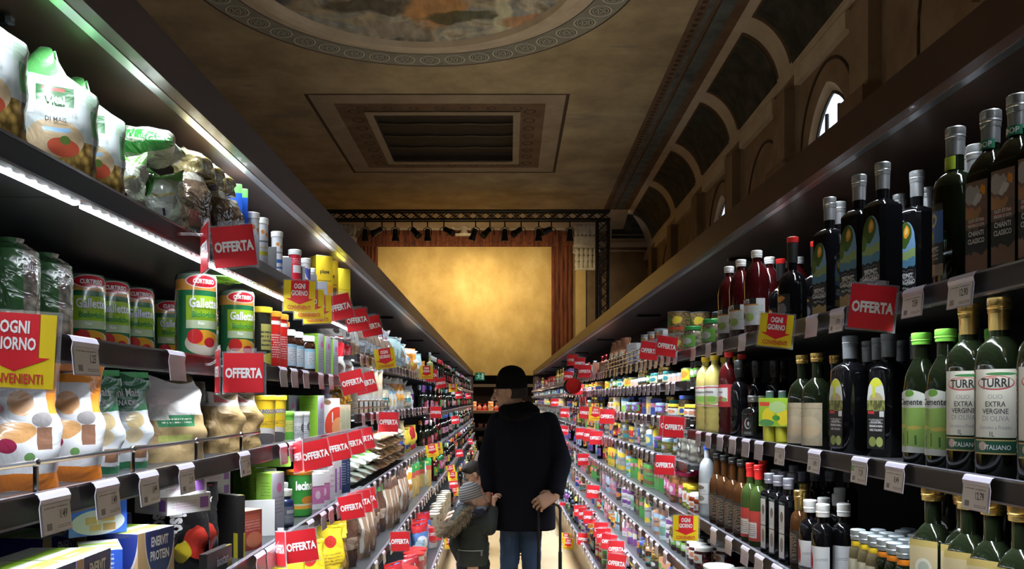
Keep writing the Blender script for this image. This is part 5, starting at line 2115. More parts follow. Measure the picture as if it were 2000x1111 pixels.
rt.text('CURTIRISO', .0105, M_wink, 0, .195, cond=.72, bold=.03, r=.0495)
rt.text('Gallette', .022, M_wink, 0, .143, cond=.72, bold=.03, r=.0498)
rt.text('Biologiche', .014, M_gink, .002, .115, cond=.78, bold=.03, r=.0495)
rt.text('Riso', .008, M_wink, -.008, .094, cond=.8, bold=.02, r=.0495)
g_curt = Proto('rice_cake_roll', [('wrapper', roll, [('lettering', rt)])], 'green rice cake roll with berry picture', 'snack pack')
for px, sb, yaw in ((462, .055, 52), (383, .055, 48)):
    place(g_curt, LFT, 1, px, sb=sb, yaw=yaw)
for px, sb, yaw in ((265, .33, 50), (215, .34, 48), (165, .35, 45), (320, .37, 40), (300, .42, 45), (410, .33, 45)):
    place(g_curt, LFT, 1, px, sb=sb, yaw=yaw)
P_gal2 = pm('rice_cake_clear_wrap', (.24, .22, .18), [('b', 0, .5, 0, 1, (.05, .14, .05)), ('b', .56, .9, .5, .95, (.40, .48, .36)), ('e', .6, .2, .3, .16, (.45, .30, .22)), ('n', .5, .6, 0, 1, (.5, .46, .38), 12)], .2, coat=1, crinkle=.6)
roll2 = MB()
roll2.lathe([(.02, .002), (.048, 0), (.051, .01), (.050, .09), (.051, .17), (.048, .188), (.036, .198), (.022, .205), (.024, .212)], P_gal2, 26)
t2 = MB()
t2.text('GALLETTE', .010, M_wink, .02, .155, cond=.7, bold=.02, r=.051)
g_gal2 = Proto('rice_cake_roll', [('wrapper', roll2, [('lettering', t2)])], 'clear wrapped rice cake roll', 'snack pack')
for px, sb in ((75, .33), (112, .27), (35, .36), (20, .25)):
    place(g_gal2, LFT, 1, px, sb=sb, yaw=35)
g_green = bag('snack_bag', 'bright green bag lying on the rice cake rolls', .10, .03, .09, mat('lime_film', (.22, .55, .03), .2, coat=.8, bump=.4, nscale=30), 'pillow', seed=11)
place(g_green, LFT, 1, 446, sb=.06, yaw=70, z=1.65 + .233, tilt=-84)
P_jy = pm('protein_pot_print', (.02, .018, .015), [('b', .3, .7, .35, .8, (.4, .36, .1)), ('e', .5, .2, .2, .1, (.5, .4, .05)), ('t', .3, .7, .4, .7, (.05, .05, .05), 4)], .3, coat=.4)
t_yc = tube_('protein_pot', 'black pot with yellow cap', .192, .032, P_jy, M_yel)
P_rd = pm('red_pot_print', (.58, .02, .015), [('b', 0, 1, .86, .93, (.7, .66, .62)), ('t', .2, .8, .25, .7, (.75, .6, .6), 10)], .3, coat=.3)
t_rd = tube_('protein_pot', 'red pot with orange cap', .190, .029, P_rd, M_ora)
place(t_yc, LFT, 1, 509, sb=.055)
place(t_yc, LFT, 1, 505, sb=.13)
for px, sb in ((530, .05), (544, .055), (548, .12)):
    place(t_rd, LFT, 1, px, sb=sb)
P_vit = pm('label_pale_blue_table', (.45, .58, .66), [('b', .1, .9, .2, .8, (.62, .66, .68)), ('t', .15, .85, .2, .8, (.15, .2, .3), 7), ('b', .0, 1, .86, 1, (.25, .45, .6))], .4)
j_vit = jar('vitamin_jar', 'brown jar with pale blue label', .150, .040, mat('brown_glass', (.035, .012, .006), .08), M_white, [('label', .025, .100, .055, P_vit)], .022)
for px, sb in ((577, .05), (556, .07), (595, .06), (585, .13), (565, .14), (600, .13)):
    place(j_vit, LFT, 1, px, sb=sb)
P_lime = pm('lime_box_print', (.30, .58, .05), [('b', 0, 1, .94, .96, (.2, .4, .03)), ('t', .15, .85, .65, .8, (.15, .3, .05), 4), ('b', .1, .6, .2, .3, (.55, .62, .4))], .4, coat=.2)
P_gry = pm('grey_box_print', (.34, .33, .40), [('e', .6, .75, .2, .08, (.45, .1, .25)), ('t', .1, .9, .3, .6, (.2, .2, .25), 5)], .4)
P_limeg = P_lime
c_lime = carton('supplement_box', 'narrow lime green supplement box', .05, .075, .168, P_gry, P_lime, side=P_lime)
for px, sb in ((614, .06), (628, .06), (640, .07)):
    place(c_lime, LFT, 1, px, sb=sb, yaw=15)
b_pink = bottle('shampoo_bottle', 'white bottle with lilac cap', .14, .028, mat('lilac_white', (.55, .46, .58), .35), mat('lilac_cap', (.55, .42, .60), .35), sh=.65, neck=.25, nr=.013, capr=.018, caph=.035)
for px, sb in ((636, .16), (625, .16), (648, .12)):
    place(b_pink, LFT, 1, px, sb=sb)
P_rw = pm('red_white_bag_print', (.66, .64, .62), [('b', 0, 1, .55, .9, (.60, .02, .03)), ('b', 0, 1, .9, 1, (.08, .04, .04)), ('e', .5, .25, .3, .15, (.25, .15, .12)), ('e', .3, .35, .2, .08, (.4, .3, .25))], .22, coat=.8, warp=.08, crinkle=.6)
g_rw = bag('coffee_bag', 'red and white snack bag with dark top', .12, .06, .195, P_rw, 'seal', seed=14)
for px, sb, yaw in ((650, .06, 45), (658, .065, 40)):
    place(g_rw, LFT, 1, px, sb=sb, yaw=yaw)
# third shelf behind the wire guard
P_bisc = pm('orange_biscuit_print', (.66, .66, .68), [('b', 0, 1, 0, .14, (.70, .20, .02)), ('b', 0, 1, .88, 1, (.75, .26, .03)), ('b', .82, .95, .6, .88, (.72, .22, .02)), ('e', .5, .47, .20, .085, (.60, .32, .13)), ('e', .57, .70, .12, .10, (.62, .30, .11)), ('e', .40, .36, .10, .06, (.28, .02, .06)), ('e', .36, .66, .06, .045, (.35, .02, .05)), ('e', .22, .66, .06, .05, (.35, .02, .05)), ('b', .70, .84, .32, .50, (.22, .11, .07)), ('e', .75, .56, .1, .06, (.22, .20, .20)), ('e', .62, .27, .05, .035, (.12, .26, .08))], .3, coat=.5, warp=.05, crinkle=.35)
g_bisc = bag('biscuit_bag', 'white biscuit bag with orange bands', .15, .085, .200, P_bisc, 'seal', seed=17, topm=M_ora, base=.96)
for px, sb, yaw in ((112, .09, 52), (18, .09, 46)):
    place(g_bisc, LFT, 2, px, sb=sb, yaw=yaw)
P_mm = pm('corn_snack_print', (.64, .66, .68), [('b', 0, 1, .62, 1, (.02, .15, .06)), ('b', 0, .12, .3, .62, (.5, .5, .5)), ('t', .02, .3, .25, .6, (.3, .3, .3), 10), ('e', .62, .52, .16, .09, (.55, .42, .22)), ('e', .60, .36, .16, .08, (.58, .46, .28)), ('b', .6, .85, .12, .25, (.25, .12, .06)), ('e', .25, .2, .12, .10, (.08, .10, .10)), ('b', 0, 1, 0, .08, (.02, .15, .06))], .28, coat=.6, warp=.05, crinkle=.4)
g_mm = bag('snack_bag', 'white and dark green corn snack bag', .115, .07, .195, P_mm, 'seal', [('Mini Mais', .017, M_wink, 0, .160, .72, .02), ('SNACK', .011, M_wink, 0, .138, .8, .02)], seed=19, topm=M_gdk)
place(g_mm, LFT, 2, 186, sb=.085, yaw=42)
place(g_mm, LFT, 2, 172, sb=.085, yaw=45)
P_kraft = pm('kraft_paper', (.40, .28, .13), [('b', .2, .75, .42, .56, (.03, .20, .08)), ('t', .25, .7, .45, .53, (.7, .7, .6), 2), ('b', .2, .7, .24, .32, (.42, .46, .12)), ('b', 0, 1, .56, 1, (.66, .65, .62)), ('b', .0, .35, .50, .62, (.6, .62, .56))], .55, coat=.15, crinkle=.5, grain=.3, gcol=(.25, .17, .08))
g_kraft = bag('flour_bag', 'large white topped kraft paper bag', .165, .11, .194, P_kraft, 'fold', seed=23, crumple=.008)
place(g_kraft, LFT, 2, 322, sb=.09, yaw=35)
P_kraft2 = pm('plain_kraft_paper', (.36, .24, .10), [('b', 0, 1, .82, 1, (.62, .58, .52)), ('b', .25, .6, .88, .96, (.5, .08, .06))], .55, crinkle=.7, grain=.4, gcol=(.24, .15, .06))
g_kraft2 = bag('flour_bag', 'small plain kraft paper bag', .11, .085, .155, P_kraft2, 'fold', seed=29, crumple=.008)
for px, sb, yaw in ((430, .085, 45), (468, .085, 38)):
    place(g_kraft2, LFT, 2, px, sb=sb, yaw=yaw)
P_dk = pm('dark_brown_bag', (.10, .07, .04), [('b', .2, .8, .4, .7, (.15, .13, .05)), ('t', .2, .8, .45, .65, (.3, .3, .2), 4)], .4, coat=.3, crinkle=.5)
g_dk = bag('snack_bag', 'dull brown bag in the shade behind', .13, .08, .19, P_dk, 'seal', seed=31)
for px, sb in ((255, .22), (222, .24), (380, .22), (150, .23)):
    place(g_dk, LFT, 2, px, sb=sb, yaw=40)
P_ytub = pm('yellow_tub_print', (.72, .48, .02), [('b', 0, 1, .62, .78, (.70, .56, .05)), ('e', .4, .2, .3, .2, (.62, .60, .56)), ('e', .45, .16, .2, .12, (.10, .10, .10)), ('t', .3, .7, .45, .55, (.15, .1, .05), 3)], .35, coat=.3)
pt_y = pot('milk_powder_tub', 'yellow powder tub with yellow lid', .158, .052, P_ytub, M_yel, [('EUROSODIN', .012, M_bink, 0, .108, .7, .03)])
for px, sb in ((505, .06), (527, .06), (512, .17)):
    place(pt_y, LFT, 2, px, sb=sb, yaw=40)
c_lime2 = carton('supplement_box', 'lime green box with grey side', .055, .08, .160, P_gry, P_lime, side=P_lime)
for px, sb in ((609, .06), (552, .15), (566, .16), (580, .16), (594, .15)):
    place(c_lime2, LFT, 2, px, sb=sb, yaw=15)
P_gjar = pm('green_pot_print', (.12, .46, .06), [('b', 0, 1, .38, .8, (.56, .60, .18)), ('t', .2, .8, .45, .75, (.2, .3, .05), 5), ('b', 0, 1, 0, .1, (.6, .62, .6))], .35, coat=.3)
pt_g = pot('supplement_pot', 'small green pot with green lid', .105, .031, P_gjar, M_green, taper=1)
place(pt_g, LFT, 2, 556, sb=.05)
P_cjar = pm('clear_pot_print', (.42, .43, .44), [('b', 0, 1, .3, .7, (.55, .56, .57)), ('e', .5, .5, .1, .2, (.1, .1, .12)), ('t', .2, .8, .2, .6, (.2, .2, .2), 5)], .2, coat=.6)
pt_c = pot('supplement_pot', 'small clear pot with white lid', .10, .027, P_cjar, M_white, taper=1)
for px, sb in ((578, .05), (590, .06)):
    place(pt_c, LFT, 2, px, sb=sb)
P_rwbox = pm('red_swirl_box_print', (.64, .62, .60), [('e', .9, .2, .75, .55, (.62, .06, .03)), ('e', .95, .15, .4, .3, (.72, .30, .12)), ('e', .3, .88, .2, .07, (.3, .15, .08)), ('b', .55, .62, .3, .6, (.62, .6, .6))], .35, coat=.3)
c_rw = carton('biscuit_box', 'white box with red swirl', .085, .06, .150, P_rwbox, P_rwbox)
place(c_rw, LFT, 2, 640, sb=.06, yaw=50)
P_bgb = pm('beige_box_print', (.56, .47, .32), [('t', .1, .9, .3, .85, (.25, .22, .12), 9), ('b', .6, .95, .1, .8, (.40, .40, .26))], .4, coat=.3)
c_bg = carton('biscuit_box', 'beige biscuit box', .07, .06, .12, P_bgb, P_bgb)
for px in (656, 665):
    place(c_bg, LFT, 2, px, sb=.06, yaw=40)
# fourth shelf
P_prot = pm('protein_box_print', (.56, .36, .18), [('e', .60, .98, .42, .62, (.62, .60, .56)), ('e', .60, 1.0, .40, .60, (.02, .035, .20)), ('b', .72, .96, .12, .22, (.30, .55, .08)), ('b', 0, 1, 0, .05, (.45, .26, .10))], .35, coat=.35)
P_ptop = pm('lime_white_top', (.66, .66, .62), [('b', 0, 1, .25, .7, (.36, .60, .06)), ('b', .2, .6, .4, .55, (.5, .62, .2))], .35, coat=.3, warp=.1)
c_pr = carton('protein_bar_box', 'tan protein bar box with navy oval', .120, .14, .160, P_prot, P_ptop,
              [('ENERVIT', .018, M_wink, .010, .138, .58, .04), ('PROTEIN', .018, M_wink, .010, .110, .60, .03), ('8 Snack', .016, M_rink, .005, .052, .75, .01)])
for yy, yw in ((1.175, 0), (1.298, 0), (1.421, 0), (1.70, 12)):
    place(c_pr, LFT, 3, y=yy, sb=.10, yaw=yw, free=False)
P_pside = pm('blue_snack_panel', (.03, .10, .52), [('e', .5, .34, .46, .34, (.62, .62, .62)), ('b', .28, .50, .3, .5, (.60, .40, .18)), ('b', .55, .78, .36, .58, (.55, .34, .12)), ('b', .35, .55, .12, .28, (.58, .36, .15)), ('b', .58, .80, .1, .3, (.40, .25, .1)), ('t', .2, .8, .78, .95, (.7, .7, .8), 3)], .35, coat=.3)
c_ps = carton('protein_bar_box', 'slim blue box with snack pictures', .07, .13, .150, P_pside, P_ptop)
place(c_ps, LFT, 3, y=1.565, sb=.09, yaw=62, free=False)
c_ps2 = carton('protein_bar_box', 'low blue box with round snack picture', .11, .10, .070, P_pside, P_ptop)
place(c_ps2, LFT, 3, y=1.64, sb=.15, yaw=40, z=1.1305 + .162)
place(c_pr, LFT, 3, 60, sb=.26, yaw=8)
place(c_pr, LFT, 3, 170, sb=.27, yaw=8)
P_wbx = pm('white_box_print', (.66, .65, .66), [('b', .75, .95, .2, .8, (.30, .12, .45)), ('b', .2, .6, .2, .6, (.62, .55, .60)), ('t', .1, .7, .3, .7, (.45, .35, .4), 3)], .35, coat=.3)
c_wb = carton('supplement_box', 'flat white box with purple mark', .12, .11, .042, P_wbx, M_white)
for k in range(2):
    place(c_wb, LFT, 3, 338 - 8 * k, sb=.10, yaw=30 + 4 * k, z=1.1305 + .162 + .0425 * k)
for k in range(5):
    place(c_wb, LFT, 3, 395, sb=.24, yaw=20, z=1.1305 + .0425 * k)
P_iso = pm('black_bar_pack_print', (.012, .011, .012), [('e', .6, .35, .3, .2, (.40, .03, .02)), ('e', .3, .25, .2, .12, (.50, .38, .02)), ('e', .2, .9, .3, .1, (.45, .38, .03))], .25, coat=.6, warp=.15, crinkle=.4)
g_iso = bag('energy_bar_pack', 'black energy bar pack with white lettering', .10, .03, .20, P_iso, 'seal', [('ENERGY', .012, M_wink, .012, .165, .7, .03)], seed=37)
tt = MB()
tt.text('isostar', .040, M_wink, 0, 0, 0, cond=.70, bold=.04)
mx = Matrix.Translation((-.028, -.0165, .088)) @ Matrix.Rotation(R(90), 4, 'Y')
g_iso.parts[0][2].append(('lettering', MB().join(tt, mx)))
for yy, sb, yaw in ((2.03, .05, 50), (2.13, .055, 52), (2.06, .15, 50)):
    place(g_iso, LFT, 3, y=yy, sb=sb, yaw=yaw, dz=.002)
P_isob = pm('black_card_tray', (.02, .018, .018), [('b', .8, 1, 0, .4, (.4, .34, .02))], .4)
c_it = carton('energy_bar_tray', 'low black display tray with white lettering', .15, .02, .055, P_isob, P_isob, [('isostar', .024, M_wink, .015, .028, .75, .03)])
place(c_it, LFT, 3, y=2.06, sb=.018, yaw=4, free=False)
P_isoc = pm('red_bar_box_print', (.30, .06, .04), [('b', .1, .9, .6, .9, (.42, .10, .06)), ('t', .1, .9, .5, .8, (.6, .4, .35), 4), ('e', .6, .25, .4, .2, (.45, .22, .10))], .4, coat=.2)
c_ic = carton('energy_bar_box', 'open dark red bar box', .08, .10, .11, P_isoc, mat('raw_card', (.42, .30, .18), .7), sidetexts=[])
place(c_ic, LFT, 3, y=2.38, sb=.06, yaw=25)
c_is = carton('energy_bar_box', 'thin black standing bar box', .022, .10, .165, P_isob, P_isob)
place(c_is, LFT, 3, y=2.27, sb=.07, yaw=40)
c_wt = carton('display_tray', 'open white card display tray', .12, .01, .11, M_white, M_white)
place(c_wt, LFT, 3, 497, sb=.10, yaw=70)
P_lg = pm('lime_carton_print', (.30, .56, .06), [('b', .06, .94, .05, .95, (.32, .60, .08)), ('t', .3, .9, .6, .85, (.16, .34, .05), 5)], .4, coat=.2)
c_lg = carton('supplement_box', 'tall lime carton with grey face', .075, .055, .19, P_gry, P_lg, side=P_lg)
for px, sb in ((528, .07), (514, .13), (497, .19), (480, .25)):
    place(c_lg, LFT, 3, px, sb=sb, yaw=15)
c_lgt = carton('supplement_box', 'lime carton lying across the tall ones', .20, .055, .05, P_lg, P_lg)
place(c_lgt, LFT, 3, 508, sb=.16, yaw=80, z=1.1305 + .192)
b_navy = bottle('supplement_bottle', 'navy bottle with white cap', .125, .026, M_navy, M_white, sh=.66, neck=.25, nr=.017, capr=.02, caph=.022, labels=[L('label', .012, .07, .03, pm('label_navy_grey', (.14, .14, .24), [('b', .2, .8, .6, .8, (.5, .5, .56)), ('t', .1, .9, .1, .5, (.5, .5, .55), 5)], .4))])
for px, sb in ((558, .045), (551, .12)):
    place(b_navy, LFT, 3, px, sb=sb, yaw=30)
P_lec = pm('green_lecithin_print', (.04, .24, .04), [('e', .55, .38, .10, .10, (.55, .20, .03)), ('b', 0, 1, .18, .26, (.66, .30, .04)), ('b', 0, 1, .26, .30, (.55, .55, .45))], .35, coat=.3)
pt_l = pot('supplement_pot', 'green pot with orange lid', .165, .046, P_lec, M_ora, [('lecinova', .030, M_wink, .01, .112, .66, .04)], taper=1)
place(pt_l, LFT, 3, 578, sb=.065, yaw=48)
P_pk = pm('pink_white_box_print', (.66, .64, .66), [('b', 0, 1, .15, .62, (.52, .16, .34)), ('e', .5, .4, .2, .12, (.66, .5, .58)), ('b', 0, 1, .62, .66, (.3, .1, .2))], .4, coat=.3)
c_pk = carton('supplement_box', 'white and pink supplement box', .06, .07, .135, P_pk, M_white)
for px in (610, 622):
    place(c_pk, LFT, 3, px, sb=.06, yaw=40)
c_wh = carton('supplement_box', 'tall plain white supplement box', .06, .07, .165, P_wbx, M_white, side=M_white)
for px, sb in ((637, .06), (646, .06), (615, .16), (632, .16), (600, .17)):
    place(c_wh, LFT, 3, px, sb=sb, yaw=30)
P_nb = pm('navy_box_print', (.02, .05, .16), [('t', .1, .9, .3, .9, (.4, .45, .55), 9), ('b', .1, .5, .08, .2, (.6, .6, .6))], .4, coat=.3)
c_nb = carton('supplement_box', 'tall navy supplement box', .07, .07, .165, P_nb, P_nb)
for px, sb in ((654, .06), (662, .06), (664, .16), (655, .17), (668, .26), (660, .27)):
    place(c_nb, LFT, 3, px, sb=sb, yaw=40)
# fifth shelf, near stretch
P_pas = pm('yellow_pasta_print', (.78, .58, .03), [('b', 0, 1, 0, .30, (.45, .28, .08)), ('b', 0, 1, .30, .36, (.64, .60, .5)), ('e', .5, .78, .18, .09, (.6, .04, .03)), ('t', .2, .8, .42, .62, (.4, .2, .03), 4)], .25, coat=.7, warp=.05, crinkle=.5)
g_pas = bag('pasta_bag', 'bright yellow pasta bag', .14, .08, .27, P_pas, 'seal', seed=41, topm=M_yel)
for px, sb in ((641, .06), (600, .06), (560, .06), (520, .06)):
    place(g_pas, LFT, 4, px, sb=sb, yaw=50)
P_pas2 = pm('amber_pasta_print', (.46, .27, .07), [('b', 0, 1, .8, 1, (.74, .54, .05)), ('n', 0, 1, 0, .8, (.56, .34, .08), 8), ('b', .5, .8, .55, .75, (.5, .46, .42))], .2, coat=.9, crinkle=.6)
g_pas2 = bag('pasta_bag', 'clear pasta bag with yellow header', .14, .08, .25, P_pas2, 'seal', seed=43, topm=M_yel)
for px in (653, 662):
    place(g_pas2, LFT, 4, px, sb=.06, yaw=50)
# ================================================================ the long far stretch of both sides
random.seed(21)
def simple(base, *ls, **k):
    return pm('print_%d' % len(MATS), base, ls, **k)


def cells(name, col, scale=9, rough=.12):
    return pm(name, tuple(c * .5 for c in col), [('n', 0, 1, 0, 1, col, scale)], rough, coat=.8)


OL = cells('green_olives_in_jar', (.30, .30, .08), 8)
OLD = cells('dark_olives_in_jar', (.12, .07, .03), 8)
RPEP = cells('red_peppers_in_jar', (.62, .08, .02), 5)
MIXV = cells('mixed_vegetables_in_jar', (.55, .22, .08), 7)
ONI = cells('pale_onions_in_jar', (.66, .64, .54), 6)
MUSH = cells('mushrooms_in_jar', (.58, .50, .34), 6)
ART = cells('amber_artichokes_in_jar', (.42, .30, .10), 6)
GHER = cells('gherkins_in_jar', (.20, .24, .06), 5)
YPIC = cells('yellow_pickle_in_jar', (.55, .58, .06), 6)
lbl = lambda n, c1, c2: pm(n, c1, [('e', .5, .5, .28, .3, c2), ('t', .1, .9, .1, .3, (.15, .15, .15), 2)], .45)
LW, LG, LK, LB = lbl('label_white_plain', (.64, .64, .62), (.5, .2, .1)), lbl('label_green_plain', (.16, .42, .06), (.6, .62, .55)), lbl('label_pink_plain', (.55, .10, .25), (.66, .6, .62)), lbl('label_black_plain', (.03, .03, .03), (.6, .6, .55))
j_mush = jar('mushroom_jar', 'mushroom jar with bright green lid', .128, .043, MUSH, M_gdk, [('label', .03, .085, .045, LG)])
j_onion = jar('onion_jar', 'pale pickled onion jar with white lid', .150, .052, ONI, M_white, [('label', .05, .09, .018, LB)])
j_mix = jar('pickle_jar', 'mixed vegetable jar with pink lid', .165, .047, MIXV, M_pink, [('label', .04, .10, .03, LK)])
j_yel = jar('pickle_jar', 'yellow green pickle jar with yellow lid', .120, .046, YPIC, M_yel, [('label', .03, .085, .030, LW)])
j_red = jar('pepper_jar', 'red pepper jar with white lid', .098, .047, RPEP, M_white, [('label', .03, .06, .03, LW)])
j_ol = jar('olive_jar', 'green olive jar with gold lid', .11, .042, OL, M_goldc, [('label', .03, .075, .04, LW)])
j_old = jar('olive_jar', 'dark olive jar with black lid', .10, .042, OLD, M_blkp, [('label', .03, .07, .04, LG)])
j_art = jar('artichoke_jar', 'amber artichoke jar with gold lid', .105, .040, ART, M_goldc, [('label', .03, .07, .04, LB)])
j_ghk = jar('gherkin_jar', 'tall gherkin jar with pink lid', .175, .045, GHER, M_pink, [('label', .03, .10, .05, LK)])
j_flat = jar('caper_jar', 'flat dark caper jar with yellow lid', .072, .040, OLD, M_yel, [('label', .015, .05, .05, LW)])
j_flat2 = jar('sauce_jar', 'squat red sauce jar with white lid', .075, .046, RPEP, M_white, [('label', .015, .05, .03, LW)])
j_jam = jar('jam_jar', 'dark berry jar with white lid', .10, .045, cells('dark_berries', (.14, .03, .03), 10), M_white, [('label', .03, .07, .035, LW)])
k_yel = can('corn_tin', 'yellow and green corn tin', .078, .043, pm('tin_yellow_green', (.72, .56, .04), [('b', 0, 1, 0, .25, (.16, .42, .06)), ('e', .5, .6, .13, .25, (.62, .22, .03)), ('b', 0, 1, .85, 1, (.5, .55, .1))], .35, coat=.3, warp=.05))
k_blue = can('tuna_tin', 'pale blue fish tin', .062, .045, pm('tin_pale_blue', (.30, .44, .58), [('e', .5, .4, .12, .35, (.62, .40, .32)), ('b', 0, 1, .8, 1, (.55, .58, .62))], .3, coat=.3))
k_pale = can('bean_tin', 'pale aqua bean tin', .108, .043, pm('tin_pale_aqua', (.46, .58, .58), [('b', .4, .6, .2, .7, (.15, .3, .22)), ('t', .4, .6, .7, .85, (.2, .2, .2), 2)], .3, coat=.3))
k_white = can('tomato_tin', 'white tin with red leaf picture', .108, .041, pm('tin_white_red', (.62, .62, .60), [('e', .5, .25, .16, .22, (.5, .12, .06)), ('e', .45, .5, .06, .15, (.35, .3, .2)), ('b', 0, 1, .85, 1, (.6, .6, .6))], .3, coat=.3, warp=.1))
k_green = can('pea_tin', 'green and blue pea tin', .108, .041, pm('tin_green_blue', (.56, .62, .60), [('b', 0, 1, 0, .45, (.20, .42, .10)), ('b', 0, 1, .8, 1, (.10, .30, .55)), ('e', .5, .3, .12, .2, (.3, .5, .1))], .3, coat=.3, warp=.1))
k_lid = can('powder_tin', 'grey tin with green lid', .130, .045, pm('tin_grey', (.44, .46, .52), [('t', .3, .7, .3, .7, (.3, .3, .35), 6)], .35, coat=.2), lid=M_green)
k_mixed = can('bean_tin', 'large brown mixed bean tin', .118, .058, pm('tin_brown_beans', (.34, .20, .09), [('n', 0, 1, 0, 1, (.42, .27, .12), 22), ('b', 0, 1, .18, .30, (.55, .06, .03)), ('e', .38, .6, .10, .3, (.06, .22, .05)), ('e', .57, .62, .07, .18, (.66, .50, .05))], .35, coat=.3, warp=.1))
k_red = can('fish_tin', 'red and white fish tin', .060, .040, pm('tin_red_white', (.60, .60, .62), [('b', 0, 1, 0, .35, (.45, .08, .06)), ('b', 0, 1, .75, 1, (.25, .35, .5)), ('e', .5, .5, .1, .2, (.4, .25, .1))], .3, coat=.3))
x_grn = carton('food_box', 'white box with green stripe', .06, .05, .15, simple((.62, .64, .62), ('b', 0, .35, 0, 1, (.08, .40, .14)), ('b', .5, .9, .2, .6, (.2, .5, .2))), M_white)
x_ora = carton('food_box', 'small orange and white box', .09, .06, .09, simple((.66, .62, .55), ('b', 0, 1, .35, .75, (.75, .25, .04)), ('b', 0, 1, 0, .2, (.6, .55, .5))), M_white)
x_wht = carton('milk_carton', 'tall white carton with blue corner', .06, .06, .16, simple((.62, .63, .64), ('b', .6, 1, 0, .4, (.08, .16, .5)), ('t', .1, .9, .5, .8, (.3, .3, .4), 5)), M_white)
x_lemon = bottle('lemon_juice_bottle', 'yellow lemon juice bottle', .165, .034, mat('lemon_plastic', (.80, .62, .03), .3, coat=.4), M_yel, sh=.60, neck=.2, nr=.012, capr=.015, caph=.025, labels=[L('label', .04, .09, .04, lbl('label_lemon', (.75, .6, .1), (.2, .35, .5)))])
x_bluj = bottle('mayonnaise_jar', 'clear and blue squeeze bottle', .15, .035, mat('cream_mayo', (.55, .55, .45), .25, coat=.4), M_yel, sh=.7, neck=.2, nr=.012, capr=.016, caph=.025, labels=[L('label', .02, .09, .045, lbl('label_blue', (.12, .28, .5), (.66, .6, .2)))])
x_clr = bottle('cleaning_bottle', 'clear tall bottle with green label', .17, .036, mat('clear_dull_plastic', (.46, .48, .46), .12, coat=.5), M_greyc, sh=.68, neck=.2, nr=.014, capr=.017, caph=.025, labels=[L('label', .03, .10, .03, LG)])
g_cof = bag('coffee_bag', 'dark brown coffee bag', .12, .08, .24, simple((.14, .06, .035), ('b', .2, .8, .4, .65, (.4, .2, .12)), ('e', .5, .52, .2, .07, (.5, .45, .35)), rough=.2, coat=.7, crinkle=.6), 'seal', seed=51)
x_crt = carton('shipping_box', 'salmon orange cardboard box', .24, .16, .15, simple((.62, .30, .18), ('e', .5, .7, .14, .14, (.30, .08, .06)), ('e', .5, .7, .12, .11, (.60, .30, .18)), rough=.6), mat('salmon_card', (.64, .32, .20), .6))


def stack(pr, S, j, y, n, h, sb=.07, yaw=20, flat=False):
    for k in range(n):
        place(pr, S, j, y=y, sb=sb, yaw=yaw + k * 7, flat=flat, z=shelf_at(S, j, y)[0] - .0098 + k * (h + .0008))


# hand placed: top shelf and second shelf where they face the camera
for px, sb in ((1391, .07), (1353, .065), (1420, .07), (1375, .17)):
    place(j_mush, RGT, 0, px, sb=sb, yaw=35)
yq = F * .935 / (1323 - CX)
stack(k_mixed, RGT, 0, yq, 2, .118, .075, 35)
yq = F * 1.04 / (1370 - CX) + .12
stack(k_mixed, RGT, 0, yq, 2, .118, .19, 35)
stack(j_old, RGT, 0, F * 1.07 / (1407 - CX), 2, .10, .21, 35)
for px in (1290, 1276, 1263):
    stack(k_red, RGT, 0, F * .92 / (px - CX), 3, .060, .06, 20)
place(x_wht, RGT, 0, 1301, sb=.06, yaw=10)
place(x_wht, RGT, 0, 1243, sb=.07, yaw=40)
place(x_wht, RGT, 0, 1236, sb=.07, yaw=40)
for px in (1222, 1212, 1204):
    place(g_cof, RGT, 0, px, sb=.10, yaw=30)
for px in (1186, 1174):
    place(x_crt, RGT, 0, px, sb=.23, yaw=50)

NEARF = 5.6


def fill(S, j, kinds, y0, y1, gap=.012, rows=2, rmax=.30, stackh=None, sb=.035, yawr=(0, 40), reps=(2, 4)):
    """facings along a shelf: each kind repeated a few times, then the next"""
    y = y0
    last = None
    lv = levels_at(S, y0 + .05)
    clear = (lv[j - 1][0] - .042 if j else 2.17) - lv[j][0] + .0098
    kinds = [k for k in kinds if dims(k)[2] + .006 < clear]
    while y < y1:
        pr = random.choice([k for k in kinds if k is not last] or kinds)
        last = pr
        w, d, h = dims(pr)
        if abs(w - d) > .004:      # room for the turn towards the aisle's mouth
            ym = R(yawr[1])
            d_, w0 = d, w
            w, d = w0 * cos(R(yawr[0])) + d_ * sin(ym) * .9, d_ * cos(R(yawr[0])) + w0 * sin(ym)
        n = random.randint(*reps)
        ns = max(1, min(3, int((min(clear, stackh or .2) - .015) / h))) if pr.cat in ('tin', 'box') or h < .08 else 1
        for a in range(n):
            yy = y + w / 2
            if yy + w / 2 > y1:
                y = y1
                break
            nr = rows if yy < 6.5 else 1
            loose = random.uniform(0, .045) if rows > 1 or yy > 7 else random.uniform(0, .02)
            for r_ in range(nr):
                sbb = sb + loose + d / 2 + r_ * (d + .012)
                if sbb > rmax:
                    break
                yw = random.uniform(*yawr)
                for k in range(ns if r_ == 0 or yy < 5 else 1):
                    place(pr, S, j, y=yy, sb=sbb, yaw=yw, flat=yy > NEARF, z=shelf_at(S, j, yy)[0] - .0098 + k * (h + .0008), free=k == 0 and yy < 9.6)
            y += w + gap * (1 if yy < 8 else 3)


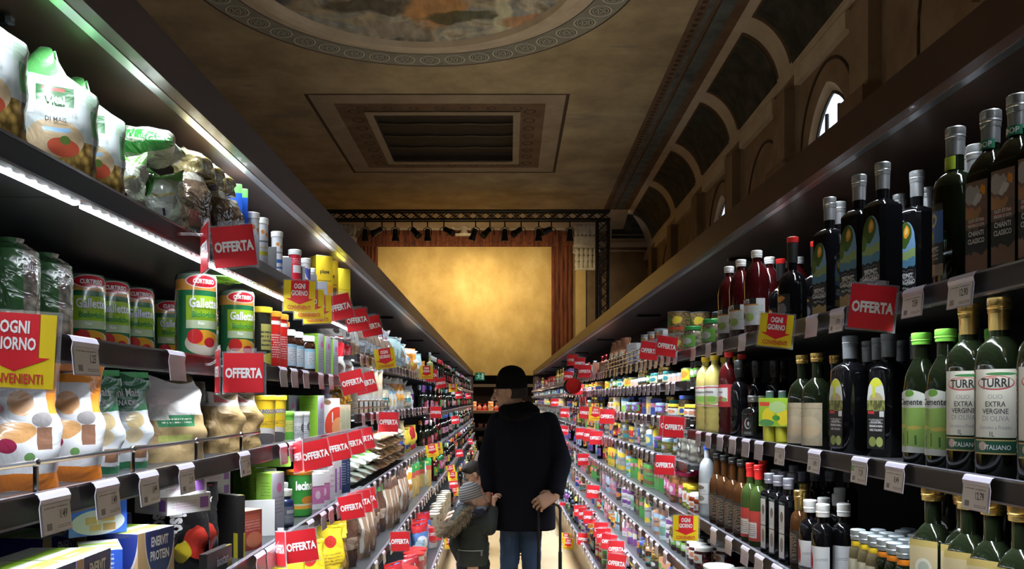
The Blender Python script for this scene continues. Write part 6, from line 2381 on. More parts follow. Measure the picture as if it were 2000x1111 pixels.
# ---- many small plain packages, one colour scheme each
PAL = [('red', (.48, .03, .04)), ('dark blue', (.03, .06, .25)), ('brown', (.20, .10, .05)), ('cream', (.55, .48, .34)), ('yellow', (.68, .50, .05)), ('orange', (.62, .22, .04)), ('green', (.08, .30, .07)),
       ('purple', (.18, .06, .24)), ('grey', (.30, .31, .33)), ('black', (.03, .03, .03)), ('pale blue', (.30, .44, .56)), ('white', (.60, .60, .60)), ('pink', (.58, .22, .30)), ('teal', (.03, .22, .24)), ('copper', (.42, .22, .12))]
KRAFT = mat('corrugated_card', (.22, .13, .07), .8)
V_TIN, V_BOX, V_POUCH, V_BOT, V_WINE, V_JAR = [], [], [], [], [], []
for i, (n1, c1) in enumerate(PAL):
    for q in (4, 9):
        n2, c2 = PAL[(i * 3 + q) % len(PAL)]
        if n1 == n2:
            n2, c2 = PAL[(i + 1) % len(PAL)]
        z = random.uniform(.15, .6)
        lay = [('b', 0, 1, z, z + random.uniform(.12, .3), c2), ('e', .5, random.uniform(.3, .7), .16, .2, PAL[(i + 11) % 15][1]), ('t', .2, .8, .05, .15, (.1, .1, .1), 2)]
        P = simple(c1, *lay, coat=.2, warp=.08)
        nm = f'{n1} and {n2}'
        if q == 4:
            V_TIN.append(can('food_tin', nm + ' tin', random.uniform(.07, .12), random.uniform(.036, .048), P))
            V_POUCH.append(bag('food_pouch', nm + ' pouch', random.uniform(.11, .15), .06, random.uniform(.14, .2), simple(c1, *lay, rough=.2, coat=.8, warp=.1, crinkle=.6), random.choice(('seal', 'seal', 'fold')), seed=i + 200))
            g = random.choice((M_oil, M_blk, M_amber, M_wine, MATS['green_glass']))
            V_BOT.append(bottle('sauce_bottle', nm + ' labelled bottle', random.uniform(.16, .24), random.uniform(.026, .034), random.choice((g, mat('plain_%d' % i, c1, .25, coat=.4))), mat('cap_%d' % i, c2, .35), sh=random.uniform(.55, .7), neck=.24, nr=.012, capr=.015, caph=.028, labels=[L('label', .03, .10, .03, simple(c2, ('e', .5, .5, .3, .3, c1)))]))
            V_JAR.append(jar('food_jar', nm + ' lidded jar', random.uniform(.075, .12), random.uniform(.034, .044), random.choice((OL, OLD, RPEP, MIXV, ART, GHER)), mat('cap_%d' % i, c2, .35), [('label', .02, .06, .032, simple(c1, ('e', .5, .5, .3, .3, c2)))]))
        else:
            V_BOX.append(carton('food_box', nm + ' box', random.uniform(.07, .11), .06, random.uniform(.09, .17), P, random.choice((P, KRAFT)), side=KRAFT))
            gl = (M_oil, M_blk, M_oil, MATS['beer_green_glass'] if 'beer_green_glass' in MATS else M_oil, M_wine)[i % 5]
            V_WINE.append(bottle('wine_bottle', f'wine bottle, {n2} label, {n1} cap', random.uniform(.27, .303), random.uniform(.034, .040), gl, mat('foil_%d' % i, c1, .3, metal=.3), sh=random.uniform(.52, .64), neck=.32, nr=.0135, capr=.0155, caph=random.uniform(.04, .07), labels=[L('label', random.uniform(.035, .08), random.uniform(.12, .165), random.uniform(.02, .036), simple(c2, ('e', .5, .6, .25, .2, c1), ('t', .2, .8, .1, .3, (.1, .1, .1), 2)))]))
YR = 3.88
fill(RGT, 1, [j_old, j_art, j_ol, k_lid, k_yel, k_blue, j_ol] + V_JAR[:5], YR, 7.4, stackh=.13, reps=(1, 3), rows=1)
fill(RGT, 2, [j_flat, j_flat2, j_ol, j_flat, k_green, x_grn] + V_JAR[4:9] + V_BOX[:4], YR, 7.4, stackh=.16, reps=(1, 3))
fill(RGT, 3, [x_clr, j_onion], YR, 4.5, stackh=.19, reps=(2, 2))
fill(RGT, 3, [x_lemon, x_bluj, k_pale, j_onion] + V_TIN[:6] + V_JAR[:3], 4.5, 7.4, stackh=.19, reps=(1, 2))
fill(RGT, 4, [j_red], YR, 4.10, stackh=.21, reps=(3, 3))
fill(RGT, 4, [j_yel], 4.11, 4.32, stackh=.15, reps=(2, 2))
fill(RGT, 4, [j_mix], 4.33, 4.9, stackh=.21, reps=(5, 5))
fill(RGT, 4, [k_yel, k_pale, k_green] + V_TIN[5:11] + V_BOX[4:7], 4.9, 7.4, stackh=.21, reps=(1, 2))
fill(RGT, 5, [j_jam, j_old, j_art], YR, 4.6, stackh=.11, reps=(2, 3))
fill(RGT, 5, [k_white, k_green, k_pale] + V_TIN[8:] + V_BOX[6:11], 4.6, 7.6, stackh=.2, reps=(1, 2))
fill(RGT, 6, [j_ghk, j_ghk, j_ol], YR, 4.5, stackh=.18, reps=(2, 3))
fill(RGT, 6, [k_white, j_art] + V_TIN[2:9] + V_JAR[8:] + V_BOX[9:], 4.5, 7.6, stackh=.18, reps=(1, 2))
fill(RGT, 7, [k_white, j_yel, x_lemon] + V_TIN[:7] + V_BOT[:6], YR, 7.8, stackh=.24, reps=(1, 3))

# ---- kitchenware stretch, oil side
def pan(name, look, r, bodym, handm):
    m = MB()
    m.lathe([(r * .8, 0), (r * .84, .002), (r, .045), (r * 1.02, .047), (r * .97, .044), (r * .80, .006), (.001, .006)], bodym, 24)
    h = MB()
    h.tube([(r * .98, 0, .038), (r * 1.3, 0, .052), (r * 2.2, 0, .060)], [.009, .011, .013], handm, 8)
    return Proto(name, [('pan', m), ('handle', h)], look, 'pan')


p_red = pan('frying_pan', 'red frying pan', .075, M_red, M_blkp)
p_blk = pan('frying_pan', 'black frying pan', .075, M_blkp, M_blkp)
ut = MB()
ut.tube([(0, 0, 0), (0, 0, .15)], [.007, .009], M_blkp, 8)
ub = MB()
ub.tube([(0, 0, -.16), (0, 0, 0)], .003, M_chrome, 6)
ub.lathe([(.002, -.24), (.03, -.225), (.034, -.19), (.024, -.165), (.004, -.155)], M_chrome, 14, ay=.18)
u_sp = Proto('kitchen_spatula', [('handle', ut), ('blade', ub)], 'steel spatula with black handle hanging', 'utensil')
ub2 = MB()
ub2.tube([(0, 0, -.13), (0, 0, 0)], .004, M_chrome, 6)
for k in range(7):
    a = pi * k / 7
    ub2.tube([(.028 * sin(pi * i / 8) * cos(a), .028 * sin(pi * i / 8) * sin(a), -.13 - .11 * i / 8) for i in range(9)], .0015, M_chrome, 5)
ut2 = MB()
ut2.tube([(0, 0, 0), (0, 0, .12)], [.008, .009], M_red, 8)
u_wh = Proto('whisk', [('handle', ut2), ('wires', ub2)], 'wire whisk with red handle hanging', 'utensil')
g_red = bag('gift_bag', 'shiny red wrapped pack', .16, .09, .20, simple((.55, .02, .03), ('e', .5, .5, .3, .3, (.6, .25, .2)), rough=.2, coat=.8, crinkle=.9), 'gather', seed=61)
g_sil = bag('foil_pack', 'silvery crinkled film pack', .14, .08, .17, simple((.40, .43, .50), ('b', .2, .7, .3, .6, (.5, .52, .56)), rough=.15, coat=1, crinkle=1), 'gather', seed=62)
x_cop = carton('gift_box', 'copper brown gift box', .12, .10, .12, simple((.36, .17, .10), ('b', .2, .8, .3, .7, (.55, .36, .26))), mat('copper_card', (.42, .20, .12), .5))
x_pur = carton('tall_box', 'purple and silver tall box', .07, .06, .19, simple((.16, .10, .30), ('b', .1, .9, .5, .8, (.5, .48, .56))), M_white)
x_red = carton('tall_box', 'red and white tall box', .07, .06, .19, simple((.52, .03, .04), ('b', .1, .9, .15, .5, (.66, .62, .62)), ('e', .5, .75, .3, .12, (.66, .5, .2))), M_red)
b_gld = bottle('sparkling_bottle', 'gold topped clear bottle', .24, .036, mat('gold_liquid', (.50, .36, .10), .1, coat=.4), M_goldc, sh=.6, neck=.3, nr=.013, capr=.016, caph=.04, labels=[L('label', .04, .11, .04, LW)])
b_pch = bottle('sauce_bottle', 'bottle with white cap and red sauce', .20, .03, M_red, M_white, sh=.65, neck=.22, nr=.012, capr=.015, caph=.03, labels=[L('label', .03, .1, .03, LW)])
t_sponge = carton('sponge_pack', 'pack of coloured sponges in green and yellow', .10, .05, .07, simple((.15, .42, .10), ('b', 0, 1, .5, 1, (.72, .6, .06)), rough=.7), M_yel)
b_teal = bottle('cleaner_bottle', 'dark teal bottle with black top', .23, .04, mat('teal_plastic', (.02, .16, .20), .3, coat=.4), M_blkp, sh=.7, neck=.2, nr=.014, capr=.018, caph=.04)
for j in range(8):
    fill(RGT, j, [[g_sil, x_cop, g_sil, g_red, x_cop], [j_flat] + V_TIN[3:6], V_JAR[:6] + [t_sponge], V_BOX[:8] + V_BOT[4:7], V_BOT[:9] + V_POUCH[:3], V_BOX[5:13], V_TIN[:8] + V_BOX[:3], V_BOT[5:] + V_TIN[3:8]][j], 7.7, 10.9, rows=1, stackh=.14, reps=(1, 2), gap=.03)
for k in range(2):            # pans hang by their handles from hooks on the rail
    yy = 8.1 + k * .30
    o = obj('frying_pan', (p_blk if k % 2 else p_red).flatmesh(), loc=(.86 - .13, yy, 1.68), rot=(R(90), R(-70), R(-20)))
    later(o, 'black frying pan hung from a hook' if k % 2 else 'red frying pan hung from a hook', 'pan', 'oil side top shelf', yy)
    hk = MB()
    hk.tube([(.128, 0, .12), (.0, 0, .12), (-.008, 0, .135)], .003, M_chrome, 6)
    obj('hook', hk.build('hook'), o).matrix_parent_inverse = (Matrix.Translation(o.location) @ o.rotation_euler.to_matrix().to_4x4()).inverted() @ Matrix.Translation(o.location)
for k in range(9):
    place(u_sp if k % 3 else u_wh, RGT, 1, y=8.75 + k * .10, sb=-.022, yaw=8, z=1.46, flat=True, tilt=random.uniform(-4, 4))
for j in range(8):
    fill(RGT, j, [[g_red, x_red, b_gld, x_pur, g_red], V_JAR[:4] + V_TIN[:4], [t_sponge, x_red] + V_BOX[:5], [g_red, g_red] + V_POUCH[:6], [g_red, x_pur] + V_BOT[:8], [x_red] + V_BOX[:10], V_POUCH[3:] + [x_red], V_BOT[:10] + [x_red, b_gld]][j], 11.1, 21.7, rows=1, stackh=.1, reps=(1, 3), gap=.06)

# ---- snack side, far
P_nut = simple((.46, .26, .17), ('b', 0, 1, .28, .55, (.62, .60, .58)), ('e', .5, .42, .12, .05, (.1, .08, .08)), ('n', 0, 1, .55, .8, (.55, .30, .18), 9), ('b', 0, 1, 0, .12, (.6, .3, .1)), rough=.2, coat=.8, crinkle=.6)
g_nut = bag('cake_bag', 'pinkish tan bag with white band', .15, .10, .30, P_nut, 'gather', seed=71)
g_fol = bag('sweet_bag', 'clear brown bag tied with silver bow', .14, .09, .28, simple((.22, .15, .11), ('b', .1, .9, .2, .45, (.42, .46, .50)), ('b', 0, 1, .75, 1, (.55, .58, .64)), rough=.15, coat=1, crinkle=1), 'gather', seed=72)
g_aqu = bag('biscuit_bag', 'pale aqua and brown bag', .16, .09, .25, simple((.36, .50, .50), ('b', 0, .4, .3, 1, (.14, .09, .06)), ('t', .5, .9, .3, .7, (.2, .3, .3), 7), rough=.25, coat=.7, crinkle=.6), 'seal', seed=73)
g_orb = bag('bread_bag', 'orange and white bread bag', .17, .10, .27, simple((.66, .62, .54), ('b', 0, 1, .62, .85, (.74, .30, .03)), ('e', .6, .4, .3, .12, (.72, .32, .05)), ('e', .3, .15, .3, .1, (.70, .45, .12)), rough=.22, coat=.8, warp=.1, crinkle=.6), 'seal', seed=74, topm=M_ora)
g_whb = bag('bread_bag', 'bright white bread bag with gather', .18, .11, .26, simple((.64, .62, .58), ('e', .5, .25, .3, .14, (.55, .38, .16)), ('e', .25, .5, .2, .08, (.6, .5, .3)), ('b', .6, .8, .5, .6, (.2, .4, .55)), rough=.22, coat=.9, crinkle=.8), 'gather', seed=75)
g_orp = bag('dried_fruit_bag', 'clear bag of orange dried fruit', .12, .07, .15, cells('orange_fruit', (.72, .32, .03), 7), 'seal', seed=76)
g_slc = bag('sliced_bread_pack', 'flat pack of sliced bread with orange band', .22, .05, .17, simple((.60, .50, .36), ('b', 0, 1, .35, .6, (.55, .16, .04)), ('b', .1, .5, .65, .85, (.64, .62, .58)), ('b', 0, 1, 0, .16, (.46, .30, .17)), rough=.25, coat=.6, crinkle=.3), 'pillow', seed=77)
g_sal = bag('salad_pack', 'clear salad pack with green print lying flat', .20, .06, .20, simple((.56, .60, .52), ('e', .5, .35, .32, .18, (.12, .42, .06)), ('e', .3, .75, .2, .1, (.16, .36, .08)), ('b', .2, .8, .02, .12, (.55, .58, .52)), rough=.25, coat=.6, crinkle=.35, warp=.1), 'pillow', seed=78)
g_grn = bag('snack_bag', 'shiny green and white snack bag', .17, .09, .26, simple((.05, .24, .09), ('b', 0, 1, .5, .9, (.24, .42, .28)), ('e', .4, .3, .15, .08, (.6, .62, .6)), ('b', .7, 1, 0, 1, (.62, .5, .25)), rough=.2, coat=.9, crinkle=.6), 'seal', seed=79)
g_cof2 = bag('crispbread_bag', 'tall brown bag with white stripes', .10, .08, .30, simple((.27, .17, .11), ('b', .1, .25, .1, .8, (.50, .46, .40)), ('b', .6, .7, .1, .8, (.46, .40, .34)), ('b', 0, 1, .82, 1, (.08, .04, .03)), rough=.22, coat=.8, crinkle=.6), 'seal', seed=80)
g_cho = bag('chocolate_bag', 'dark chocolate brown bag with green top', .11, .08, .29, simple((.10, .045, .03), ('b', 0, 1, .86, 1, (.10, .40, .08)), ('b', .1, .9, .3, .5, (.36, .26, .2)), rough=.2, coat=.8, crinkle=.6), 'seal', seed=81, topm=M_gdk)
x_tub = can('biscuit_tub', 'large beige biscuit tub with white lid', .25, .085, simple((.52, .40, .26), ('e', .5, .4, .2, .25, (.62, .54, .40)), ('b', .4, .6, .15, .4, (.6, .58, .54))), lid=M_white, cat='tub')
x_pan = carton('cake_box', 'green topped box with yellow biscuits', .17, .09, .27, simple((.60, .42, .14), ('b', 0, 1, .76, 1, (.04, .28, .08)), ('b', 0, 1, .60, .76, (.58, .10, .08)), ('e', .5, .3, .35, .2, (.72, .50, .18)), ('b', .2, .8, .84, .92, (.55, .5, .1))), M_gdk)
g_blu = bag('chips_bag', 'blue and white crisps bag with red top', .18, .09, .28, simple((.10, .20, .48), ('b', 0, 1, .75, 1, (.58, .03, .04)), ('e', .5, .45, .35, .2, (.62, .64, .68)), ('n', .2, .8, .1, .3, (.6, .45, .15), 8), rough=.2, coat=.9, crinkle=.6, warp=.1), 'seal', seed=82, topm=M_red)
x_kra = carton('tea_tin', 'small cream box with dark label', .12, .09, .075, simple((.50, .44, .32), ('b', .25, .6, .3, .6, (.12, .08, .06))), mat('cream_card', (.56, .50, .38), .5))
x_rtub = can('snack_tub', 'white tub with big red lid', .17, .08, simple((.60, .58, .58), ('e', .5, .5, .15, .25, (.5, .1, .1))), lid=M_red, cat='tub')
g_gbag = bag('paper_pack', 'tall golden paper pack', .11, .08, .26, simple((.42, .33, .16), ('b', 0, 1, .9, 1, (.6, .54, .4)), rough=.4), 'fold', seed=83)


def wine(look, glass, cap, lab, white=False):
    return bottle('wine_bottle', look, .30, .037, glass, cap, sh=.60, neck=.32, nr=.0135, capr=.0155, caph=.05, labels=[L('label', .06, .15, .044, lab)])


w1 = wine('dark wine bottle with white label', M_oil, M_goldc, LW)
w2 = wine('black wine bottle with black cap', M_blk, M_blkp, lbl('label_cream_crest', (.55, .48, .34), (.35, .08, .05)))
w3 = wine('dark bottle with red cap', M_blk, M_red, LW)
w4 = wine('pale wine bottle with silver cap', mat('pale_wine_glass', (.36, .36, .16), .08, coat=.4), M_silv, LG)
w5 = wine('rose wine bottle with pink cap', mat('rose_glass', (.48, .14, .12), .08, coat=.4), M_pink, LW)
w6 = wine('clear bottle with blue label', mat('pale_clear_glass', (.42, .46, .48), .06, coat=.5), M_silv, lbl('label_navy', (.05, .08, .3), (.6, .62, .66)))
w7 = wine('green beer bottle with gold cap', mat('beer_green_glass', (.02, .12, .04), .08), M_goldc, LK)
k_beer = can('beer_can', 'tall red beer can pack', .17, .055, simple((.42, .04, .04), ('b', .4, .6, .1, .9, (.5, .06, .06)), ('t', .4, .6, .2, .8, (.6, .55, .5), 3)), [('PERONI', .024, M_wink, 0, .085, .75, .03)])
YL = 4.04
fill(LFT, 0, [g_nut, g_nut, g_fol], YL, 5.7, rows=1, reps=(3, 4), yawr=(30, 55), sb=.03)
fill(LFT, 0, [g_fol, g_aqu], 5.75, 6.9, rows=1, reps=(2, 3), yawr=(30, 60), sb=.03)
fill(LFT, 0, [g_orb, g_whb, g_orb, g_aqu, V_POUCH[5]], 6.95, 9.0, rows=1, reps=(1, 2), yawr=(30, 60), sb=.03)
fill(LFT, 1, [g_orp], YL, 4.5, rows=1, reps=(3, 4), yawr=(30, 50), sb=.03)
for y in (4.72, 4.92, 5.12):
    place(x_tub, LFT, 1, y=y, sb=.12, yaw=40)
g_orb2, g_whb2 = (bag(g.name, 'low ' + g.look, .16, .09, .235, g.parts[0][1].mats[0], tp, seed=sd) for g, tp, sd in ((g_orb, 'seal', 91), (g_whb, 'gather', 92)))
for g in (g_orb2, g_whb2):
    g.cat = 'bag'
fill(LFT, 1, [g_whb2, g_orb2, g_whb2, V_POUCH[3], V_POUCH[11], g_whb2], 5.3, 7.85, rows=1, reps=(1, 2), yawr=(30, 60), sb=.03)
y = YL + .08
while y < 4.95:                # salads lie flat on the third shelf
    for k in range(2):
        place(g_sal, LFT, 2, y=y, sb=.03, yaw=random.uniform(-8, 8), z=1.1155 + .041 + .068 * k, tilt=-88)
        k or place(g_sal, LFT, 2, y=y, sb=.27, yaw=0, z=1.1155 + .041, tilt=-88)
    y += .22
while y < 6.2:                # flat packs of sliced bread in stacks
    for k in range(4):
        place(g_slc, LFT, 2, y=y, sb=.03, yaw=random.uniform(-6, 6), z=1.1155 + .034 + .057 * k, tilt=-88)
    y += .25
fill(LFT, 2, [g_grn, g_grn, g_orb, V_POUCH[0], V_POUCH[4], V_POUCH[9]], 6.35, 7.85, rows=1, reps=(1, 2), yawr=(30, 55), sb=.03)
fill(LFT, 3, [g_cof2, g_cho, g_cof2, g_cho, V_POUCH[2]], YL, 6.4, rows=1, reps=(1, 4), yawr=(20, 50), sb=.03, gap=.006)
fill(LFT, 3, [x_pan, g_aqu, x_pan, g_orb], 6.45, 8.8, rows=1, reps=(1, 2), yawr=(40, 60), sb=.03)
fill(LFT, 4, [x_rtub, g_blu, g_cof2, g_blu, V_POUCH[0], V_POUCH[10]], YL, 8.0, rows=1, reps=(1, 2), yawr=(30, 55), sb=.03)
fill(LFT, 4, [x_kra], 8.1, 10.4, rows=1, reps=(3, 6), sb=.02, stackh=.3)
WN = [w1, w2, w3, w4, w5, w6, w7] + V_WINE
for j, ks, y0 in ((0, V_WINE + [w4, w1], 9.05), (1, V_WINE + [w5], 7.95), (2, [w7, w6, w7] + V_WINE, 7.95), (3, [k_beer, w7, w6, g_gbag] + V_WINE, 8.9), (4, [w6, w4, x_kra] + V_WINE[:8], 10.5)):
    fill(LFT, j, ks, y0, 22.0, rows=1, reps=(1, 3), gap=.05, sb=.02)
place(k_beer, LFT, 3, 862, sb=.03, yaw=30)
# goods in the far cabinet
for k in range(10):
    x = ex(925) + k * .17
    o = obj('snack_bag', g_red.flatmesh() if k % 3 else g_orb.flatmesh(), loc=(x, YE + .2, ez(802) + .002), rot=(0, 0, random.uniform(-.4, .4)))
    later(o, 'red wrapped pack lit in the far cabinet' if k % 3 else 'orange bag lit in the far cabinet', 'bag', 'upper shelf', k)
for k in range(8):
    x = ex(925) + k * .2
    for q, py in enumerate((836, 861)):
        o = obj('storage_box', x_cop.flatmesh() if (k + q) % 3 else x_wht.flatmesh(), loc=(x, YE + .2, ez(py) + .002))
        later(o, 'brown box in the far cabinet' if (k + q) % 3 else 'white carton in the far cabinet', 'box', ('middle shelf', 'lower shelf')[q], k)

# ================================================================ signs on the rails
for px, py, yaw, roll in ((457, 481, 8, -7), (662, 600, 6, -14), (697, 625, 10, -10), (725, 637, 14, -12)):
    hang_sign(OFFER, LFT, 0, px, py, yaw, roll)
for px, py, yaw, roll in ((585, 578, 6, 2), (604, 594, 4, 0), (620, 604, 3, -2)):
    hang_sign(DAILY, LFT, 0, px, py, yaw, roll)
for px, py, yaw, roll in ((400, 485, -62, 0),):
    hang_sign(OFFER, LFT, 0, px, py, yaw, roll)
hang_sign(DAILY, LFT, 1, 28, 684, 14, 3)
for px, py, yaw, roll in ((476, 728, 3, 0), (688, 746, 8, -14), (714, 748, 8, -14)):
    hang_sign(OFFER, LFT, 1, px, py, yaw, roll)
hang_sign(OFFER, LFT, 1, 425, 726, -66, 0, out=.035)
for px, py, yaw, roll in ((616, 888, 6, -13), (657, 875, 6, -12), (687, 866, 8, -12), (709, 857, 6, -10)):
    hang_sign(OFFER, LFT, 2, px, py, yaw, roll)
hang_sign(OFFER, LFT, 2, 582, 892, -60, -8, out=.04)
for px, py, yaw, roll in ((588, 1066, 4, -8), (686, 990, 6, -10), (703, 981, 6, -10), (714, 975, 6, -10)):
    hang_sign(OFFER, LFT, 3, px, py, yaw, roll)
hang_sign(OFFER, LFT, 3, 548, 1072, -60, -8, out=.04)
far_l = [(0, 752, 700, 1), (0, 833, 727, 1), (0, 842, 733, 0), (0, 861, 748, 0), (0, 885, 757, 1), (1, 759, 824, 0), (1, 851, 805, 0), (1, 896, 771, 0), (1, 889, 820, 0), (2, 844, 880, 1), (2, 853, 876, 1), (2, 880, 917, 1), (2, 897, 885, 0), (2, 918, 862, 0), (2, 920, 885, 0),
         (3, 781, 1057, 0), (3, 850, 1043, 0), (3, 887, 960, 1), (3, 886, 944, 0), (3, 884, 930, 1), (4, 879, 1060, 1), (4, 884, 1042, 1), (1, 915, 773, 0)]
for j, px, py, d in far_l:
    hang_sign(DAILY if d else OFFER, LFT, j, px, py, random.uniform(0, 8), random.uniform(-10, 2), flat=px > 800, scale=1.15)
for px, py, yaw, roll in ((1703, 600, -4, 6), (1268, 685, -6, 8), (1302, 676, -6, 10), (1142, 725, -5, 0), (1118, 703, -3, 0)):
    hang_sign(OFFER, RGT, 0, px, py, yaw, roll, scale=1.0 if px > 1200 else 1.25, flat=px < 1200)
hang_sign(DAILY, RGT, 0, 1515, 645, -5, 6)
far_r = [(1, 1132, 709, 0), (1, 1110, 735, 0), (1, 1128, 760, 0), (1, 1083, 786, 0), (2, 1316, 834, 0), (2, 1308, 832, 0), (2, 1186, 813, 0), (2, 1163, 808, 1), (2, 1143, 806, 0), (2, 1103, 806, 0), (3, 1298, 908, 0), (3, 1164, 855, 0), (3, 1152, 850, 0), (3, 1135, 847, 0), (3, 1101, 840, 0),
         (4, 1158, 960, 0), (4, 1139, 897, 0), (4, 1098, 870, 0), (5, 1339, 1031, 1), (5, 1151, 1010, 0), (5, 1141, 1003, 0), (5, 1132, 997, 0), (5, 1101, 990, 0), (6, 1203, 1072, 0), (6, 1189, 1058, 0), (6, 1179, 1046, 0), (6, 1174, 1034, 0), (6, 1140, 1053, 0), (7, 1105, 1051, 1), (7, 1110, 1062, 1), (7, 1204, 1100, 0)]
for j, px, py, d in far_r:
    hang_sign(DAILY if d else OFFER, RGT, j, px, py, random.uniform(-6, 4), random.uniform(-2, 8), flat=px < 1200, scale=1.0 if px > 1250 else 1.15)

# ================================================================ price tags
for px, pr in ((150, '1.25'), (333, None), (545, None), (567, None), (590, None), (620, None), (640, None)):
    hang_tag(LFT, 1, px, price=pr)
for px, pr in ((90, '1.49'), (194, '1.49'), (277, '1.49'), (352, '2.19'), (468, '1.79'), (545, None), (563, None)):
    hang_tag(LFT, 2, px, price=pr)
for px in (500, 520, 537, 600, 625, 640, 655, 665):
    hang_tag(LFT, 3, px)
for px in (560, 600, 640, 670):
    hang_tag(LFT, 4, px)
for px, pr in ((1891, '12.90'), (1796, '7.59'), (1737, '6.49'), (1645, '5.90'), (1595, None), (1457, None), (1413, None), (1390, None), (1360, None)):
    hang_tag(RGT, 0, px, price=pr)
for px, pr in ((1922, '12.79'), (1760, '8.49'), (1690, '7.29b'), (1600, '6.90'), (1532, '4.29'), (1490, None), (1464, None), (1438, None), (1413, None), (1390, None), (1370, None)):
    hang_tag(RGT, 1, px, price=pr)
for px in (1400, 1430, 1462, 1490, 1525, 1570, 1640):
    hang_tag(RGT, 2, px)
for S in (LFT, RGT):
    n = len(S['fl'])
    ys = []
    for j in range(n):
        y = 4.05 + .05 * j
        while y < 21.6:
            ys.append((y, j))
            y += (.165 if S is RGT else .20) * random.choice((1, 1, 1.4, .85)) * (1 if y < 8 else 2.0)
    for y, j in sorted(ys):
        hang_tag(S, j, y=y)
for s, q in TAG_ROWS.items():
    if q.V:
        o = obj('price_tag_row', q.build('price_tag_row', False))
        o['kind'] = 'stuff'
        tag(o, 'distant rows of small lilac price tags along the %s side rails' % ('snack' if s < 0 else 'oil'), 'price tags')
# ================================================================ people
M_skin = mat('skin', (.50, .29, .20), .5, noise=.12, nscale=12)
M_skin2 = mat('child_skin', (.56, .35, .26), .5)
M_coat = mat('navy_black_wool', (.005, .0055, .011), .95, spec=.15, noise=.4, nscale=90, bump=.25)
M_hat = mat('black_knit', (.004, .004, .005), .95, spec=.15, bump=.5, nscale=120)
M_jean = mat('blue_denim', (.035, .075, .16), .85, noise=.55, nscale=14, bump=.5)
M_shoe = mat('dark_shoe_leather', (.02, .015, .012), .4)
M_hair = mat('dark_brown_hair', (.016, .010, .007), .75, bump=.6, nscale=80)
M_parka = mat('dark_green_parka', (.018, .026, .021), .7, noise=.35, nscale=10, bump=.3)
M_navyc = mat('navy_lining', (.010, .011, .030), .8)
M_fur = mat('tan_fur', (.34, .26, .17), .9, noise=.6, nscale=40)
M_trs = mat('dark_trousers', (.012, .013, .022), .85, noise=.3, nscale=16)
M_redsw = mat('red_sweater', (.30, .025, .02), .85, bump=.3, nscale=60)
M_eye = mat('eye_dark', (.015, .01, .008), .2)
M_eyew = mat('eye_white', (.34, .30, .27), .3)
M_lip = mat('lip', (.36, .13, .11), .5)
M_scarf = mat('grey_blue_scarf', (.22, .25, .30), .9, bump=.4, nscale=60)


def capsule(mb, a, b, ra, rb, fl=None):
    a, b = Vector(a), Vector(b)
    n = max(2, int((b - a).length / (min(ra, rb) * .4)) + 1)
    for i in range(n + 1):
        t = i / n
        p = a.lerp(b, t)
        r = ra + (rb - ra) * t
        f = fl or (1, 1, 1)
        mb.ball(p, r * f[0], r * f[1], r * f[2], M_skin, 12, 8)


def chain(mb, pts, rs, fl=None):
    for i in range(len(pts) - 1):
        capsule(mb, pts[i], pts[i + 1], rs[i], rs[i + 1], fl)


def loft(mb, rings):
    """rings: (cx, cy, z, rx, ry) bottom to top, closed at both ends"""
    seg = 28
    vs, fs = [], []
    for cx, cy, z, rx, ry in rings:
        for k in range(seg):
            t = 2 * pi * k / seg
            q = (abs(cos(t)) ** 2.5 + abs(sin(t)) ** 2.5) ** (-1 / 2.5)
            vs.append((cx + rx * cos(t) * q, cy + ry * sin(t) * q, z))
    for i in range(len(rings) - 1):
        for k in range(seg):
            a, b = i * seg + k, i * seg + (k + 1) % seg
            fs.append([a, b, b + seg, a + seg])
    fs.append(list(range(seg))[::-1])
    fs.append([(len(rings) - 1) * seg + k for k in range(seg)])
    mb.add(vs, fs, M_skin)


def fused(mb, name, m, voxel=.008, smooth=6, wrinkle=0, wscale=.08):
    me = mb.build(name, False)
    ob = bpy.data.objects.new(name, me)
    C.objects.link(ob)
    r = ob.modifiers.new('join', 'REMESH')
    r.mode = 'VOXEL'
    r.voxel_size = voxel
    s = ob.modifiers.new('soft', 'SMOOTH')
    s.factor = .5
    s.iterations = smooth
    if wrinkle:
        tx_ = bpy.data.textures.new(name + '_folds', 'CLOUDS')
        tx_.noise_scale = wscale
        d = ob.modifiers.new('folds', 'DISPLACE')
        d.texture = tx_
        d.strength = wrinkle
        d.mid_level = .5
        d.texture_coords = 'LOCAL'
    bpy.context.view_layer.update()
    dg = bpy.context.evaluated_depsgraph_get()
    out = bpy.data.meshes.new_from_object(ob.evaluated_get(dg))
    bpy.data.objects.remove(ob)
    bpy.data.meshes.remove(me)
    out.name = name
    out.materials.clear()
    out.materials.append(m)
    out.polygons.foreach_set('material_index', [0] * len(out.polygons))
    out.shade_smooth()
    return out


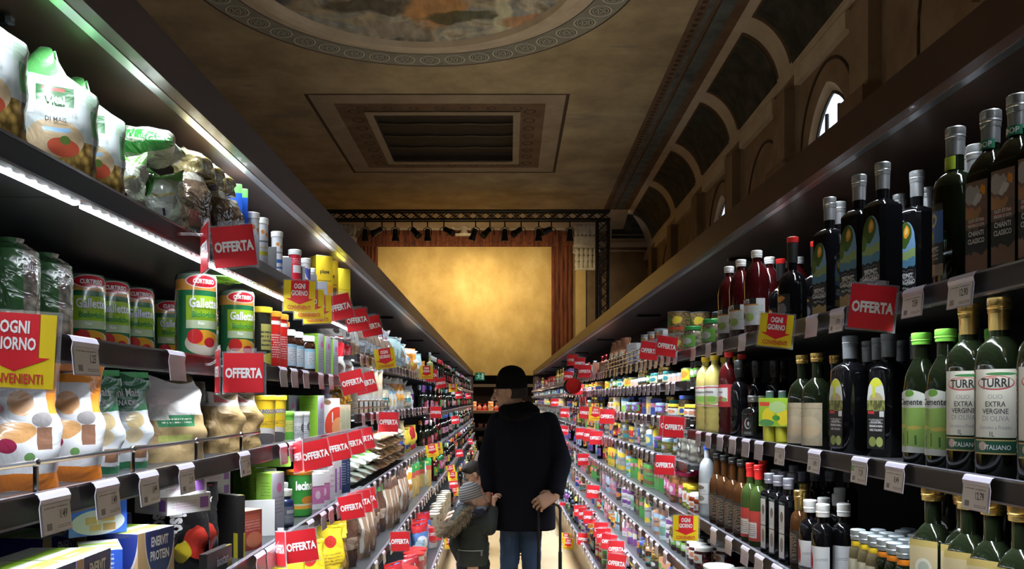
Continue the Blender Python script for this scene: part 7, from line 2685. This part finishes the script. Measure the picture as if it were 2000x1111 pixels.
def hand(mb, wrist, d, n, curl, side=1, k=1.0, spread=.0):
    """d: direction the fingers leave the wrist, n: palm normal; curl: bend of each finger joint in degrees"""
    d, n = Vector(d).normalized(), Vector(n)
    n = (n - d * n.dot(d)).normalized()
    w = d.cross(n) * side
    W = Vector(wrist)
    for a in range(10):
        for b in range(8):
            p = W + d * (.012 + .0095 * a) * k + w * (-.030 + .0086 * b) * k * (.72 + .035 * a) - n * .004 * k * sin(pi * b / 7)
            mb.ball(p, .0150 * k, .0150 * k, .0150 * k, M_skin, 8, 6)
    fl = (.072, .082, .077, .060)
    for i in range(4):
        base = W + d * (.098 - .004 * abs(i - 1.3)) * k + w * (-.0345 + .0225 * i) * k
        dr = (d + w * (spread + .05) * (i - 1.5)).normalized()
        p = base
        rot = 0
        pts, rs = [p - dr * .014 * k], [.0098 * k]
        for j, f in enumerate((.45, .31, .24)):
            rot += curl[j] * (1 + .10 * (i - 1.5))
            v = dr * cos(R(rot)) + n * sin(R(rot))
            p = p + v * fl[i] * f * 1.08 * k
            pts.append(p.copy())
            rs.append((.0092, .0080, .0068)[j] * k)
        chain(mb, pts, rs)
        mb.ball(base - n * .004 * k, .0105 * k, .0105 * k, .0105 * k, M_skin, 10, 6)     # knuckle
    # thumb leaves the side of the palm near its base
    p0 = W + d * .028 * k - w * .030 * k + n * .006 * k
    p1 = p0 + (d * .55 - w * .65 + n * .45).normalized() * .040 * k
    p2 = p1 + (d * .8 - w * .1 + n * .6).normalized() * .032 * k
    p3 = p2 + (d * .75 + w * .25 + n * .6).normalized() * .024 * k
    chain(mb, [p0, p1, p2, p3], [.015 * k, .012 * k, .0105 * k, .0085 * k])


def head(mb, c, f, k=1.0, up=(0, 0, 1)):
    """a head centred at c, looking along f"""
    f = Vector(f).normalized()
    u = Vector(up)
    u = (u - f * u.dot(f)).normalized()
    r = f.cross(u)
    c = Vector(c)
    M = Matrix((r, f, u)).transposed().to_4x4()
    M.translation = c

    def e(x, y, z, rx, ry, rz):
        q = MB()
        q.ball((0, 0, 0), rx * k, ry * k, rz * k, M_skin, 16, 10)
        mb.join(q, M @ Matrix.Translation((x * k, y * k, z * k)))
    e(0, -.012, .035, .075, .094, .088)
    e(0, .020, -.02, .066, .070, .085)
    e(0, .045, -.075, .046, .040, .038)
    e(0, .062, -.096, .022, .018, .018)
    e(0, .030, -.06, .056, .050, .045)
    e(0, .083, .016, .048, .014, .012)          # brow
    for x in (-.035, .035):
        e(x, .068, -.028, .020, .018, .020)      # cheeks
        e(x * 2.08, -.010, -.006, .010, .022, .033)   # ears
    for t in range(6):                           # nose
        s_ = t / 5
        e(0, .086 + .025 * s_, .008 - .044 * s_, .009 + .005 * s_, .011 + .003 * s_, .012)
    for x in (-.013, .013):
        e(x, .094, -.040, .008, .010, .007)
    e(0, .086, -.062, .022, .010, .007)          # lips
    e(0, .085, -.073, .019, .010, .007)
    return M


def face_parts(root, M, k=1.0, brow=M_hair):
    inv = Matrix.Identity(4)
    for x in (-.031, .031):
        q = MB()
        q.ball((0, 0, 0), .012 * k, .008 * k, .0085 * k, M_eyew, 12, 8)
        q.ball((0, .0055 * k, 0), .006 * k, .0045 * k, .006 * k, M_eye, 10, 6)
        o = MB().join(q, M @ Matrix.Translation((x * k, .0745 * k, .000)))
        obj('eye', o.build('eye'), root)
        q = MB()
        sx = 1 if x > 0 else -1
        q.tube([(-sx * .014 * k, .0045 * k, -.001), (0, .001 * k, .003 * k), (sx * .012 * k, -.009 * k, 0)], [.0025 * k, .0042 * k, .002 * k], brow, 6)
        o = MB().join(q, M @ Matrix.Translation((x * k, .087 * k, .021 * k)))
        obj('eyebrow', o.build('eyebrow'), root)
    q = MB()
    q.tube([(-.017 * k, .080 * k, -.067 * k), (0, .0895 * k, -.067 * k), (.017 * k, .080 * k, -.067 * k)], [.002 * k, .005 * k, .002 * k], M_lip, 8)
    obj('lips', MB().join(q, M).build('lips'), root)


# ---- the man in the long coat, seen from behind, looking towards the snack side
MX, MY = (1022 - CX) / 317.0, 5.2
man = empty('person', (MX, MY, 0))
tag(man, 'man seen from behind in long dark coat and black knit cap, holding a child', 'person')
b = MB()
HM = head(b, (-.083, .02, 1.600), (-.97, .20, -.10), 1.0)
chain(b, [(-.062, .0, 1.54), (-.01, -.01, 1.44)], [.055, .062])
loft(b, [(-.01, 0, .84, .14, .10), (-.01, 0, 1.0, .135, .10), (-.01, 0, 1.2, .14, .10), (-.01, 0, 1.36, .145, .09), (-.01, 0, 1.43, .09, .065)])
HIP = ((-.088, 0), (.050, .01))
chain(b, [(-.08, 0, .86), (-.088, .01, .50), (-.090, -.01, .08)], [.058, .044, .036])
chain(b, [(.05, 0, .86), (.050, .01, .50), (.052, -.01, .08)], [.058, .044, .036])
for x in (-.09, .052):
    chain(b, [(x, -.03, .05), (x, .12, .035)], [.038, .03])
LS, LE, LW_ = (-.175, .0, 1.40), (-.222, -.01, 1.18), (-.216, -.055, .995)
RS, RE, RW = (.165, .0, 1.40), (.232, -.05, 1.175), (.190, -.165, .985)
chain(b, [LS, LE, LW_], [.040, .036, .028])
chain(b, [RS, RE, RW], [.040, .036, .028])
hand(b, LW_, (.06, .06, -1), (.85, .1, .2), (28, 38, 25), side=1, k=.95)
hand(b, RW, (-.80, -.10, -.42), (-.25, .75, -.55), (22, 42, 28), side=1, k=1.0)
obj('body', fused(b, 'body', M_skin, .0030, 4), man)
face_parts(man, HM)
c = MB()
loft(c, [(.005, .0, .752, .196, .125), (.004, .0, .90, .190, .128), (.0, 0, 1.05, .182, .130), (-.002, 0, 1.22, .186, .132), (-.004, 0, 1.36, .190, .125), (-.008, 0, 1.43, .165, .105), (-.012, 0, 1.475, .10, .085)])
chain(c, [(-.155, 0, 1.405), LE, (-.216, -.05, 1.02)], [.070, .060, .046])
chain(c, [(.150, 0, 1.405), RE, (.196, -.150, 1.005)], [.072, .066, .048])
obj('coat', fused(c, 'coat', M_coat, .009, 7, .012, .12), man)
c = MB()
for k in range(12):
    a = 2 * pi * k / 12
    c.ball((-.03 + .085 * cos(a), -.005 + .075 * sin(a), 1.462 + .016 * sin(a + 1)), .05, .05, .046, M_hat, 10, 8)
    c.ball((-.045 + .075 * cos(a), .0 + .068 * sin(a), 1.502 + .012 * cos(a)), .034, .034, .030, M_hat, 10, 8)
obj('scarf', fused(c, 'scarf', M_hat, .008, 5, .010, .05), man)
c = MB()
MH = HM @ Matrix.Translation((0, -.016, .044)) @ Matrix.Rotation(R(6), 4, 'X')
q = MB()
q.lathe([(.083, -.030), (.0865, -.024), (.0875, -.004), (.0865, .014), (.0845, .019), (.0835, .035), (.0790, .058), (.070, .080), (.055, .098), (.034, .110), (.014, .115), (.001, .116)], M_hat, 28, ax=.94, ay=1.10)
c.join(q, MH)
hat = obj('knit_cap', c.build('knit_cap'), man)
q = MB()
q.lathe([(.0850, -.031), (.0885, -.026), (.0895, -.006), (.0885, .012), (.0850, .0185)], M_hat, 28, ax=.94, ay=1.10, cap=False)
obj('cuff', MB().join(q, MH).build('cuff'), hat)
q = MB()                     # hair below the cap at the nape and temple
for k in range(15):
    a = pi * 1.02 + pi * .96 * k / 14
    q.ball((.066 * cos(a), -.018 + .080 * sin(a), -.004), .015, .015, .050, M_hair, 10, 8)
obj('hair', fused(MB().join(q, HM), 'hair', M_hair, .005, 4), man)
c = MB()
chain(c, [(-.078, 0, .86), (-.087, .012, .50), (-.088, -.008, .09)], [.070, .058, .054])
chain(c, [(.050, 0, .86), (.050, .012, .50), (.052, -.008, .09)], [.070, .060, .056])
obj('jeans', fused(c, 'jeans', M_jean, .008, 3, .010, .05), man)
for x in (-.09, .052):
    c = MB()
    chain(c, [(x, -.05, .055), (x, .03, .05), (x, .14, .038)], [.046, .048, .038])
    c.box(x - .045, x + .045, -.09, .17, .0, .03, M_shoe)
    obj('shoe', fused(c, 'shoe', M_shoe, .008, 3), man)

# ---- the small child in a hooded parka
CX_, CY_ = (924 - CX) / 325.0, 5.08
kid = empty('person', (CX_, CY_, 0))
tag(kid, 'small child in striped grey cap and dark parka with fur trimmed hood', 'person')
b = MB()
HK = head(b, (.004, .0, .955), (.97, .18, .12), .80)
chain(b, [(-.005, 0, .90), (-.012, 0, .83)], [.042, .048])
loft(b, [(0, 0, .50, .075, .06), (0, 0, .65, .075, .062), (-.005, 0, .80, .085, .06), (-.008, 0, .86, .05, .045)])
for x in (-.042, .040):
    chain(b, [(x, 0, .50), (x, .005, .27), (x, -.004, .05)], [.042, .032, .026])
    chain(b, [(x, -.02, .035), (x, .07, .028)], [.028, .022])
KS, KE, KW = (.055, -.01, .83), (.100, -.03, .79), (.122, .005, .900)
chain(b, [KS, KE, KW], [.036, .030, .020])
hand(b, KW, (.05, 0, 1), (.9, .2, 0), (40, 45, 30), side=-1, k=.62)
chain(b, [(-.075, .0, .82), (-.105, .03, .68), (-.08, .06, .57)], [.036, .030, .020])
hand(b, (-.08, .06, .57), (.1, .1, -1), (.9, .1, 0), (25, 30, 20), side=1, k=.62)
obj('body', fused(b, 'body', M_skin2, .0030, 4), kid)
face_parts(kid, HK, .80)
c = MB()
loft(c, [(.0, 0, .555, .092, .078), (-.002, 0, .62, .096, .082), (-.004, 0, .72, .092, .08), (-.004, 0, .80, .098, .078), (-.008, 0, .85, .085, .066), (-.008, 0, .885, .055, .05)])
chain(c, [(.05, -.01, .835), (.100, -.03, .785), (.121, .002, .885)], [.052, .046, .034])
chain(c, [(-.065, .0, .83), (-.108, .03, .68), (-.082, .06, .59)], [.052, .045, .034])
parka = obj('parka', fused(c, 'parka', M_parka, .007, 6, .012, .06), kid)
c = MB()                     # hood lying on the back, with its navy lining
for k in range(9):
    t = k / 8
    c.ball((-.055 - .075 * t, -.055 - .04 * sin(pi * t), .875 - .115 * t), .055 - .012 * t, .05, .05 - .01 * t, M_navyc, 12, 8)
obj('hood', fused(c, 'hood', M_parka, .007, 5, .008, .04), parka)
c = MB()
for k in range(10):
    a = 2 * pi * k / 10
    c.ball((-.012 + .07 * cos(a), -.005 + .065 * sin(a), .885 + .012 * sin(a)), .034, .034, .028, M_navyc, 10, 8)
obj('collar', fused(c, 'collar', M_navyc, .007, 4), parka)
rnd = random.Random(4)
c = MB()
for k in range(1500):         # fur trim: a band of fine hairs along the hood's edge
    t = rnd.random()
    p = Vector((-.012 - .175 * t, -.098 - .045 * sin(pi * t), .895 - .118 * t - .028 * sin(pi * t)))
    d = Vector((rnd.uniform(-1, .7), rnd.uniform(-1, .6), rnd.uniform(-.9, .9))).normalized()
    p += d * .014
    L_ = rnd.uniform(.02, .042)
    e = p + d * L_ + Vector((-.012, 0, -.010))
    c.tube([p, p.lerp(e, .5) + Vector((0, 0, .003)), e], [.0024, .0018, .0003], M_fur, 4, cap=False)
obj('fur_trim', c.build('fur_trim'), parka)
c = MB()
c.tube([(-.105 + .21 * i / 14, -(.083 * math.sqrt(max(0, 1 - (1.02 * (-.105 + .21 * i / 14) / .108) ** 2)) + .004), .655) for i in range(1, 12)], .0022, mat('reflective_piping', (.5, .52, .5), .3), 5)
c.box(.048, .058, -.084, -.078, .625, .66, M_edge)
obj('piping', c.build('piping'), parka)
c = MB()
P_str = pm('grey_striped_knit', (.36, .36, .36), [('b', 0, 1, .08 + .13 * i, .135 + .13 * i, (.10, .10, .11)) for i in range(7)], .9)
q = MB()
q.lathe([(.068, -.030), (.0705, -.022), (.0705, 0), (.068, .022), (.060, .042), (.046, .058), (.027, .069), (.010, .073), (.001, .074)], P_str, 28, ax=.96, ay=1.06)
obj('knit_cap', MB().join(q, HK @ Matrix.Translation((0, -.016, .030)) @ Matrix.Rotation(R(9), 4, 'X')).build('knit_cap'), kid)
c = MB()
for k in range(6):
    a = -1.0 + 1.6 * k / 5
    c.ball((.01 + .052 * cos(a), .045 * sin(a), .893), .026, .026, .024, M_scarf, 10, 8)
obj('scarf', fused(c, 'scarf', M_scarf, .006, 4), kid)
c = MB()
for x in (-.042, .042):
    chain(c, [(x, 0, .56), (x, .005, .27), (x, -.004, .07)], [.062, .054, .048])
obj('trousers', fused(c, 'trousers', M_trs, .008, 3, .004, .05), kid)
for x in (-.042, .042):
    c = MB()
    chain(c, [(x, -.03, .04), (x, .02, .04), (x, .08, .03)], [.036, .038, .028])
    c.box(x - .034, x + .034, -.06, .105, 0, .02, M_shoe)
    obj('shoe', fused(c, 'shoe', M_shoe, .007, 3), kid)

# ---- a man crouching farther down the aisle, looking at the low shelves
QY = 8.6
QS = F / QY
qx = lambda px: (px - CX) / QS
qz = lambda py: EYE + (HY - py) * QS ** -1
OXq = qx(925)
cr = empty('person', (OXq, QY, 0))
tag(cr, 'man with short dark hair and glasses in a red sweater, crouching at the low shelves', 'person')
hc = Vector((0, 0, qz(926)))
b = MB()
HQ = head(b, hc, (-.80, -.10, -.55), 1.0)
sh_z = hc.z - .20
chain(b, [hc + Vector((.02, 0, -.07)), (.10, 0, sh_z + .03)], [.055, .06])
chain(b, [(.24, .0, .36), (.18, 0, sh_z - .15), (.11, 0, sh_z)], [.13, .13, .11], (.9, 1.2, 1))
for y in (-.13, .13):
    chain(b, [(.24, y * .8, .34), (-.12, y * 1.3, .42), (.08, y * 1.2, .08)], [.08, .058, .042])
    chain(b, [(.08, y * 1.2, .05), (-.06, y * 1.2, .035)], [.036, .03])
    chain(b, [(.11, y * 1.3, sh_z), (.06, y * 1.9, sh_z - .26), (-.12, y * 1.3, sh_z - .22)], [.05, .042, .028])
    hand(b, (-.12, y * 1.3, sh_z - .22), (-1, 0, .15), (.1, 0, -1), (20, 30, 20), side=1 if y > 0 else -1)
obj('body', fused(b, 'body', M_skin, .006, 5), cr)
face_parts(cr, HQ)
c = MB()
chain(c, [(.22, .0, .44), (.18, 0, sh_z - .15), (.11, 0, sh_z)], [.145, .145, .12], (.9, 1.25, 1))
for y in (-.13, .13):
    chain(c, [(.11, y * 1.3, sh_z), (.06, y * 1.9, sh_z - .26), (-.09, y * 1.35, sh_z - .22)], [.066, .054, .040])
obj('sweater', fused(c, 'sweater', M_redsw, .01, 6, .015, .08), cr)
c = MB()
for y in (-.13, .13):
    chain(c, [(.24, y * .7, .34), (-.12, y * 1.3, .42), (.08, y * 1.2, .10)], [.10, .072, .058])
obj('trousers', fused(c, 'trousers', M_trs, .01, 5, .012, .06), cr)
for y in (-.156, .156):
    c = MB()
    chain(c, [(.12, y, .05), (0, y, .045), (-.09, y, .035)], [.044, .046, .036])
    c.box(-.13, .16, y - .04, y + .04, 0, .02, M_shoe)
    obj('shoe', fused(c, 'shoe', M_shoe, .008, 3), cr)
q = MB()
q.ball((0, -.022, .052), .083, .098, .082, M_hair, 18, 12)
q.ball((0, .03, .095), .062, .06, .035, M_hair, 14, 8)
for k in range(7):
    a = pi * 1.1 + pi * .8 * k / 6
    q.ball((.07 * cos(a), -.02 + .085 * sin(a), -.01), .02, .02, .04, M_hair, 8, 6)
obj('hair', fused(MB().join(q, HQ), 'hair', M_hair, .006, 3), cr)
q = MB()
for x in (-.031, .031):
    q.tube([(x + .022 * cos(2 * pi * i / 14), .100, -.002 + .017 * sin(2 * pi * i / 14)) for i in range(15)], .002, M_blkp, 5)
    s_ = 1 if x > 0 else -1
    q.tube([(x + s_ * .022, .099, .004), (s_ * .073, .06, .006), (s_ * .078, -.02, .006)], .002, M_blkp, 5)
q.tube([(-.009, .101, 0), (.009, .101, 0)], .002, M_blkp, 5)
obj('glasses', MB().join(q, HQ).build('glasses'), cr)

# ---- the pull-along shopping basket whose long handle the man holds behind him
TX = (1070 - CX) / 317.0
TY = MY - .150
tro = empty('shopping_basket', (TX, TY, 0))
tag(tro, 'pull-along basket on wheels with a tall black loop handle in the hand of the man', 'basket')
hw = 20.5 / 317.0
zh = EYE + (HY - 984) / 325.0
c = MB()
c.tube([(-hw, 0, .32), (-hw, 0, zh - .03), (-hw + .012, 0, zh - .006), (-hw + .03, 0, zh), (hw - .03, 0, zh), (hw - .012, 0, zh - .006), (hw, 0, zh - .03), (hw, 0, .32)], .0085, M_black, 10)
for x in (-hw, hw):
    c.tube([(x, 0, .30), (x, 0, .64)], .0115, M_black, 10)
obj('handle', c.build('handle'), tro)
c = MB()
vs = []
for z, hx, hy in ((.06, .14, .20), (.38, .17, .24)):
    vs += [(-hx, .04 - hy, z), (hx, .04 - hy, z), (hx, .04 + hy, z), (-hx, .04 + hy, z)]
c.add(vs, [[3, 2, 1, 0], [0, 1, 5, 4], [1, 2, 6, 5], [2, 3, 7, 6], [3, 0, 4, 7]], mat('basket_plastic', (.35, .02, .02), .4))
for a, b_ in ((4, 5), (5, 6), (6, 7), (7, 4)):
    c.tube([vs[a], vs[b_]], .012, M_black, 8)
obj('basket', c.build('basket', False), tro)
for x in (-.12, .12):
    for y in (-.12, .20):
        c = MB()
        c.lathe([(.001, -.012), (.035, -.012), (.035, .012), (.001, .012)], M_blkp, 16, mx=Matrix.Translation((x, y, .035)) @ Matrix.Rotation(R(90), 4, 'Y'))
        obj('wheel', c.build('wheel'), tro)
finish_labels()
